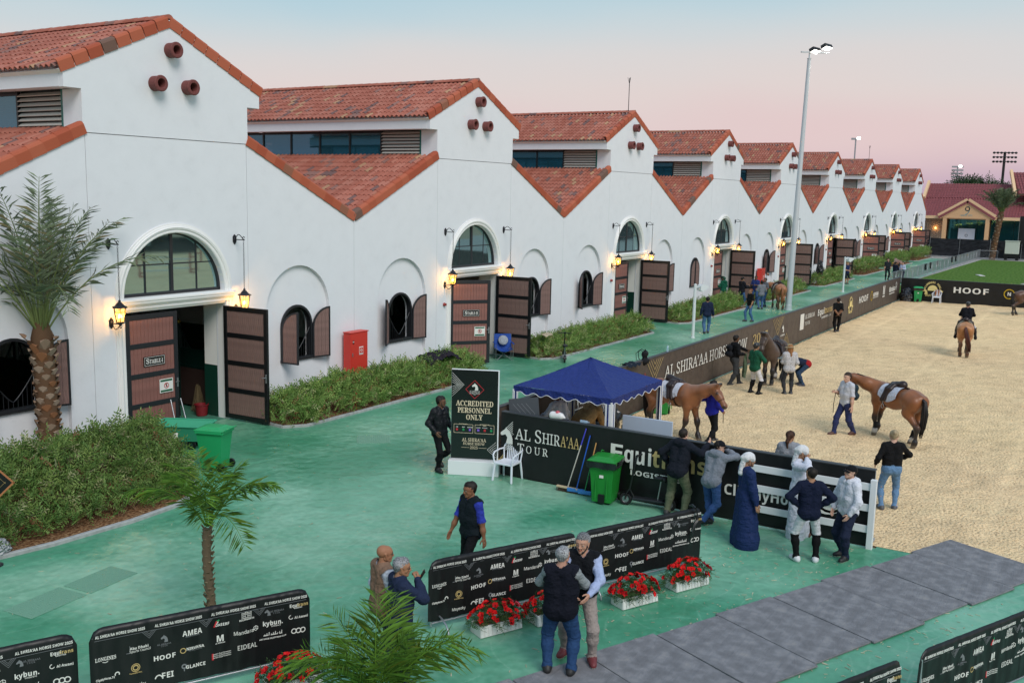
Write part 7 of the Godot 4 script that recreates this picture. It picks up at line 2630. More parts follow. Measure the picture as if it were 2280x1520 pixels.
# ---------------------------------------------------------------- things
func wheelie_bin(label: String, t: Transform3D, c: Color, bag: bool, group := "green wheelie bins") -> Node3D:
	var o := thing("wheelie_bin", label, "bin", t, group)
	var m := mat("bin" + c.to_html(), c, 0.42)
	var mb := MB.new()
	var ring0 := [[0.21, 0.24, 0.06], [0.235, 0.27, 0.5], [0.27, 0.315, 0.93]]
	for i in 2:
		var a: Array = ring0[i]
		var b: Array = ring0[i + 1]
		for s in [-1.0, 1.0]:
			mb.quad(V(-a[0], a[2], s * a[1]), V(a[0], a[2], s * a[1]), V(b[0], b[2], s * b[1]), V(-b[0], b[2], s * b[1]), V(0, -0.1, s).normalized())
			mb.quad(V(s * a[0], a[2], -a[1]), V(s * a[0], a[2], a[1]), V(s * b[0], b[2], b[1]), V(s * b[0], b[2], -b[1]), V(s, -0.08, 0).normalized())
	mb.box(V(0, 0.065, 0), V(0.42, 0.03, 0.48))
	for s in [-1.0, 1.0]:
		mb.box(V(0.285 * s, 0.91, 0), V(0.05, 0.07, 0.66), Basis(), 0.008)
		mb.box(V(0, 0.91, 0.325 * s), V(0.57, 0.07, 0.05), Basis(), 0.008)
		mb.box(V(0.12 * s, 0.5, 0.285), V(0.02, 0.7, 0.02), Basis(V(1, 0, 0), -0.06), 0.005)
	obj("tub", mb, m, o)
	mb = MB.new()
	var lid := func(u: float, v: float) -> Vector3:
		var x := (u - 0.5) * 0.62
		var z := (v - 0.5) * 0.72
		var d := minf(minf(u, 1 - u), minf(v, 1 - v))
		return V(x, 0.955 + clampf(d * 8.0, 0, 1) * 0.03 + clampf((d - 0.14) * 12.0, 0, 1) * 0.035, z)
	mb.grid(24, 24, lid)
	mb.box(V(0, 0.95, 0), V(0.62, 0.02, 0.72), Basis(), 0.006)
	mb.tube([V(-0.24, 0.96, -0.38), V(-0.24, 0.99, -0.42), V(0.24, 0.99, -0.42), V(0.24, 0.96, -0.38)], 0.016, 6)
	obj("lid", mb, m, o)
	for s in [-1.0, 1.0]:
		mb = MB.new()
		mb.lathe([Vector2(0, -0.025), Vector2(0.06, -0.03), Vector2(0.10, -0.025), Vector2(0.10, 0.025), Vector2(0.06, 0.03), Vector2(0, 0.025)], 18, Transform3D(Basis(V(0, 0, 1), PI / 2), V(0.25 * s, 0.10, -0.27)))
		obj("wheel", mb, M["signblack"], o)
	mb = MB.new()
	mb.box(V(0, 0.13, 0.262), V(0.14, 0.2, 0.03), Basis(), 0.01)
	obj("pedal_recess", mb, M["signblack"], o)
	mb = MB.new()
	mb.box(V(0, 0.62, 0.296), V(0.09, 0.06, 0.004), Basis(V(1, 0, 0), -0.075))
	obj("sticker", mb, M["signwhite"], o)
	if bag:
		mb = MB.new()
		var nz := noise(3.0, 12, 2)
		var f := func(u: float, v: float) -> Vector3:
			var a := u * TAU
			var sx := clampf(cos(a) * 1.5, -1, 1)
			var sz := clampf(sin(a) * 1.5, -1, 1)
			return V(sx * (0.32 + 0.012 * sin(u * 60.0)), 0.94 - v * (0.13 + 0.05 * nz.get_noise_1d(u * 20.0)), sz * (0.365 + 0.012 * cos(u * 53.0)))
		mb.grid(60, 4, f)
		obj("bin_bag", mb, mat("binbag", S(20, 20, 22), 0.25, 0.0, 0.6), o)
	return o

func rubbish_bag(label: String, pos: Vector3, s: Vector3, c: Color, sd: int, rough := 0.25) -> void:
	var nz := noise(2.2, sd, 4, FastNoiseLite.TYPE_SIMPLEX)
	var mb := MB.new()
	var f := func(u: float, v: float) -> Vector3:
		var th := u * TAU
		var ph := v * PI
		var d := V(sin(ph) * cos(th), cos(ph), sin(ph) * sin(th))
		var r := 1.0 + 0.36 * absf(nz.get_noise_3dv(d * 0.55)) + 0.07 * nz.get_noise_3dv(d * 1.8)
		var p := d * r * s
		p.y = maxf(p.y * (1.25 if d.y > 0.7 else 1.0), -s.y * 0.75)
		return p + V(0, s.y * 0.76, 0)
	mb.grid(40, 24, f)
	tag(obj("rubbish_bag", mb, mat("bagplastic" + c.to_html(), c, rough, 0.0, 0.6), self, Transform3D(Basis(), pos)), label, "bag")

func plastic_chair(label: String, t: Transform3D) -> Node3D:
	var o := thing("plastic_chair", label, "chair", t, "white plastic garden chairs")
	var m := mat("chairplastic", S(222, 226, 234), 0.4)
	var mb := MB.new()
	var f := func(u: float, v: float) -> Vector3:
		return V((u - 0.5) * lerpf(0.42, 0.47, v), 0.43 - 0.025 * sin(u * PI) * sin(v * PI) - (0.03 * maxf(0.0, v - 0.85) / 0.15), (v - 0.5) * 0.44)
	mb.grid(10, 10, f)
	mb.box(V(0, 0.405, 0.21), V(0.44, 0.04, 0.02), Basis(), 0.006)
	mb.box(V(0, 0.41, -0.215), V(0.4, 0.03, 0.02), Basis(), 0.006)
	for s in [-1.0, 1.0]:
		mb.box(V(0.22 * s, 0.405, 0), V(0.02, 0.04, 0.42), Basis(), 0.006)
	obj("seat", mb, m, o)
	for s in [[-1, 1], [1, 1], [-1, -1], [1, -1]]:
		mb = MB.new()
		mb.bar(V(0.215 * s[0], 0.42, 0.20 * s[1]), V(0.245 * s[0], 0.0, 0.255 * s[1]), 0.045, 0.035, V(0, 0, 1), 0.008)
		obj("leg", mb, m, o)
	mb = MB.new()
	var hoop := []
	for i in 15:
		var a := PI * i / 14.0
		hoop.append(V(cos(a) * 0.24, 0.66 + sin(a) * 0.19, -0.245 - 0.05 * sin(a)))
	hoop = [V(0.215, 0.42, -0.21)] + hoop + [V(-0.215, 0.42, -0.21)]
	mb.tube(hoop, 0.022, 8, true, 0.7)
	for i in 7:
		var x := -0.15 + i * 0.05
		mb.bar(V(x * 0.9, 0.43, -0.215), V(x, 0.66 + sqrt(1 - pow(x / 0.24, 2)) * 0.17, -0.285), 0.026, 0.010, V(0, 0, 1))
	obj("backrest", mb, m, o)
	for s in [-1.0, 1.0]:
		mb = MB.new()
		mb.tube([V(0.24 * s, 0.66, -0.245), V(0.275 * s, 0.66, -0.1), V(0.28 * s, 0.64, 0.12), V(0.26 * s, 0.60, 0.22), V(0.225 * s, 0.42, 0.22)], 0.022, 8, true, 0.7)
		obj("armrest", mb, m, o)
	return o

func scooter(label: String, t: Transform3D, c: Color, seat: bool) -> void:
	var o := thing("electric_scooter", label, "scooter", t)
	var mb := MB.new()
	mb.box(V(0, 0.17, 0), V(0.16, 0.05, 0.66), Basis(), 0.012)
	mb.box(V(0, 0.198, 0), V(0.14, 0.006, 0.62))
	obj("deck", mb, mat("scooterdeck" + c.to_html(), c, 0.45, 0.4), o)
	for z in [-0.46, 0.48]:
		mb = MB.new()
		mb.lathe([Vector2(0.075, -0.03), Vector2(0.115, -0.035), Vector2(0.135, -0.015), Vector2(0.135, 0.015), Vector2(0.115, 0.035), Vector2(0.075, 0.03)], 24, Transform3D(Basis(V(0, 0, 1), PI / 2), V(0, 0.136, z)))
		obj("tyre", mb, mat("tyre", S(24, 24, 26), 0.8), o)
		mb = MB.new()
		mb.lathe([Vector2(0, -0.028), Vector2(0.03, -0.03), Vector2(0.035, -0.012), Vector2(0.066, -0.012), Vector2(0.078, -0.026), Vector2(0.078, 0.026), Vector2(0.066, 0.012), Vector2(0.035, 0.012), Vector2(0.03, 0.03), Vector2(0, 0.028)], 20, Transform3D(Basis(V(0, 0, 1), PI / 2), V(0, 0.136, z)))
		obj("rim", mb, M["steel"], o)
	mb = MB.new()
	mb.tube([V(0, 0.18, 0.30), V(0, 0.28, 0.36), V(0, 0.36, 0.40), V(0, 1.05, 0.28)], 0.021, 8)
	for s in [-1.0, 1.0]:
		mb.tube([V(0.055 * s, 0.136, 0.48), V(0.055 * s, 0.26, 0.46), V(0.02 * s, 0.36, 0.40)], 0.016, 6)
		mb.tube([V(0.06 * s, 0.136, -0.46), V(0.06 * s, 0.18, -0.33)], 0.016, 6)
		var sp := []
		for i in 25:
			var f := i / 24.0
			sp.append(V(0.055 * s + cos(f * 40.0) * 0.022, 0.17 + f * 0.12, 0.475 - f * 0.03 + sin(f * 40.0) * 0.022))
		mb.tube(sp, 0.006, 4)
	mb.tube([V(-0.24, 1.06, 0.24), V(-0.08, 1.06, 0.275), V(0.08, 1.06, 0.275), V(0.24, 1.06, 0.24)], 0.014, 6)
	mb.box(V(0, 1.08, 0.27), V(0.10, 0.04, 0.05), Basis(), 0.008)
	obj("frame", mb, M["blackmetal"], o)
	mb = MB.new()
	for s in [-1.0, 1.0]:
		mb = MB.new()
		mb.tube([V(0.14 * s, 1.06, 0.262), V(0.26 * s, 1.06, 0.235)], 0.019, 8)
		obj("grip", mb, M["tyre"] if M.has("tyre") else M["signblack"], o)
	for z in [-0.46, 0.48]:
		mb = MB.new()
		var fp := func(u: float, v: float) -> Vector3:
			var a := lerpf(0.35, 2.6, u)
			return V((v - 0.5) * 0.09, 0.136 + sin(a) * 0.16, z + cos(a) * 0.16 * (-1.0 if z < 0 else 1.0))
		mb.grid(12, 2, fp)
		obj("mudguard", mb, M["blackmetal"], o)
	if seat:
		mb = MB.new()
		mb.tube([V(0, 0.19, -0.20), V(0, 0.62, -0.26)], 0.016, 8)
		obj("seat_post", mb, M["steel"], o)
		var n := nets([cap(V(0.05, 0.65, -0.34), V(-0.05, 0.65, -0.34), 0.055, 0.055, 1), cap(V(0, 0.655, -0.30), V(0, 0.65, -0.14), 0.06, 0.035, 1)], 0.014, 0.03)
		mb = MB.new()
		net_add(mb, n, {})
		obj("saddle", mb, M["signblack"], o)

func fire_cabinet(label: String, t: Transform3D) -> Node3D:
	var o := thing("fire_cabinet", label, "fire cabinet", t, "red fire cabinets on the stable wall")
	var m := mat("firered", S(206, 58, 46), 0.4)
	var mb := MB.new()
	mb.box(V(0, 0.86, 0.15), V(0.84, 1.58, 0.30), Basis(), 0.01)
	mb.box(V(0, 1.66, 0.16), V(0.88, 0.03, 0.34), Basis(), 0.006)
	for s in [-1.0, 1.0]:
		mb.box(V(0.36 * s, 0.035, 0.15), V(0.06, 0.08, 0.22))
	obj("body", mb, m, o)
	mb = MB.new()
	mb.box(V(0, 1.06, 0.306), V(0.80, 1.14, 0.014), Basis(), 0.004)
	var dr := obj("door", mb, m, o)
	mb = MB.new()
	mb.box(V(0, 0.27, 0.306), V(0.80, 0.37, 0.014), Basis(), 0.004)
	obj("lower_door", mb, m, o)
	mb = MB.new()
	mb.box(V(-0.34, 0.95, 0.322), V(0.04, 0.12, 0.02), Basis(), 0.004)
	obj("handle", mb, M["steel"], dr)
	mb = MB.new()
	mb.box(V(0.08, 1.05, 0.315), V(0.20, 0.26, 0.005))
	obj("notice", mb, M["signwhite"], dr)
	mb = MB.new()
	mb.box(V(0.08, 1.06, 0.319), V(0.17, 0.17, 0.004))
	obj("notice_print", mb, m, dr)
	mb = MB.new()
	mb.lathe([Vector2(0.05, 0), Vector2(0.05, 0.004), Vector2(0.03, 0.004), Vector2(0.03, 0.0)], 16, Transform3D(Basis(V(1, 0, 0), PI / 2), V(0.08, 1.06, 0.320)))
	mb.box(V(-0.3, 1.36, 0.315), V(0.06, 0.12, 0.004))
	words(mb, Transform3D(), "FIRE HOSE", Vector2(0.08, 0.955), 0.03, false, true)
	for i in mb.v.size():
		mb.v[i].z = maxf(mb.v[i].z, 0.32)
	obj("print", mb, M["signwhite"], dr)
	return o

func canopy() -> void:
	var o := thing("canopy_tent", "blue pop-up canopy with striped legs in the arena corner", "canopy", Transform3D(Basis(), V(3.55, 0, 10.33)))
	var hx := 1.42
	var hz := 1.27
	var blue := cloth(S(42, 58, 124), 0.6)
	var peak := V(0, 2.60, 0)
	var cs := [V(-hx, 1.98, -hz), V(hx, 1.98, -hz), V(hx, 1.98, hz), V(-hx, 1.98, hz)]
	for i in 4:
		var a: Vector3 = cs[i]
		var b: Vector3 = cs[(i + 1) % 4]
		var mb := MB.new()
		var f := func(u: float, v: float) -> Vector3:
			var p := a.lerp(b, u).lerp(peak, v)
			p.y -= 0.075 * sin(PI * v) * (0.35 + 0.65 * sin(PI * u)) - 0.012 * fold_noise.get_noise_2d(u * 9.0 + i * 7.0, v * 7.0)
			return p
		mb.grid(20, 14, f)
		obj("roof_panel", mb, blue, o)
		mb = MB.new()
		var out := ((a + b) * V(0.5, 0, 0.5)).normalized()
		var g := func(u: float, v: float) -> Vector3:
			var p := a.lerp(b, u)
			return p + V(0, -v * (0.155 + 0.035 * cos(u * TAU * 7.0)), 0) + out * (0.014 * sin(u * 31.0) * v + 0.006)
		mb.grid(56, 4, g)
		obj("valance", mb, blue, o)
		mb = MB.new()
		var hem := []
		for q in 57:
			hem.append(g.call(q / 56.0, 1.0))
		mb.tube(hem, 0.008, 4)
		obj("hem", mb, M["whitepaint"], o)
		mb = MB.new()
		for s in [-1.0, 1.0]:
			mb.box(V(a.x, 0.95, a.z) + V(0.028 * s * 0, 0, 0), V(0.035, 1.9, 0.035)) if s < 0 else null
		obj("leg", mb, M["whitepaint"], o)
		# cloth sleeve on the leg: blue between white edges
		for q in 3:
			mb = MB.new()
			var k := [-0.043, 0.0, 0.043][q] as float
			var ix := -signf(a.x)
			var iz := -signf(a.z)
			mb.box(V(a.x + ix * (0.03 + 0.045 + k), 0.97, a.z - iz * 0.024), V(0.043, 1.78, 0.006))
			mb.box(V(a.x - ix * 0.024, 0.97, a.z + iz * (0.03 + 0.045 + k)), V(0.006, 1.78, 0.043))
			obj("leg_sleeve", mb, blue if q == 1 else M["whitepaint"], o)
		mb = MB.new()
		mb.xf = Transform3D(Basis(), -out * 0.07)
		mb.bar(a + V(0, -0.02, 0), a.lerp(b, 0.5) + V(0, -0.13, 0), 0.016, 0.016)
		mb.bar(a.lerp(b, 0.5) + V(0, -0.13, 0), b + V(0, -0.02, 0), 0.016, 0.016)
		mb.bar(a + V(0, -0.15, 0), a.lerp(b, 0.5) + V(0, -0.05, 0), 0.016, 0.016)
		mb.bar(a.lerp(b, 0.5) + V(0, -0.05, 0), b + V(0, -0.15, 0), 0.016, 0.016)
		obj("truss", mb, M["whitepaint"], o)

func sign_board() -> void:
	# faces -x and a little towards -z
	var d := (Vector2(1.38, 9.14) - Vector2(0.91, 8.11)).normalized()
	var o := thing("sign_board", "tall black sign board for accredited personnel, on a white foot", "sign", Transform3D(Basis(V(d.x, 0, d.y), V(0, 1, 0), V(-d.y, 0, d.x)), V(0.93, 0, 8.12)))
	var mb := MB.new()
	mb.box(V(0.56, 0.17, 0.0), V(1.18, 0.34, 0.34), Basis(), 0.008)
	obj("foot", mb, M["whitepaint"], o)
	mb = MB.new()
	mb.box(V(0.56, 1.40, 0), V(1.10, 2.10, 0.06), Basis(), 0.006)
	obj("panel", mb, M["whitepaint"], o)
	mb = MB.new()
	mb.box(V(0.55, 1.40, 0.031), V(1.07, 2.07, 0.006))
	obj("face", mb, mat("signface", S(18, 20, 20), 0.22, 0.0, 0.6), o)
	var F := Transform3D(Basis(), V(0, 0, 0.035))
	var w := MB.new(); var g := MB.new(); var r := MB.new(); var v := MB.new(); var gr := MB.new()
	fitw(g, F, "ACCREDITED", 0.12, 0.98, 1.66, 0.115, true, true)
	fitw(g, F, "PERSONNEL", 0.16, 0.94, 1.50, 0.115, true, true)
	fitw(g, F, "ONLY", 0.36, 0.74, 1.34, 0.115, true, true)
	stroke(r, F, [Vector2(0.55, 2.20), Vector2(0.76, 1.99), Vector2(0.55, 1.78), Vector2(0.34, 1.99), Vector2(0.55, 2.20)], 0.010)
	horse_head(w, F, Vector2(0.55, 2.05), 0.15)
	fitw(w, F, "AL SHIRA’AA", 0.43, 0.67, 1.945, 0.035); words(w, F, "HORSE SHOW", Vector2(0.55, 1.90), 0.026); words(w, F, "2025", Vector2(0.55, 1.87), 0.018)
	for i in 5:
		stroke(w, F, [Vector2(0.03, 2.36 - i * 0.055), Vector2(0.30 - i * 0.04 * 0 - i * 0.035, 2.09), Vector2(0.03, 1.82 + i * 0.055)], 0.006)
	for x in [0.08, 0.57]:
		stroke(g, F, [Vector2(x + 0.13, 1.17), Vector2(x, 1.17), Vector2(x, 0.97), Vector2(x + 0.44, 0.97), Vector2(x + 0.44, 1.17), Vector2(x + 0.32, 1.17)], 0.006)
	words(g, F, "WRISTBANDS", Vector2(0.30, 1.175), 0.022, false, true); words(g, F, "ACCREDITATION", Vector2(0.79, 1.18), 0.020, false, true); words(g, F, "CARDS", Vector2(0.79, 1.155), 0.018, false, true)
	for i in 3:
		var a: Array = [["FEI", "NAT", "GROOM"], ["OWNER", "OFFICIAL", "ALL"]]
		words(w, F, a[0][i], Vector2(0.15 + i * 0.15, 1.105), 0.024, false, true)
		words(w, F, a[1][i], Vector2(0.645 + i * 0.15, 1.105), 0.020, false, true)
		var tgt: MB = [r, gr, v][i]
		tgt.box(F * V(0.15 + i * 0.15, 1.045, 0), V(0.045, 0.05, 0.004))
		(v if i == 0 else r if i == 1 else gr).box(F * V(0.645 + i * 0.15, 1.045, 0), V(0.05, 0.05, 0.004))
	fitw(g, F, "AL SHIRA’AA", 0.27, 0.83, 0.81, 0.075)
	fitw(g, F, "HORSE SHOW", 0.30, 0.80, 0.72, 0.055)
	words(g, F, "2025", Vector2(0.55, 0.63), 0.06)
	stroke(g, F, [Vector2(0.26, 0.63), Vector2(0.44, 0.63)], 0.005); stroke(g, F, [Vector2(0.66, 0.63), Vector2(0.84, 0.63)], 0.005)
	for i in 4:
		stroke(w, F, [Vector2(1.06, 0.78 - i * 0.06), Vector2(0.86 + i * 0.055, 0.60), Vector2(1.06, 0.42 + i * 0.06)], 0.006)
	obj("print", w, M["prwhite"], o); obj("print_gold", g, mat("prpalegold", S(226, 208, 176), 0.5), o); obj("print_red", r, M["prred"], o); obj("print_violet", v, M["prviolet"], o); obj("print_green", gr, M["prgreen"], o)

func mast() -> void:
	var o := thing("floodlight_mast", "tall grey floodlight mast behind the arena fence, its lamp lit", "mast", Transform3D(Basis(V(0, 0, 1), -0.012) * Basis(V(1, 0, 0), 0.016), V(40.43, 0, 4.79)))
	var m := mat("mastpaint", S(192, 198, 202), 0.5, 0.2)
	var mb := MB.new()
	mb.lathe([Vector2(0.24, 0), Vector2(0.24, 0.05), Vector2(0.20, 0.06), Vector2(0.20, 0.3), Vector2(0.185, 0.32), Vector2(0.10, 14.4), Vector2(0.12, 14.42), Vector2(0.12, 14.46), Vector2(0, 14.47)], 16)
	obj("pole", mb, m, o)
	mb = MB.new()
	mb.tube([V(0, 14.45, 0), V(0, 14.85, 0)], 0.05, 8)
	mb.bar(V(-0.5, 14.75, -0.35), V(0.9, 14.85, 0.8), 0.08, 0.08)
	obj("cross_arm", mb, m, o)
	for q in [[0.8, 15.0, 0.75], [0.25, 14.75, 0.25]]:
		var f := sub("floodlight", o, Transform3D(Basis.looking_at(V(-0.12, -0.9, 0.42).normalized()), V(q[0], q[1] + 0.1, q[2])))
		mb = MB.new()
		mb.box(V(0, 0, 0.05), V(0.75, 0.36, 0.12), Basis(), 0.02)
		for i in 8:
			mb.box(V(-0.35 + i * 0.1, 0, 0.15), V(0.02, 0.32, 0.1))
		obj("housing", mb, M["darkmetal"], f)
		mb = MB.new()
		mb.box(V(0, 0, -0.018), V(0.68, 0.3, 0.012))
		var em := mat("floodlens", S(255, 250, 240), 0.3)
		em.emission_enabled = true
		em.emission = S(255, 248, 236)
		em.emission_energy_multiplier = 6.0
		obj("lamp_lens", mb, em, f)
		var li := SpotLight3D.new()
		li.name = "flood_beam"
		li.light_color = S(255, 246, 232)
		li.light_energy = 14.0
		li.light_size = 0.3
		li.spot_angle = 55.0
		li.spot_range = 80.0
		li.spot_attenuation = 2.0
		li.shadow_enabled = true
		li.position = V(0, 0, -0.06)
		f.add_child(li, true)

func lamp_post(label: String, pos: Vector3, turn: float) -> Node3D:
	var o := thing("lamp_post", label, "lamp post", Transform3D(roty(turn), pos), "short white lamp posts along the arena fence")
	var m := mat("lamppaint", S(216, 220, 220), 0.45)
	var mb := MB.new()
	mb.lathe([Vector2(0.11, 0), Vector2(0.11, 0.03), Vector2(0.075, 0.04), Vector2(0.07, 2.5), Vector2(0, 2.53)], 14)
	obj("pole", mb, m, o)
	mb = MB.new()
	mb.bar(V(0, 2.38, 0), V(0, 2.38, 0.24), 0.05, 0.05)
	obj("arm", mb, m, o)
	mb = MB.new()
	mb.extrude(P2([0.18, 2.22, 0.34, 2.16, 0.62, 2.36, 0.56, 2.46, 0.3, 2.50, 0.2, 2.42]), -0.19, 0.19)
	var hd := MB.new()
	hd.xf = Transform3D(Basis(V(0, 0, 1), V(0, 1, 0), V(-1, 0, 0)), Vector3.ZERO)
	hd.extrude(P2([0.18, 2.22, 0.34, 2.16, 0.62, 2.36, 0.56, 2.46, 0.3, 2.50, 0.2, 2.42]), -0.19, 0.19)
	obj("lamp_head", hd, m, o)
	return o

func small_things() -> void:
	canopy()
	sign_board()
	mast()
	var lp := lamp_post("short white lamp post beside the walking man in navy", V(25.59, 0, 4.55), 50.0)
	copy_of(lp, Transform3D(roty(50), V(54.9, 0, 4.64)), "short white lamp post beside the woman in shorts", "short white lamp posts along the arena fence")
	# bins
	wheelie_bin("bright green wheelie bin behind the young palm, by the broad hedge", at(-1.98, 0, 3.55, 200), S(34, 156, 94), false)
	wheelie_bin("green wheelie bin with a black bag under its lid, beside the brooms", at(1.08, 0, 12.02, -82), S(30, 132, 46), true)
	wheelie_bin("green wheelie bin behind the blue canopy, only its lid in view", at(9.7, 0, 9.65, 10), S(34, 140, 58), false)
	wheelie_bin("green wheelie bin in the far corner of the arena", at(51.3, 0, 10.25, -80), S(34, 150, 84), true)
	plastic_chair("white plastic armchair in front of the tall black sign", at(1.22, 0, 9.5, -88))
	plastic_chair("white plastic armchair with a brown cloth, at the far end of the arena", at(51.3, 0, 11.4, -90))
	var bc := MB.new()
	bc.grid(8, 10, func(u: float, t: float) -> Vector3: return V((u - 0.5) * 0.32, 0.90 - absf(t - 0.25) * 0.6, -0.31 + 0.09 * t + 0.01 * sin(u * 12.0)))
	tag(obj("cloth", bc, cloth(S(160, 104, 72)), self, at(51.3, 0, 11.4, -90)), "brown cloth over the back of the far plastic chair", "cloth")
	rubbish_bag("black rubbish bag beside the bin in the far corner of the arena", V(51.2, 0, 9.55), V(0.42, 0.42, 0.42), S(22, 24, 30), 3)
	rubbish_bag("black rubbish bag heap under the right side of the canopy", V(5.9, 0, 9.6), V(0.42, 0.62, 0.40), S(20, 21, 24), 4)
	rubbish_bag("smaller black rubbish bag at the foot of the fence under the canopy", V(5.3, 0, 9.5), V(0.34, 0.3, 0.34), S(24, 25, 28), 5)
	rubbish_bag("white plastic sack on the kerb at the left edge", V(-7.9, 0.03, 4.7), V(0.24, 0.14, 0.2), S(178, 178, 180), 6, 0.5)
	# board behind the front fence
	var mb := MB.new()
	mb.box(V(0, 0.98, 0), V(1.22, 0.96, 0.05), Basis(), 0.006)
	var bo := thing("blank_board", "blank grey board on a stand behind the black fence, by the canopy", "board", Transform3D(Basis(V(0, 0, 1), V(0, 1, 0), V(-1, 0, 0)), V(3.0, 0, 12.1)))
	obj("panel", mb, mat("greyboard", S(178, 190, 206), 0.5), bo)
	mb = MB.new()
	for s in [-1.0, 1.0]:
		mb.bar(V(0.5 * s, 0.9, -0.03), V(0.5 * s, 0.02, -0.25), 0.03, 0.03)
		mb.bar(V(0.5 * s, 0.9, -0.03), V(0.5 * s, 0.02, 0.1), 0.03, 0.03)
	obj("stand", mb, M["tubesteel"], bo)
	# tilted panel with dark boxes at the sign
	var tp := MB.new()
	tp.box(V(0, 0.5, 0), V(0.7, 1.05, 0.05), Basis(), 0.006)
	var tpo := thing("leaning_board", "loose grey panel with chevrons leaning inside the fence corner behind the sign", "panel", Transform3D(Basis.from_euler(V(-0.22, -1.2, 0.12)), V(1.85, 0.75, 9.6)))
	obj("panel", tp, mat("panelgrey", S(62, 66, 70), 0.4), tpo)
	var tg := MB.new()
	for i in 4:
		stroke(tg, Transform3D(Basis(), V(0, 0.5, 0.026)), [Vector2(-0.25 + i * 0.1, 0.4), Vector2(-0.05 + i * 0.1, 0.15), Vector2(-0.25 + i * 0.1, -0.1)], 0.008)
	obj("print", tg, M["prgrey"], tpo)
	# umbrella feet
	for q in [[5.05, 9.75, "left"], [5.75, 10.25, "right"]]:
		var u := thing("parasol_foot", "round grey parasol foot with a black tube under the canopy edge, %s" % ("nearer the fence lettering" if q[2] == "left" else "nearer the rubbish bags"), "parasol foot", at(q[0], 0, q[1]), "parasol feet under the canopy")
		var b := MB.new()
		b.lathe([Vector2(0.30, 0.0), Vector2(0.31, 0.05), Vector2(0.28, 0.08), Vector2(0.06, 0.10), Vector2(0, 0.10)], 24)
		obj("base", b, mat("basegrey", S(84, 86, 88), 0.7), u)
		b = MB.new()
		b.lathe([Vector2(0.05, 0.10), Vector2(0.05, 0.5), Vector2(0.04, 0.5), Vector2(0.04, 0.2)], 14)
		obj("tube", b, M["signblack"], u)
	# bag of food and bottle on the fence top
	var fb := MB.new()
	net_add(fb, nets([cap(V(-0.1, 0.07, 0), V(0.1, 0.07, 0), 0.09, 0.075, 1), cap(V(0.1, 0.07, 0), V(0.2, 0.05, 0.0), 0.06, 0.02, 1), cap(V(0, 0.1, 0), V(0.02, 0.14, 0), 0.06, 0.05, 2)], 0.016, 0.03), {2: Color(0.5, 0.08, 0.10)}, Transform3D(), Color(0.72, 0.70, 0.68))
	tag(obj("plastic_bag", fb, mat("thinplastic", Color.WHITE, 0.3), self, Transform3D(roty(-90), V(1.55, 1.50, 10.55))), "white plastic bag with dark red fruit on the fence top under the canopy", "bag")
	var bt := MB.new()
	bt.lathe([Vector2(0, 0), Vector2(0.034, 0), Vector2(0.034, 0.15), Vector2(0.014, 0.19), Vector2(0.014, 0.21), Vector2(0, 0.21)], 12)
	var wm := mat("waterbottle", Color(0.72, 0.85, 0.95, 0.35), 0.05)
	wm.transparency = BaseMaterial3D.TRANSPARENCY_ALPHA
	tag(obj("water_bottle", bt, wm, self, Transform3D(Basis(V(1, 0, 0), PI / 2), V(1.54, 1.535, 11.15))), "clear water bottle lying on the fence top near the fruit bag", "bottle")
	tag(obj("water_bottle", bt.mesh(), wm, self, at(11.75, 1.55, 8.95)), "clear water bottle standing on the long brown fence", "bottle")
	backpack("black backpack with a yellow stripe hanging over the long brown fence", Transform3D(roty(8), V(9.9, 1.38, 8.98)), S(26, 27, 30))
	var cl := MB.new()
	cl.grid(14, 10, func(u: float, t: float) -> Vector3: return V((u - 0.5) * 0.7, 1.58 - 0.10 * absf(t - 0.4) + 0.03 * sin(u * 15.0 + t * 6.0), (t - 0.5) * 0.4))
	tag(obj("cloth", cl, cloth(S(34, 42, 54)), self, at(8.9, 0, 8.98)), "dark cloth laid over the fence top next to the hanging backpack", "cloth")
	# brooms at the black fence
	var hs := [[11.05, 11.35, S(70, 70, 190), S(196, 190, 180), "broom with a violet and white handle against the black fence", "broom"], [11.28, 11.45, S(40, 84, 190), S(40, 96, 190), "squeegee with a blue handle against the black fence", "squeegee"], [11.5, 11.6, S(190, 140, 80), S(40, 140, 80), "broom with a wooden and green handle, partly behind the green bin", "broom"]]
	for i in 3:
		var q: Array = hs[i]
		var o := thing("broom", q[4], q[5], Transform3D(), "brooms leaning on the black fence")
		mb = MB.new()
		var a := V(1.22 - i * 0.03, 0.10, q[0])
		var b := V(1.43, 1.42 - i * 0.14, q[1])
		mb.tube([a, a.lerp(b, 0.72)], 0.013, 7)
		obj("handle", mb, mat("stick%d" % i, q[3], 0.5), o)
		mb = MB.new()
		mb.tube([a.lerp(b, 0.72), b], 0.014, 7)
		obj("handle_end", mb, mat("stickend%d" % i, q[2], 0.5), o)
		mb = MB.new()
		if i == 0:
			mb.box(a + V(-0.02, 0.0, 0.0), V(0.07, 0.04, 0.52), Basis(), 0.006)
			obj("head", mb, mat("broomwood", S(206, 184, 150), 0.6), o)
			mb = MB.new()
			for s in 90:
				var p := a + V(-0.045 + 0.012 * (s % 5), -0.02, -0.25 + 0.5 * s / 90.0)
				mb.tube([p, p + V(-0.01, -0.085, rng.randf_range(-0.008, 0.008))], 0.004, 3, false)
			obj("bristles", mb, mat("bristle", S(92, 70, 56), 0.9), o)
		else:
			mb.box(a + V(0, -0.02, 0.0), V(0.05, 0.08, 0.42 if i == 1 else 0.3), Basis(V(0, 1, 0), 0.15), 0.008)
			obj("head", mb, mat("bluehead", S(60, 130, 200), 0.5), o)
	scooter("black electric scooter with a seat parked along the black fence", at(1.22, 0, 12.95, 190), S(44, 46, 50), true)
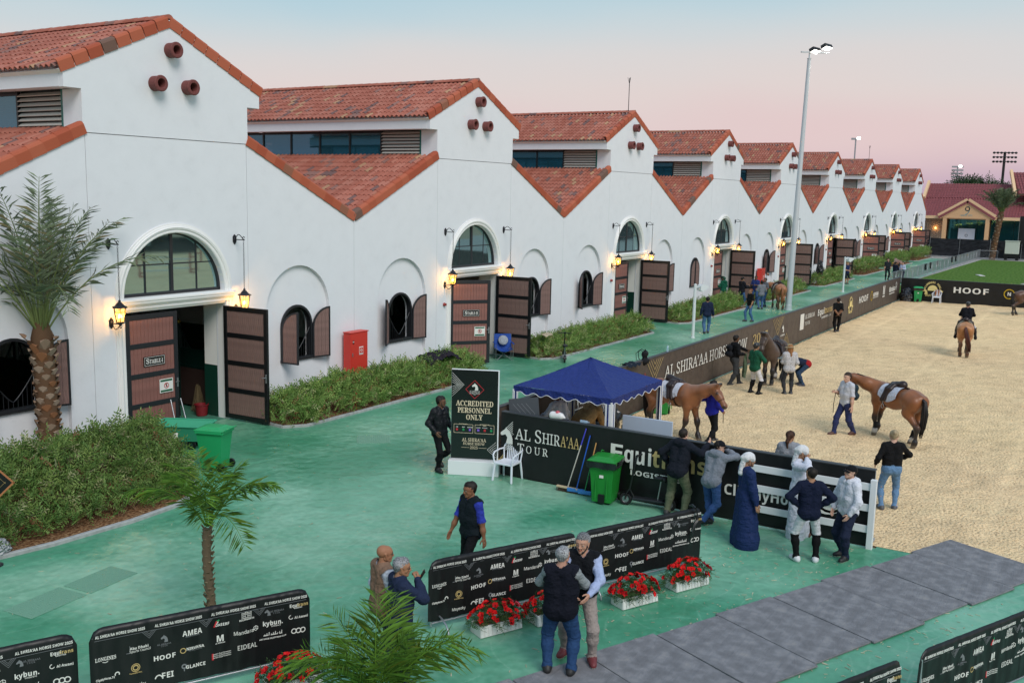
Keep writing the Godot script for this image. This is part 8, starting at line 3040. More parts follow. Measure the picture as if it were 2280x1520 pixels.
	scooter("grey electric scooter with a seat parked at the kerb of the second bed", at(16.2, 0, 2.85, 120), S(150, 150, 152), true)
	var fc := fire_cabinet("red fire cabinet between the first two stables, in the hedge", at(6.78, 0.28, 0.12))
	copy_of(fc, at(3.5 * L + 0.3, 0.05, 0.12), "red fire cabinet behind the four talking men", "red fire cabinets on the stable wall")
	# small alarm sounders
	for k in range(1, 9):
		var al := MB.new()
		al.lathe([Vector2(0.06, 0), Vector2(0.07, 0.03), Vector2(0.05, 0.07), Vector2(0.055, 0.10), Vector2(0, 0.11)], 12, Transform3D(Basis(V(1, 0, 0), PI / 2), Vector3.ZERO))
		tag(obj("alarm_sounder", al, mat("alarmred", S(150, 52, 44), 0.5), self, at(k * L - 2.03, 2.35, 0.0)), "small red alarm sounder left of the door of the %s stable" % NTH[k], "alarm", "red alarm sounders on the wall")
	# tub cart at the first door
	var tc := thing("tub_cart", "green plastic tub cart with black wheels and a sack truck frame at the first door", "cart", at(-1.12, 0, 1.5, -62))
	mb = MB.new()
	var gm := mat("tubgreen", S(60, 160, 124), 0.5)
	var lo := [V(-0.42, 0.22, -0.26), V(0.42, 0.22, -0.26), V(0.42, 0.22, 0.26), V(-0.42, 0.22, 0.26)]
	var hi := [V(-0.66, 0.62, -0.42), V(0.66, 0.62, -0.42), V(0.66, 0.62, 0.42), V(-0.66, 0.62, 0.42)]
	for i in 4:
		var j := (i + 1) % 4
		mb.quad(lo[i], lo[j], hi[j], hi[i])
		mb.quad(lo[i] * V(0.96, 1.06, 0.94), lo[j] * V(0.96, 1.06, 0.94), hi[j] * V(0.97, 1, 0.96), hi[i] * V(0.97, 1, 0.96))
		mb.bar(hi[i], hi[j], 0.05, 0.03, Vector3.UP, 0.008)
	mb.quad(lo[0], lo[1], lo[2], lo[3], Vector3.UP)
	obj("tub", mb, gm, tc)
	for s in [-1.0, 1.0]:
		mb = MB.new()
		mb.lathe([Vector2(0.05, -0.03), Vector2(0.10, -0.035), Vector2(0.12, 0.0), Vector2(0.10, 0.035), Vector2(0.05, 0.03)], 18, Transform3D(Basis(V(1, 0, 0), PI / 2), V(0.25, 0.12, 0.2 * s)))
		obj("wheel", mb, M["signblack"], tc)
	mb = MB.new()
	mb.tube([V(-0.64, 0.6, -0.3), V(-1.2, 0.72, -0.2)], 0.018, 6)
	mb.tube([V(-0.64, 0.6, 0.3), V(-1.2, 0.72, 0.2)], 0.018, 6)
	obj("handle", mb, gm, tc)
	mb = MB.new()
	mb.box(V(-0.1, 0.42, 0.36), V(0.16, 0.2, 0.005), Basis(V(1, 0, 0), -0.38))
	obj("label_plate", mb, M["signwhite"], tc)
	var st := thing("sack_truck", "grey sack truck with two black wheels in front of the closed door leaf", "sack truck", at(-0.45, 0, 0.62, -10))
	for s in [-1.0, 1.0]:
		mb = MB.new()
		mb.lathe([Vector2(0.06, -0.03), Vector2(0.12, -0.035), Vector2(0.15, 0), Vector2(0.12, 0.035), Vector2(0.06, 0.03)], 18, Transform3D(Basis(V(0, 0, 1), PI / 2), V(0.28 * s, 0.15, 0)))
		obj("wheel", mb, M["signblack"], st)
	mb = MB.new()
	mb.tube([V(-0.24, 0.15, 0), V(0.24, 0.15, 0)], 0.018, 6)
	mb.tube([V(-0.16, 0.12, 0.04), V(-0.14, 0.95, -0.3)], 0.018, 6)
	mb.tube([V(0.16, 0.12, 0.04), V(0.14, 0.95, -0.3)], 0.018, 6)
	mb.box(V(0, 0.3, 0.0), V(0.4, 0.02, 0.26), Basis(V(1, 0, 0), 0.4))
	obj("frame", mb, M["steel"], st)
	mb = MB.new()
	mb.tube([V(0, 0.55, -0.1), V(-0.02, 1.0, -0.1)], 0.022, 8)
	obj("handle", mb, M["signblack"], st)
	var bk := MB.new()
	bk.lathe([Vector2(0, 0.006), Vector2(0.15, 0.0), Vector2(0.19, 0.30), Vector2(0.205, 0.30), Vector2(0.205, 0.32), Vector2(0.18, 0.32), Vector2(0.145, 0.02), Vector2(0, 0.02)], 20)
	tag(obj("bucket", bk, mat("bucketred", S(120, 26, 34), 0.45), self, at(1.45, 0.02, -0.85)), "dark red bucket inside the door of the nearest stable", "bucket")
	var hb := MB.new()
	for i in 220:
		var p := V(rng.randf_range(-0.18, 0.18), rng.randf_range(0, 0.1), rng.randf_range(-0.18, 0.18))
		hb.tube([p, p * V(0.3, 1, 0.3) + V(0, rng.randf_range(0.2, 0.75), 0)], 0.004, 3, false)
	tag(obj("hay_bundle", hb, mat("hay", S(104, 90, 62), 0.9), self, at(1.72, 0.0, -1.3)), "bundle of hay behind the red bucket in the doorway", "hay")
	# folding chair at the second door
	var fo := thing("camp_chair", "blue folding camp chair with a round grey cushion at the second stable door", "chair", at(15.05, 0, 0.75, -50))
	mb = MB.new()
	for s in [-1.0, 1.0]:
		mb.tube([V(0.3 * s, 0.0, 0.28), V(-0.3 * s, 0.42, -0.2)], 0.012, 6)
		mb.tube([V(0.3 * s, 0.0, -0.28), V(-0.3 * s, 0.42, 0.22)], 0.012, 6)
		mb.tube([V(0.34 * s, 0.0, -0.28), V(0.34 * s, 0.95, -0.36)], 0.012, 6)
		mb.tube([V(0.34 * s, 0.0, 0.28), V(0.34 * s, 0.62, 0.26)], 0.012, 6)
	obj("frame", mb, M["steel"], fo)
	mb = MB.new()
	var bf := func(u: float, t: float) -> Vector3:
		var x := (u - 0.5) * 0.68
		if t < 0.5: return V(x, 0.42 - 0.10 * sin(u * PI), lerpf(0.26, -0.2, t * 2.0))
		return V(x, lerpf(0.42, 0.95, t * 2.0 - 1.0) - 0.08 * sin(u * PI) * (2.0 - t * 2.0), lerpf(-0.2, -0.37, t * 2.0 - 1.0))
	mb.grid(12, 16, bf)
	obj("seat", mb, cloth(S(44, 84, 170), 0.6), fo)
	mb = MB.new()
	for s in [-1.0, 1.0]:
		mb.box(V(0.36 * s, 0.63, -0.02), V(0.07, 0.02, 0.6), Basis(), 0.006)
	obj("armrests", mb, cloth(S(44, 84, 170), 0.6), fo)
	mb = MB.new()
	mb.ball(Vector3.ZERO, V(0.2, 0.06, 0.2), 16, 8)
	tag(obj("cushion", mb, cloth(S(170, 176, 186)), self, Transform3D(Basis.from_euler(V(1.2, deg_to_rad(-50), 0)), V(15.05, 0.72, 0.75) + roty(-50) * V(0, 0, -0.17))), "round grey cushion on the blue camp chair", "cushion")
	# dark cloth on the hedge
	mb = MB.new()
	var nz := noise(1.1, 41, 3)
	mb.grid(24, 14, func(u: float, t: float) -> Vector3: return V((u - 0.5) * 1.5, 0.14 * nz.get_noise_2d(u * 3.0, t * 3.0) - 0.25 * pow(absf(t - 0.4), 1.5) - 0.14 * pow(absf(u - 0.5) * 2.0, 3.0), (t - 0.5) * 0.8))
	tag(obj("cloth", mb, cloth(S(42, 38, 48)), self, at(9.3, 1.08, 1.75, -8)), "dark rumpled cloth lying on top of the hedge before the second stable", "cloth")
	mb = MB.new()
	mb.grid(14, 8, func(u: float, t: float) -> Vector3: return V((u - 0.5) * 0.8, 0.05 * nz.get_noise_2d(u * 4.0 + 9.0, t * 3.0) - 0.2 * pow(absf(t - 0.5), 1.4), (t - 0.5) * 0.4))
	tag(obj("cloth", mb, cloth(S(190, 176, 150)), self, at(16.3, 0.98, 1.9, 10)), "beige cloth on the hedge above the grey scooter", "cloth")
	# low red marker
	var rp := MB.new()
	rp.lathe([Vector2(0.03, 0), Vector2(0.03, 0.5), Vector2(0.0, 0.52)], 10)
	tag(obj("marker_post", rp, mat("markerred", S(190, 74, 44), 0.5), self, at(4.6, 0.03, 2.15)), "short orange marker post in the hedge of the first bed", "post")
	# diamond sign at the left edge
	var ds := thing("diamond_sign", "black diamond sign with a copper frame at the left edge", "sign", Transform3D(roty(-50), V(-8.12, 0, 5.1)))
	mb = MB.new()
	mb.box(V(0, 1.45, 0), V(0.52, 0.52, 0.03), Basis(V(0, 0, 1), PI / 4), 0.004)
	obj("panel", mb, M["signblack"], ds)
	mb = MB.new()
	stroke(mb, Transform3D(Basis(), V(0, 0, 0.014)), [Vector2(0.36, 1.45), Vector2(0, 1.81), Vector2(-0.36, 1.45), Vector2(0, 1.09), Vector2(0.36, 1.45)], 0.03)
	obj("frame", mb, mat("copper", S(190, 122, 80), 0.4, 0.3), ds)
	mb = MB.new()
	for i in 5:
		stroke(mb, Transform3D(Basis(), V(0, 0, 0.014)), [Vector2(0.05 + i * 0.045, 1.62 - i * 0.045), Vector2(0.22 + i * 0.02 * 0, 1.45), Vector2(0.05 + i * 0.045, 1.28 + i * 0.045)], 0.006)
	obj("print", mb, M["prgold"], ds)
	mb = MB.new()
	mb.lathe([Vector2(0.12, 0), Vector2(0.12, 0.02), Vector2(0.02, 0.03), Vector2(0.02, 1.1)], 12)
	obj("post", mb, M["darkmetal"], ds)
	# strap on the barrier end
	mb = MB.new()
	mb.grid(6, 24, func(u: float, t: float) -> Vector3: return V((u - 0.5) * 0.06 + 0.05 * sin(t * 5.0), 1.14 - t * 0.55 + 0.02 * sin(t * 14.0), 0.085 + 0.015 * sin(t * 9.0 + u * 3.0)))
	mb.tube([V(0, 1.13, -0.06), V(0, 1.16, 0.0), V(0, 1.13, 0.08)], 0.022, 6)
	tag(obj("strap", mb, M["signblack"], self, Transform3D(Basis(Vector3.UP, -0.452), V(-1.50, 0, 14.92))), "black strap tied over the right end of the barrier", "strap")
	# flower boxes
	var ang := rad_to_deg(-0.452)
	var bx := [[-5.42, 13.42, "red flower box at the foot of the barrier behind the low palm"], [-4.62, 13.92, "red flower box behind the grey haired man in the quilted vest"], [-3.35, 14.72, "red flower box right of the embracing men"], [-2.22, 15.16, "red and pink flower box at the strapped barrier end"], [-8.35, 12.15, "red flower box at the bottom barrier, cut by the frame edge"]]
	for i in bx.size():
		flower_box(bx[i][2], at(bx[i][0], 0, bx[i][1], ang), 0.75 if i == 3 else 0.1)
	flower_box("pink flower box at the bottom edge, only its blooms in view", at(-6.15, 0, 17.15, ang), 1.0)
	# arena jump that the windows mirror
	var ju := thing("show_jump", "red and white show jump standing in the arena outside the view", "show jump", at(31.0, 0.03, 38.0, 12))
	for s in [-1.0, 1.0]:
		mb = MB.new()
		for x in [0.0, 0.5]:
			mb.box(V(1.85 * s + x * s, 0.8, 0), V(0.1, 1.6, 0.1))
		mb.box(V(2.1 * s, 0.3, 0), V(0.6, 0.1, 0.08)); mb.box(V(2.1 * s, 1.3, 0), V(0.6, 0.1, 0.08)); mb.box(V(2.1 * s, 0.05, 0), V(0.1, 0.1, 0.9))
		obj("wing", mb, mat("jumpred", S(170, 60, 44), 0.5), ju)
	for y in [0.45, 0.85, 1.2]:
		mb = MB.new()
		mb.tube([V(-1.9, y, 0), V(1.9, y - 0.05, 0.02)], 0.05, 10)
		obj("pole", mb, M["whitepaint"], ju)

func far_things() -> void:
	# crowd barriers along the lawn
	var cb: Array = crowd_barrier_mesh()
	for i in 26:
		tag(obj("crowd_barrier", cb[0], M["tubesteel"], self, at(62.0 + i * 2.32, 0, 6.5 + i * 0.04, -1.0)), "galvanised crowd barrier in the long row between path and lawn", "barrier", "crowd barriers between path and lawn")
	tag(obj("crowd_barrier", cb[0], M["tubesteel"], self, at(110.8, 0, 7.4, -70)), "single crowd barrier beside the far palm trunk", "barrier", "crowd barriers between path and lawn")
	for q in [[77.0, S(30, 32, 36), 1.0], [79.5, S(44, 40, 42), 0.6], [83.5, S(150, 150, 150), 0.5], [92.0, S(36, 36, 38), 0.8], [94.5, S(30, 30, 32), 0.9]]:
		var mb := MB.new()
		mb.grid(8, 14, func(u: float, t: float) -> Vector3: return V((u - 0.5) * q[2], 1.12 - absf(t - 0.45) * 1.1 + 0.02 * sin(u * 9.0), 0.05 * signf(t - 0.45) + 0.03 * sin(u * 8.0 + t * 5.0)))
		tag(obj("hung_coat", mb, cloth(q[1]), self, at(q[0], 0, 6.5 + (q[0] - 62.0) * 0.0172, 0)), "coat hung over the crowd barriers, %s" % ("widest and nearest" if q[0] < 78 else "small brown one next to the widest" if q[0] < 80 else "pale one" if q[0] < 85 else "dark one past the pale coat" if q[0] < 93 else "farthest dark one"), "coat", "coats on the crowd barriers")
	# black screen
	var sc := thing("screen_fence", "long black mesh screen fence in front of the clubhouse", "fence", Transform3D(roty(-90), V(114, 0, -12)))
	for i in 20:
		var mb := MB.new()
		var nz := noise(0.8, 100 + i, 2)
		mb.grid(16, 12, func(u: float, t: float) -> Vector3: return V(i * 3.4 + u * 3.38, 0.1 + t * 2.15 + 0.03 * sin(u * PI) * -t, 0.05 * nz.get_noise_2d(u * 4.0, t * 8.0)))
		obj("screen", mb, mat("screencloth", S(30, 32, 38), 0.8), sc)
		mb = MB.new()
		mb.tube([V(i * 3.4, 0, 0.06), V(i * 3.4, 2.4, 0.06)], 0.03, 6)
		mb.box(V(i * 3.4, 0.08, 0.1), V(0.7, 0.15, 0.25))
		obj("post", mb, M["tubesteel"], sc)
	var pt := date_palm("date_palm", "date palm with a bare dark trunk before the clubhouse, at the lawn's edge", V(111.9, 0, 8.9), 5.4, 0.33, 3.3, 46, Vector2(0.3, 0.5), false)
	# cabinet on the lawn
	var eb := thing("switch_cabinet", "pale electric cabinet on a dark trailer base at the edge of the lawn", "cabinet", at(112.6, 0, 10.9, -90))
	var mb := MB.new()
	mb.box(V(0, 1.5, 0), V(1.5, 1.5, 0.8), Basis(), 0.03)
	mb.box(V(0, 2.27, 0), V(1.6, 0.06, 0.9))
	mb.box(V(0.02, 1.5, 0.405), V(0.02, 1.4, 0.01))
	obj("case", mb, mat("cabinetpaint", S(196, 202, 188), 0.5), eb)
	mb = MB.new()
	mb.box(V(0, 0.55, 0), V(1.7, 0.3, 0.9))
	for s in [-0.6, 0.6]:
		mb.box(V(s, 0.25, 0), V(0.3, 0.5, 0.8))
	obj("base", mb, M["signblack"], eb)
	# clubhouse
	var ch := thing("clubhouse", "stone clubhouse with red tiled roofs and a gabled glass entrance", "building", Transform3D(roty(-90), V(131, 0, 3.6)))
	# local: x runs along +z of the world, front towards -x of the world
	var stone := mat("stonewall", Color.WHITE, 0.9)
	stone.albedo_texture = ntex(0.035, 121, [0.0, S(92, 82, 72), 0.45, S(142, 128, 112), 0.7, S(166, 150, 132), 1.0, S(190, 176, 156)], 512, 2, FastNoiseLite.TYPE_CELLULAR)
	stone.normal_enabled = true
	stone.normal_texture = ntex_n(0.035, 121, 12.0, 512, 2, FastNoiseLite.TYPE_CELLULAR)
	tri_map(stone, 0.35)
	var tan := mat("tanplaster", S(216, 172, 128), 0.8)
	var redroof := mat("redroof", S(148, 78, 80), 0.7)
	redroof.albedo_texture = tex("mottle")
	tri_map(redroof, 0.5)
	for q in [[-6.5, -2.6], [9.0, 22.0]]:
		mb = MB.new()
		mb.box(V((q[0] + q[1]) / 2, 2.4, -0.3), V(q[1] - q[0], 4.8, 0.5))
		obj("stone_wall", mb, stone, ch)
	mb = MB.new()
	mb.box(V(1.4, 2.3, -2.1), V(15.6, 4.6, 2.2))
	mb.box(V(1.4, 3.55, -10), V(15.0, 7.1, 13.2))
	mb.box(V(16.5, 3.8, -8), V(18, 7.6, 14))
	obj("wall", mb, tan, ch)
	# entrance
	mb = MB.new()
	mb.extrude(P2([-2.9, 4.55, 3.1, 4.55, 3.1, 4.9, 0.1, 6.75, -2.9, 4.9]), 1.2, 1.6)
	for x in [-2.6, 2.75]:
		mb.box(V(x, 2.3, 1.35), V(0.5, 4.6, 0.45))
	obj("porch", mb, tan, ch)
	mb = MB.new()
	for s in [-1.0, 1.0]:
		mb.bar(V(0.1 + 3.5 * s, 4.75, 1.5), V(0.1, 6.95, 1.5), 0.7, 0.35, V(0, 0, 1))
	obj("bargeboard", mb, mat("paleplaster", S(228, 190, 148), 0.8), ch)
	mb = MB.new()
	ring(mb, Transform3D(Basis(), V(0, 0, 1.61)), Vector2(0.15, 5.85), 0.26, 0.12)
	ring(mb, Transform3D(Basis(), V(0, 0, 1.61)), Vector2(-0.35, 5.75), 0.75, 0.10, -70, 10)
	words(mb, Transform3D(Basis(), V(0, 0, 1.61)), "SINCE 1971", Vector2(0.1, 4.95), 0.2)
	obj("emblem", mb, mat("emblemteal", S(110, 170, 176), 0.4), ch)
	var gl := mat("clubglass", S(40, 92, 96), 0.04, 0.7)
	for q in [[-2.35, -0.95, 4.5], [-0.92, 1.3, 4.5], [1.33, 2.5, 4.5], [3.05, 5.9, 4.4], [5.93, 8.9, 4.4]]:
		mb = MB.new()
		mb.box(V((q[0] + q[1]) / 2, q[2] / 2, -0.1), V(q[1] - q[0], q[2], 0.06))
		obj("window", mb, gl, ch)
	mb = MB.new()
	mb.box(V(0.1, 1.6, 0.02), V(2.1, 3.1, 0.05))
	obj("poster", mb, mat("posterpaper", S(206, 210, 220), 0.5), ch)
	mb = MB.new()
	ring(mb, Transform3D(Basis(), V(0, 0, 0.05)), Vector2(0.1, 2.2), 0.16, 0.06)
	stroke(mb, Transform3D(Basis(), V(0, 0, 0.05)), [Vector2(-0.9, 0.3), Vector2(0.0, 0.5), Vector2(0.6, 0.8), Vector2(1.1, 1.4)], 0.06)
	obj("poster_print", mb, M["prgrey"], ch)
	mb = MB.new()
	mb.box(V(6.5, 0.55, 1.0), V(6.5, 1.1, 0.4))
	obj("planter_wall", mb, tan, ch)
	# roofs as slabs with courses of tiles
	var slabs := [[V(-7.2, 4.75, 1.0), V(9.5, 4.75, 1.0), V(9.5, 7.3, -3.2), V(-7.2, 7.3, -3.2)], [V(-6.0, 7.3, -3.1), V(9.0, 7.3, -3.1), V(9.0, 9.35, -6.3), V(-6.0, 9.35, -6.3)], [V(6.0, 8.0, -1.0), V(26.0, 8.0, -1.0), V(26.0, 11.0, -6.0), V(4.6, 11.0, -6.0)], [V(9.4, 4.9, 1.2), V(26.0, 4.9, 1.2), V(26.0, 6.9, -1.6), V(9.4, 6.9, -1.6)], [V(-3.5, 4.72, 1.75), V(0.1, 6.98, 1.75), V(0.1, 6.98, -2.6), V(-3.5, 4.72, 1.2)], [V(0.1, 6.98, 1.75), V(3.7, 4.72, 1.75), V(3.7, 4.72, 1.2), V(0.1, 6.98, -2.6)]]
	for i in slabs.size():
		var q: Array = slabs[i]
		mb = MB.new()
		var nn: Vector3 = (q[1] - q[0]).cross(q[3] - q[0]).normalized()
		if nn.y < 0: nn = -nn
		mb.quad(q[0], q[1], q[2], q[3], nn)
		mb.quad(q[0] - nn * 0.3, q[1] - nn * 0.3, q[2] - nn * 0.3, q[3] - nn * 0.3, -nn)
		for e in 4:
			mb.quad(q[e], q[(e + 1) % 4], q[(e + 1) % 4] - nn * 0.3, q[e] - nn * 0.3)
		if i < 4:
			var rows := 9
			var cols := int(q[0].distance_to(q[1]) / 0.36)
			for r in rows:
				var t0 := r / float(rows)
				for c in cols:
					var u := (c + 0.5) / cols
					var a: Vector3 = q[0].lerp(q[1], u).lerp(q[3].lerp(q[2], u), t0)
					var b: Vector3 = q[0].lerp(q[1], u).lerp(q[3].lerp(q[2], u), t0 + 0.98 / rows)
					mb.col = Color.WHITE * rng.randf_range(0.82, 1.08)
					mb.bar(a + nn * 0.06, b + nn * 0.03, 0.2, 0.07, nn)
			mb.col = Color.WHITE
		obj("roof", mb, redroof, ch)
	mb = MB.new()
	mb.box(V(1.0, 4.62, 1.05), V(16.8, 0.4, 0.25))
	mb.box(V(17.0, 7.75, -0.9), V(20, 0.45, 0.3))
	mb.box(V(17.7, 4.75, 1.25), V(16.8, 0.35, 0.25))
	obj("eaves", mb, mat("paleplaster", S(228, 190, 148), 0.8), ch)
	mb = MB.new()
	for q in [[V(-6.2, 7.2, -2.6), V(-6.2, 9.6, -6.3)], [V(5.6, 7.9, -0.6), V(4.4, 11.2, -6.0)]]:
		mb.bar(q[0], q[1], 0.35, 0.5)
	obj("verge", mb, mat("paleplaster", S(228, 190, 148), 0.8), ch)
	mb = MB.new()
	mb.box(V(17, 7.2, -1.2), V(14, 0.8, 0.1))
	obj("window", mb, gl, ch)
	mb = MB.new()
	mb.ball(V(-3.9, 3.1, 0.1), V(0.1, 0.14, 0.1), 10, 8)
	var em := mat("clublamp", S(255, 200, 130), 0.5)
	em.emission_enabled = true
	em.emission = S(255, 180, 100)
	em.emission_energy_multiplier = 4.0
	obj("wall_lamp", mb, em, ch)
	var li := OmniLight3D.new()
	li.name = "wall_lamp_glow"
	li.position = V(-3.9, 3.1, 0.1)
	li.light_color = S(255, 180, 100)
	li.light_energy = 0.4
	li.light_size = 0.09
	li.omni_range = 30.0
	li.omni_attenuation = 2.0
	li.shadow_enabled = true
	ch.add_child(li, true)
	# flag
	var fl := thing("feather_flag", "tall black advertising flag at the right edge before the clubhouse", "flag", Transform3D(roty(-90), V(113.2, 0, 11.9)))
	mb = MB.new()
	mb.tube([V(-0.5, 0, 0), V(-0.5, 5.2, 0)], 0.03, 6)
	obj("pole", mb, M["tubesteel"], fl)
	mb = MB.new()
	mb.grid(8, 12, func(u: float, t: float) -> Vector3: return V(-0.48 + u * 1.9, 2.0 + t * 3.2, 0.05 * sin(u * 6.0 + t * 2.0)))
	obj("cloth", mb, M["banner"], fl)
	mb = MB.new()
	words(mb, Transform3D(Basis(V(0, 0, 1), -PI / 2), V(0.7, 3.4, 0.08)), "LONGINES", Vector2.ZERO, 0.5, true, true, 0.9)
	obj("print", mb, M["prwhite"], fl)
	leafy_tree("dark broadleaf tree rising behind the clubhouse roof", V(165.0, 0, 0.2), 10.6, 3.0)
	leafy_tree("darker small tree behind the clubhouse, right of the larger one", V(168.0, 0, 3.6), 10.2, 2.2)
	# light masts
	var lm := thing("light_mast", "dark sports light mast with three rows of lamps above the clubhouse", "mast", Transform3D(roty(-75), V(172, 0, 3.9)))
	mb = MB.new()
	mb.tube([V(0, 0, 0), V(0, 15.5, 0)], 0.22, 8)
	obj("pole", mb, M["blackmetal"], lm)
	for r in 3:
		mb = MB.new()
		mb.bar(V(-1.8, 13.9 + r * 0.75, 0), V(1.8, 13.9 + r * 0.75, 0), 0.12, 0.12)
		for i in 7:
			mb.ball(V(-1.7 + i * 0.57, 13.85 + r * 0.75, 0.15), V(0.24, 0.2, 0.24), 8, 6)
		obj("lamp_row", mb, M["blackmetal"], lm)
	for q in [[185.0, -5.0, 13.4, 1.0, "small lit sports light mast left of the tree above the clubhouse"], [150.0, -16.2, 16.6, 0.7, "lit floodlight head above the roofs of the far stables"]]:
		var o := thing("light_mast", q[4], "mast", Transform3D(roty(-70), V(q[0], 0, q[1])))
		mb = MB.new()
		mb.tube([V(0, 0, 0), V(0, q[2], 0)], 0.12, 6)
		obj("pole", mb, M["tubesteel"], o)
		for r in (4 if q[3] > 0.8 else 1):
			mb = MB.new()
			mb.box(V(0, q[2] - r * 0.62, 0), V(2.0 * q[3], 0.3, 0.4))
			obj("lamp_row", mb, M["tubesteel"], o)
		mb = MB.new()
		mb.box(V(0.4, q[2] + 0.1, 0.25), V(0.5, 0.34, 0.08))
		obj("lamp_lens", mb, M["floodlens"], o)
	# rods on the roofs
	for q in [[2, 1.6, "thin lightning rod on the ridge of the third stable"], [6, 1.3, "thin lightning rod on the ridge of the seventh stable"]]:
		mb = MB.new()
		mb.tube([V(0, 10.5, -0.3), V(0, 10.6 + q[1], -0.3)], 0.018, 5)
		for a in 3:
			mb.tube([V(0, 10.3 + q[1], -0.3), V(cos(a * 2.1) * 0.09, 10.62 + q[1], -0.3 + sin(a * 2.1) * 0.09)], 0.010, 4)
		tag(obj("lightning_rod", mb, M["iron"], self, at(q[0] * L - 0.1, 0, 0)), q[2], "lightning rod", "rods on the stable roofs")
	# odds and ends by the fifth door
	mb = MB.new()
	mb.box(V(0, 0.35, 0), V(1.3, 0.6, 0.5), Basis(), 0.03)
	tag(obj("cool_box", mb, M["whitepaint"], self, at(60.2, 0, 1.1, 8)), "white box on the ground beside the fifth stable's open door leaf", "box")
	rubbish_bag("black bag hanging by the open door leaf above the white box", V(59.0, 0.75, 1.9), V(0.32, 0.55, 0.25), S(20, 20, 22), 8)
	mb = MB.new()
	mb.box(V(0, 0.03, 0), V(1.6, 0.05, 0.45), Basis(), 0.01)
	tag(obj("loose_plank", mb, mat("plankwhite", S(206, 202, 196), 0.6), self, at(81.0, 0.03, 10.9, 20)), "pale plank lying on the lawn", "plank")

func _ready() -> void:
	# camera
	var cam := Camera3D.new()
	cam.name = "camera"
	cam.position = V(-17.0116, 6.4, 20.6279)
	cam.basis = Basis.from_euler(V(-0.149958, -1.024373, 0.022717))
	cam.fov = 38.67
	cam.near = 0.1
	cam.far = 1500.0
	add_child(cam)
	cam.current = true
	# dusk sky
	var we := WorldEnvironment.new()
	we.name = "world_environment"
	var env := Environment.new()
	env.background_mode = Environment.BG_SKY
	env.tonemap_mode = Environment.TONE_MAPPER_LINEAR
	env.tonemap_exposure = 1.52
	env.sdfgi_enabled = true
	env.ssao_enabled = true
	env.ssil_enabled = true
	var sky := Sky.new()
	sky.sky_material = dusk_sky()
	env.sky = sky
	env.background_energy_multiplier = 1.0
	we.environment = env
	add_child(we)
	# what is left of the sun: the wide glow behind the photographer
	var sun := DirectionalLight3D.new()
	sun.name = "afterglow"
	sun.light_color = S(255, 247, 240)
	sun.light_energy = 0.45
	sun.light_angular_distance = 30.0
	sun.shadow_enabled = true
	sun.basis = Basis.looking_at(V(0.40, -0.70, -0.62).normalized())
	add_child(sun)
	rng.seed = 20250
	stable_materials()
	print_mats()
	verge_piece = verge_mesh(0.40)
	ground()
	for k in 9:
		stable(k)
	sprig = leaf_sprig(9, 0.075, 0.011)
	leaf_mat("leaf", Color.WHITE)
	arena_fences()
	plants()
	barriers()
	people()
	horses()
	small_things()
	far_things()

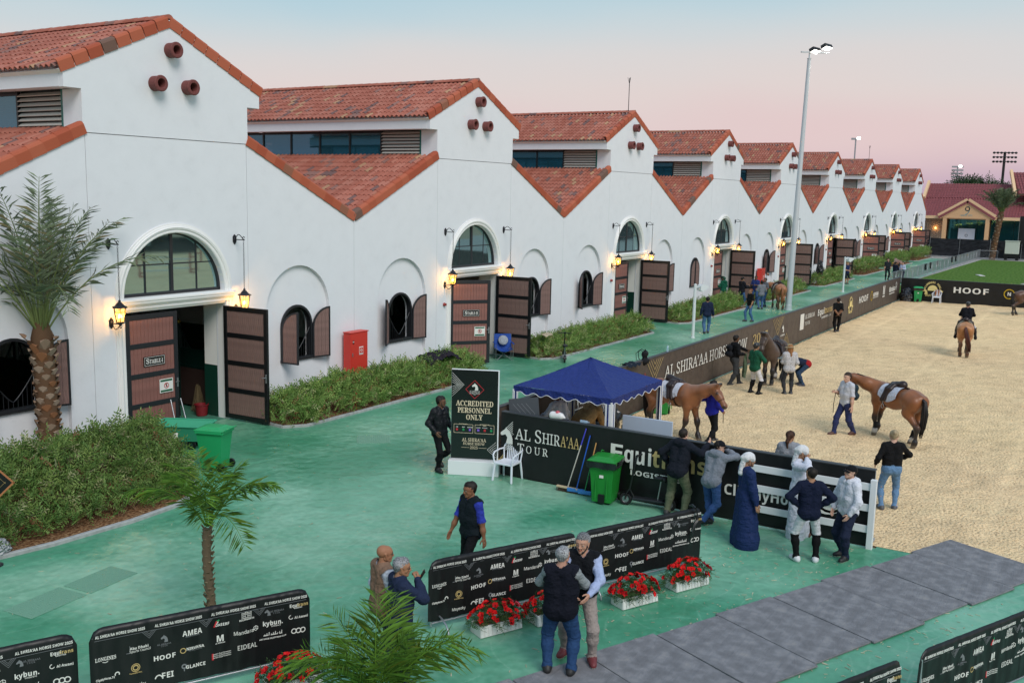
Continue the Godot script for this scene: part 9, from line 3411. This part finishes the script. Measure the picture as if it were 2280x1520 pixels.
func dusk_sky() -> PanoramaSkyMaterial:
	# air only: rose belt over a grey-violet foot, pale lavender, thin blue above; the west behind the camera a little warmer
	var w := 512
	var h := 256
	var img := Image.create(w, h, false, Image.FORMAT_RGBF)
	var st := [-90.0, S(150, 140, 135), -1.0, S(170, 158, 160), 0.0, S(178, 162, 184), 1.6, S(198, 172, 188), 3.6, S(224, 200, 200), 5.6, S(222, 210, 207), 7.6, S(214, 212, 212), 9.6, S(196, 211, 217), 12.0, S(168, 204, 219), 25.0, S(166, 198, 218), 50.0, S(156, 184, 212), 90.0, S(150, 178, 208)]
	var nz := noise(0.02, 8, 4)
	for y in h:
		var el := 90.0 - 180.0 * (y + 0.5) / h
		for x in w:
			var e := el + nz.get_noise_2d(x * 0.8, y * 5.0) * 2.0
			var c: Color = st[1]
			for i in range(0, st.size() - 2, 2):
				if e >= st[i]:
					c = st[i + 1].srgb_to_linear().lerp(st[i + 3].srgb_to_linear(), clampf((e - st[i]) / (st[i + 2] - st[i]), 0, 1))
			img.set_pixel(x, y, c * 0.675)
	var m := PanoramaSkyMaterial.new()
	m.panorama = ImageTexture.create_from_image(img)
	return m

func plants() -> void:
	hedge("broad unclipped hedge under the tall date palm at the left", beds[0], 1.15, 9000, 0.7, 4.75, 0.9)
	var nm := ["bushy hedge with a dark cloth on it, between the first and second stable", "bushy hedge behind the small seat scooter", "hedge left of the four talking men", "hedge behind the chestnut horse on the path", "grey green hedge by the fifth door", "clipped hedge beside the woman in shorts", "clipped hedge behind the far group at the path", "last clipped hedge before the black screen"]
	for i in 8:
		hedge(nm[i], beds[i + 1], [0.95, 0.8, 0.8, 0.75, 0.9, 1.15, 1.2, 1.2][i], [5200, 4200, 3200, 2600, 2600, 2600, 2200, 2200][i], 0.75 if i < 4 else 0.9, 2.35, 1.25, i > 4)
	date_palm("date_palm", "tall date palm with a scaly trunk in front of the nearest stable", V(-4.0, 0, 0.42), 3.0, 0.245, 3.55, 27, Vector2(-0.12, 0.05))
	small_palm("slender young palm behind the black barrier at the left", V(-7.95, 0, 10.15), 1.68, 1.22, 14)
	small_palm("bushy low palm in front of the two men at the bottom", V(-8.9, 0, 14.0), 0.5, 1.5, 20)

func barriers() -> void:
	covered_barrier("black printed barrier at the bottom left, its right half cut by the frame edge", Vector2(-13.0, 9.25), Vector2(-10.28, 10.5), 31)
	covered_barrier("black printed barrier with a flower box at its foot, before the young palm", Vector2(-10.18, 10.58), Vector2(-7.72, 11.86), 32)
	covered_barrier("black printed barrier between the two onlookers and the embracing men", Vector2(-6.05, 12.62), Vector2(-3.68, 13.82), 33)
	covered_barrier("black printed barrier right of the embracing men, a strap tied to its end", Vector2(-3.62, 13.88), Vector2(-1.28, 15.02), 34)
	covered_barrier("black printed barrier at the bottom right corner, nearest the mats", Vector2(-5.02, 19.17), Vector2(-2.5, 20.36), 35)
	covered_barrier("black printed barrier cut by the bottom edge, left of the corner one", Vector2(-7.85, 17.82), Vector2(-5.32, 19.02), 36)
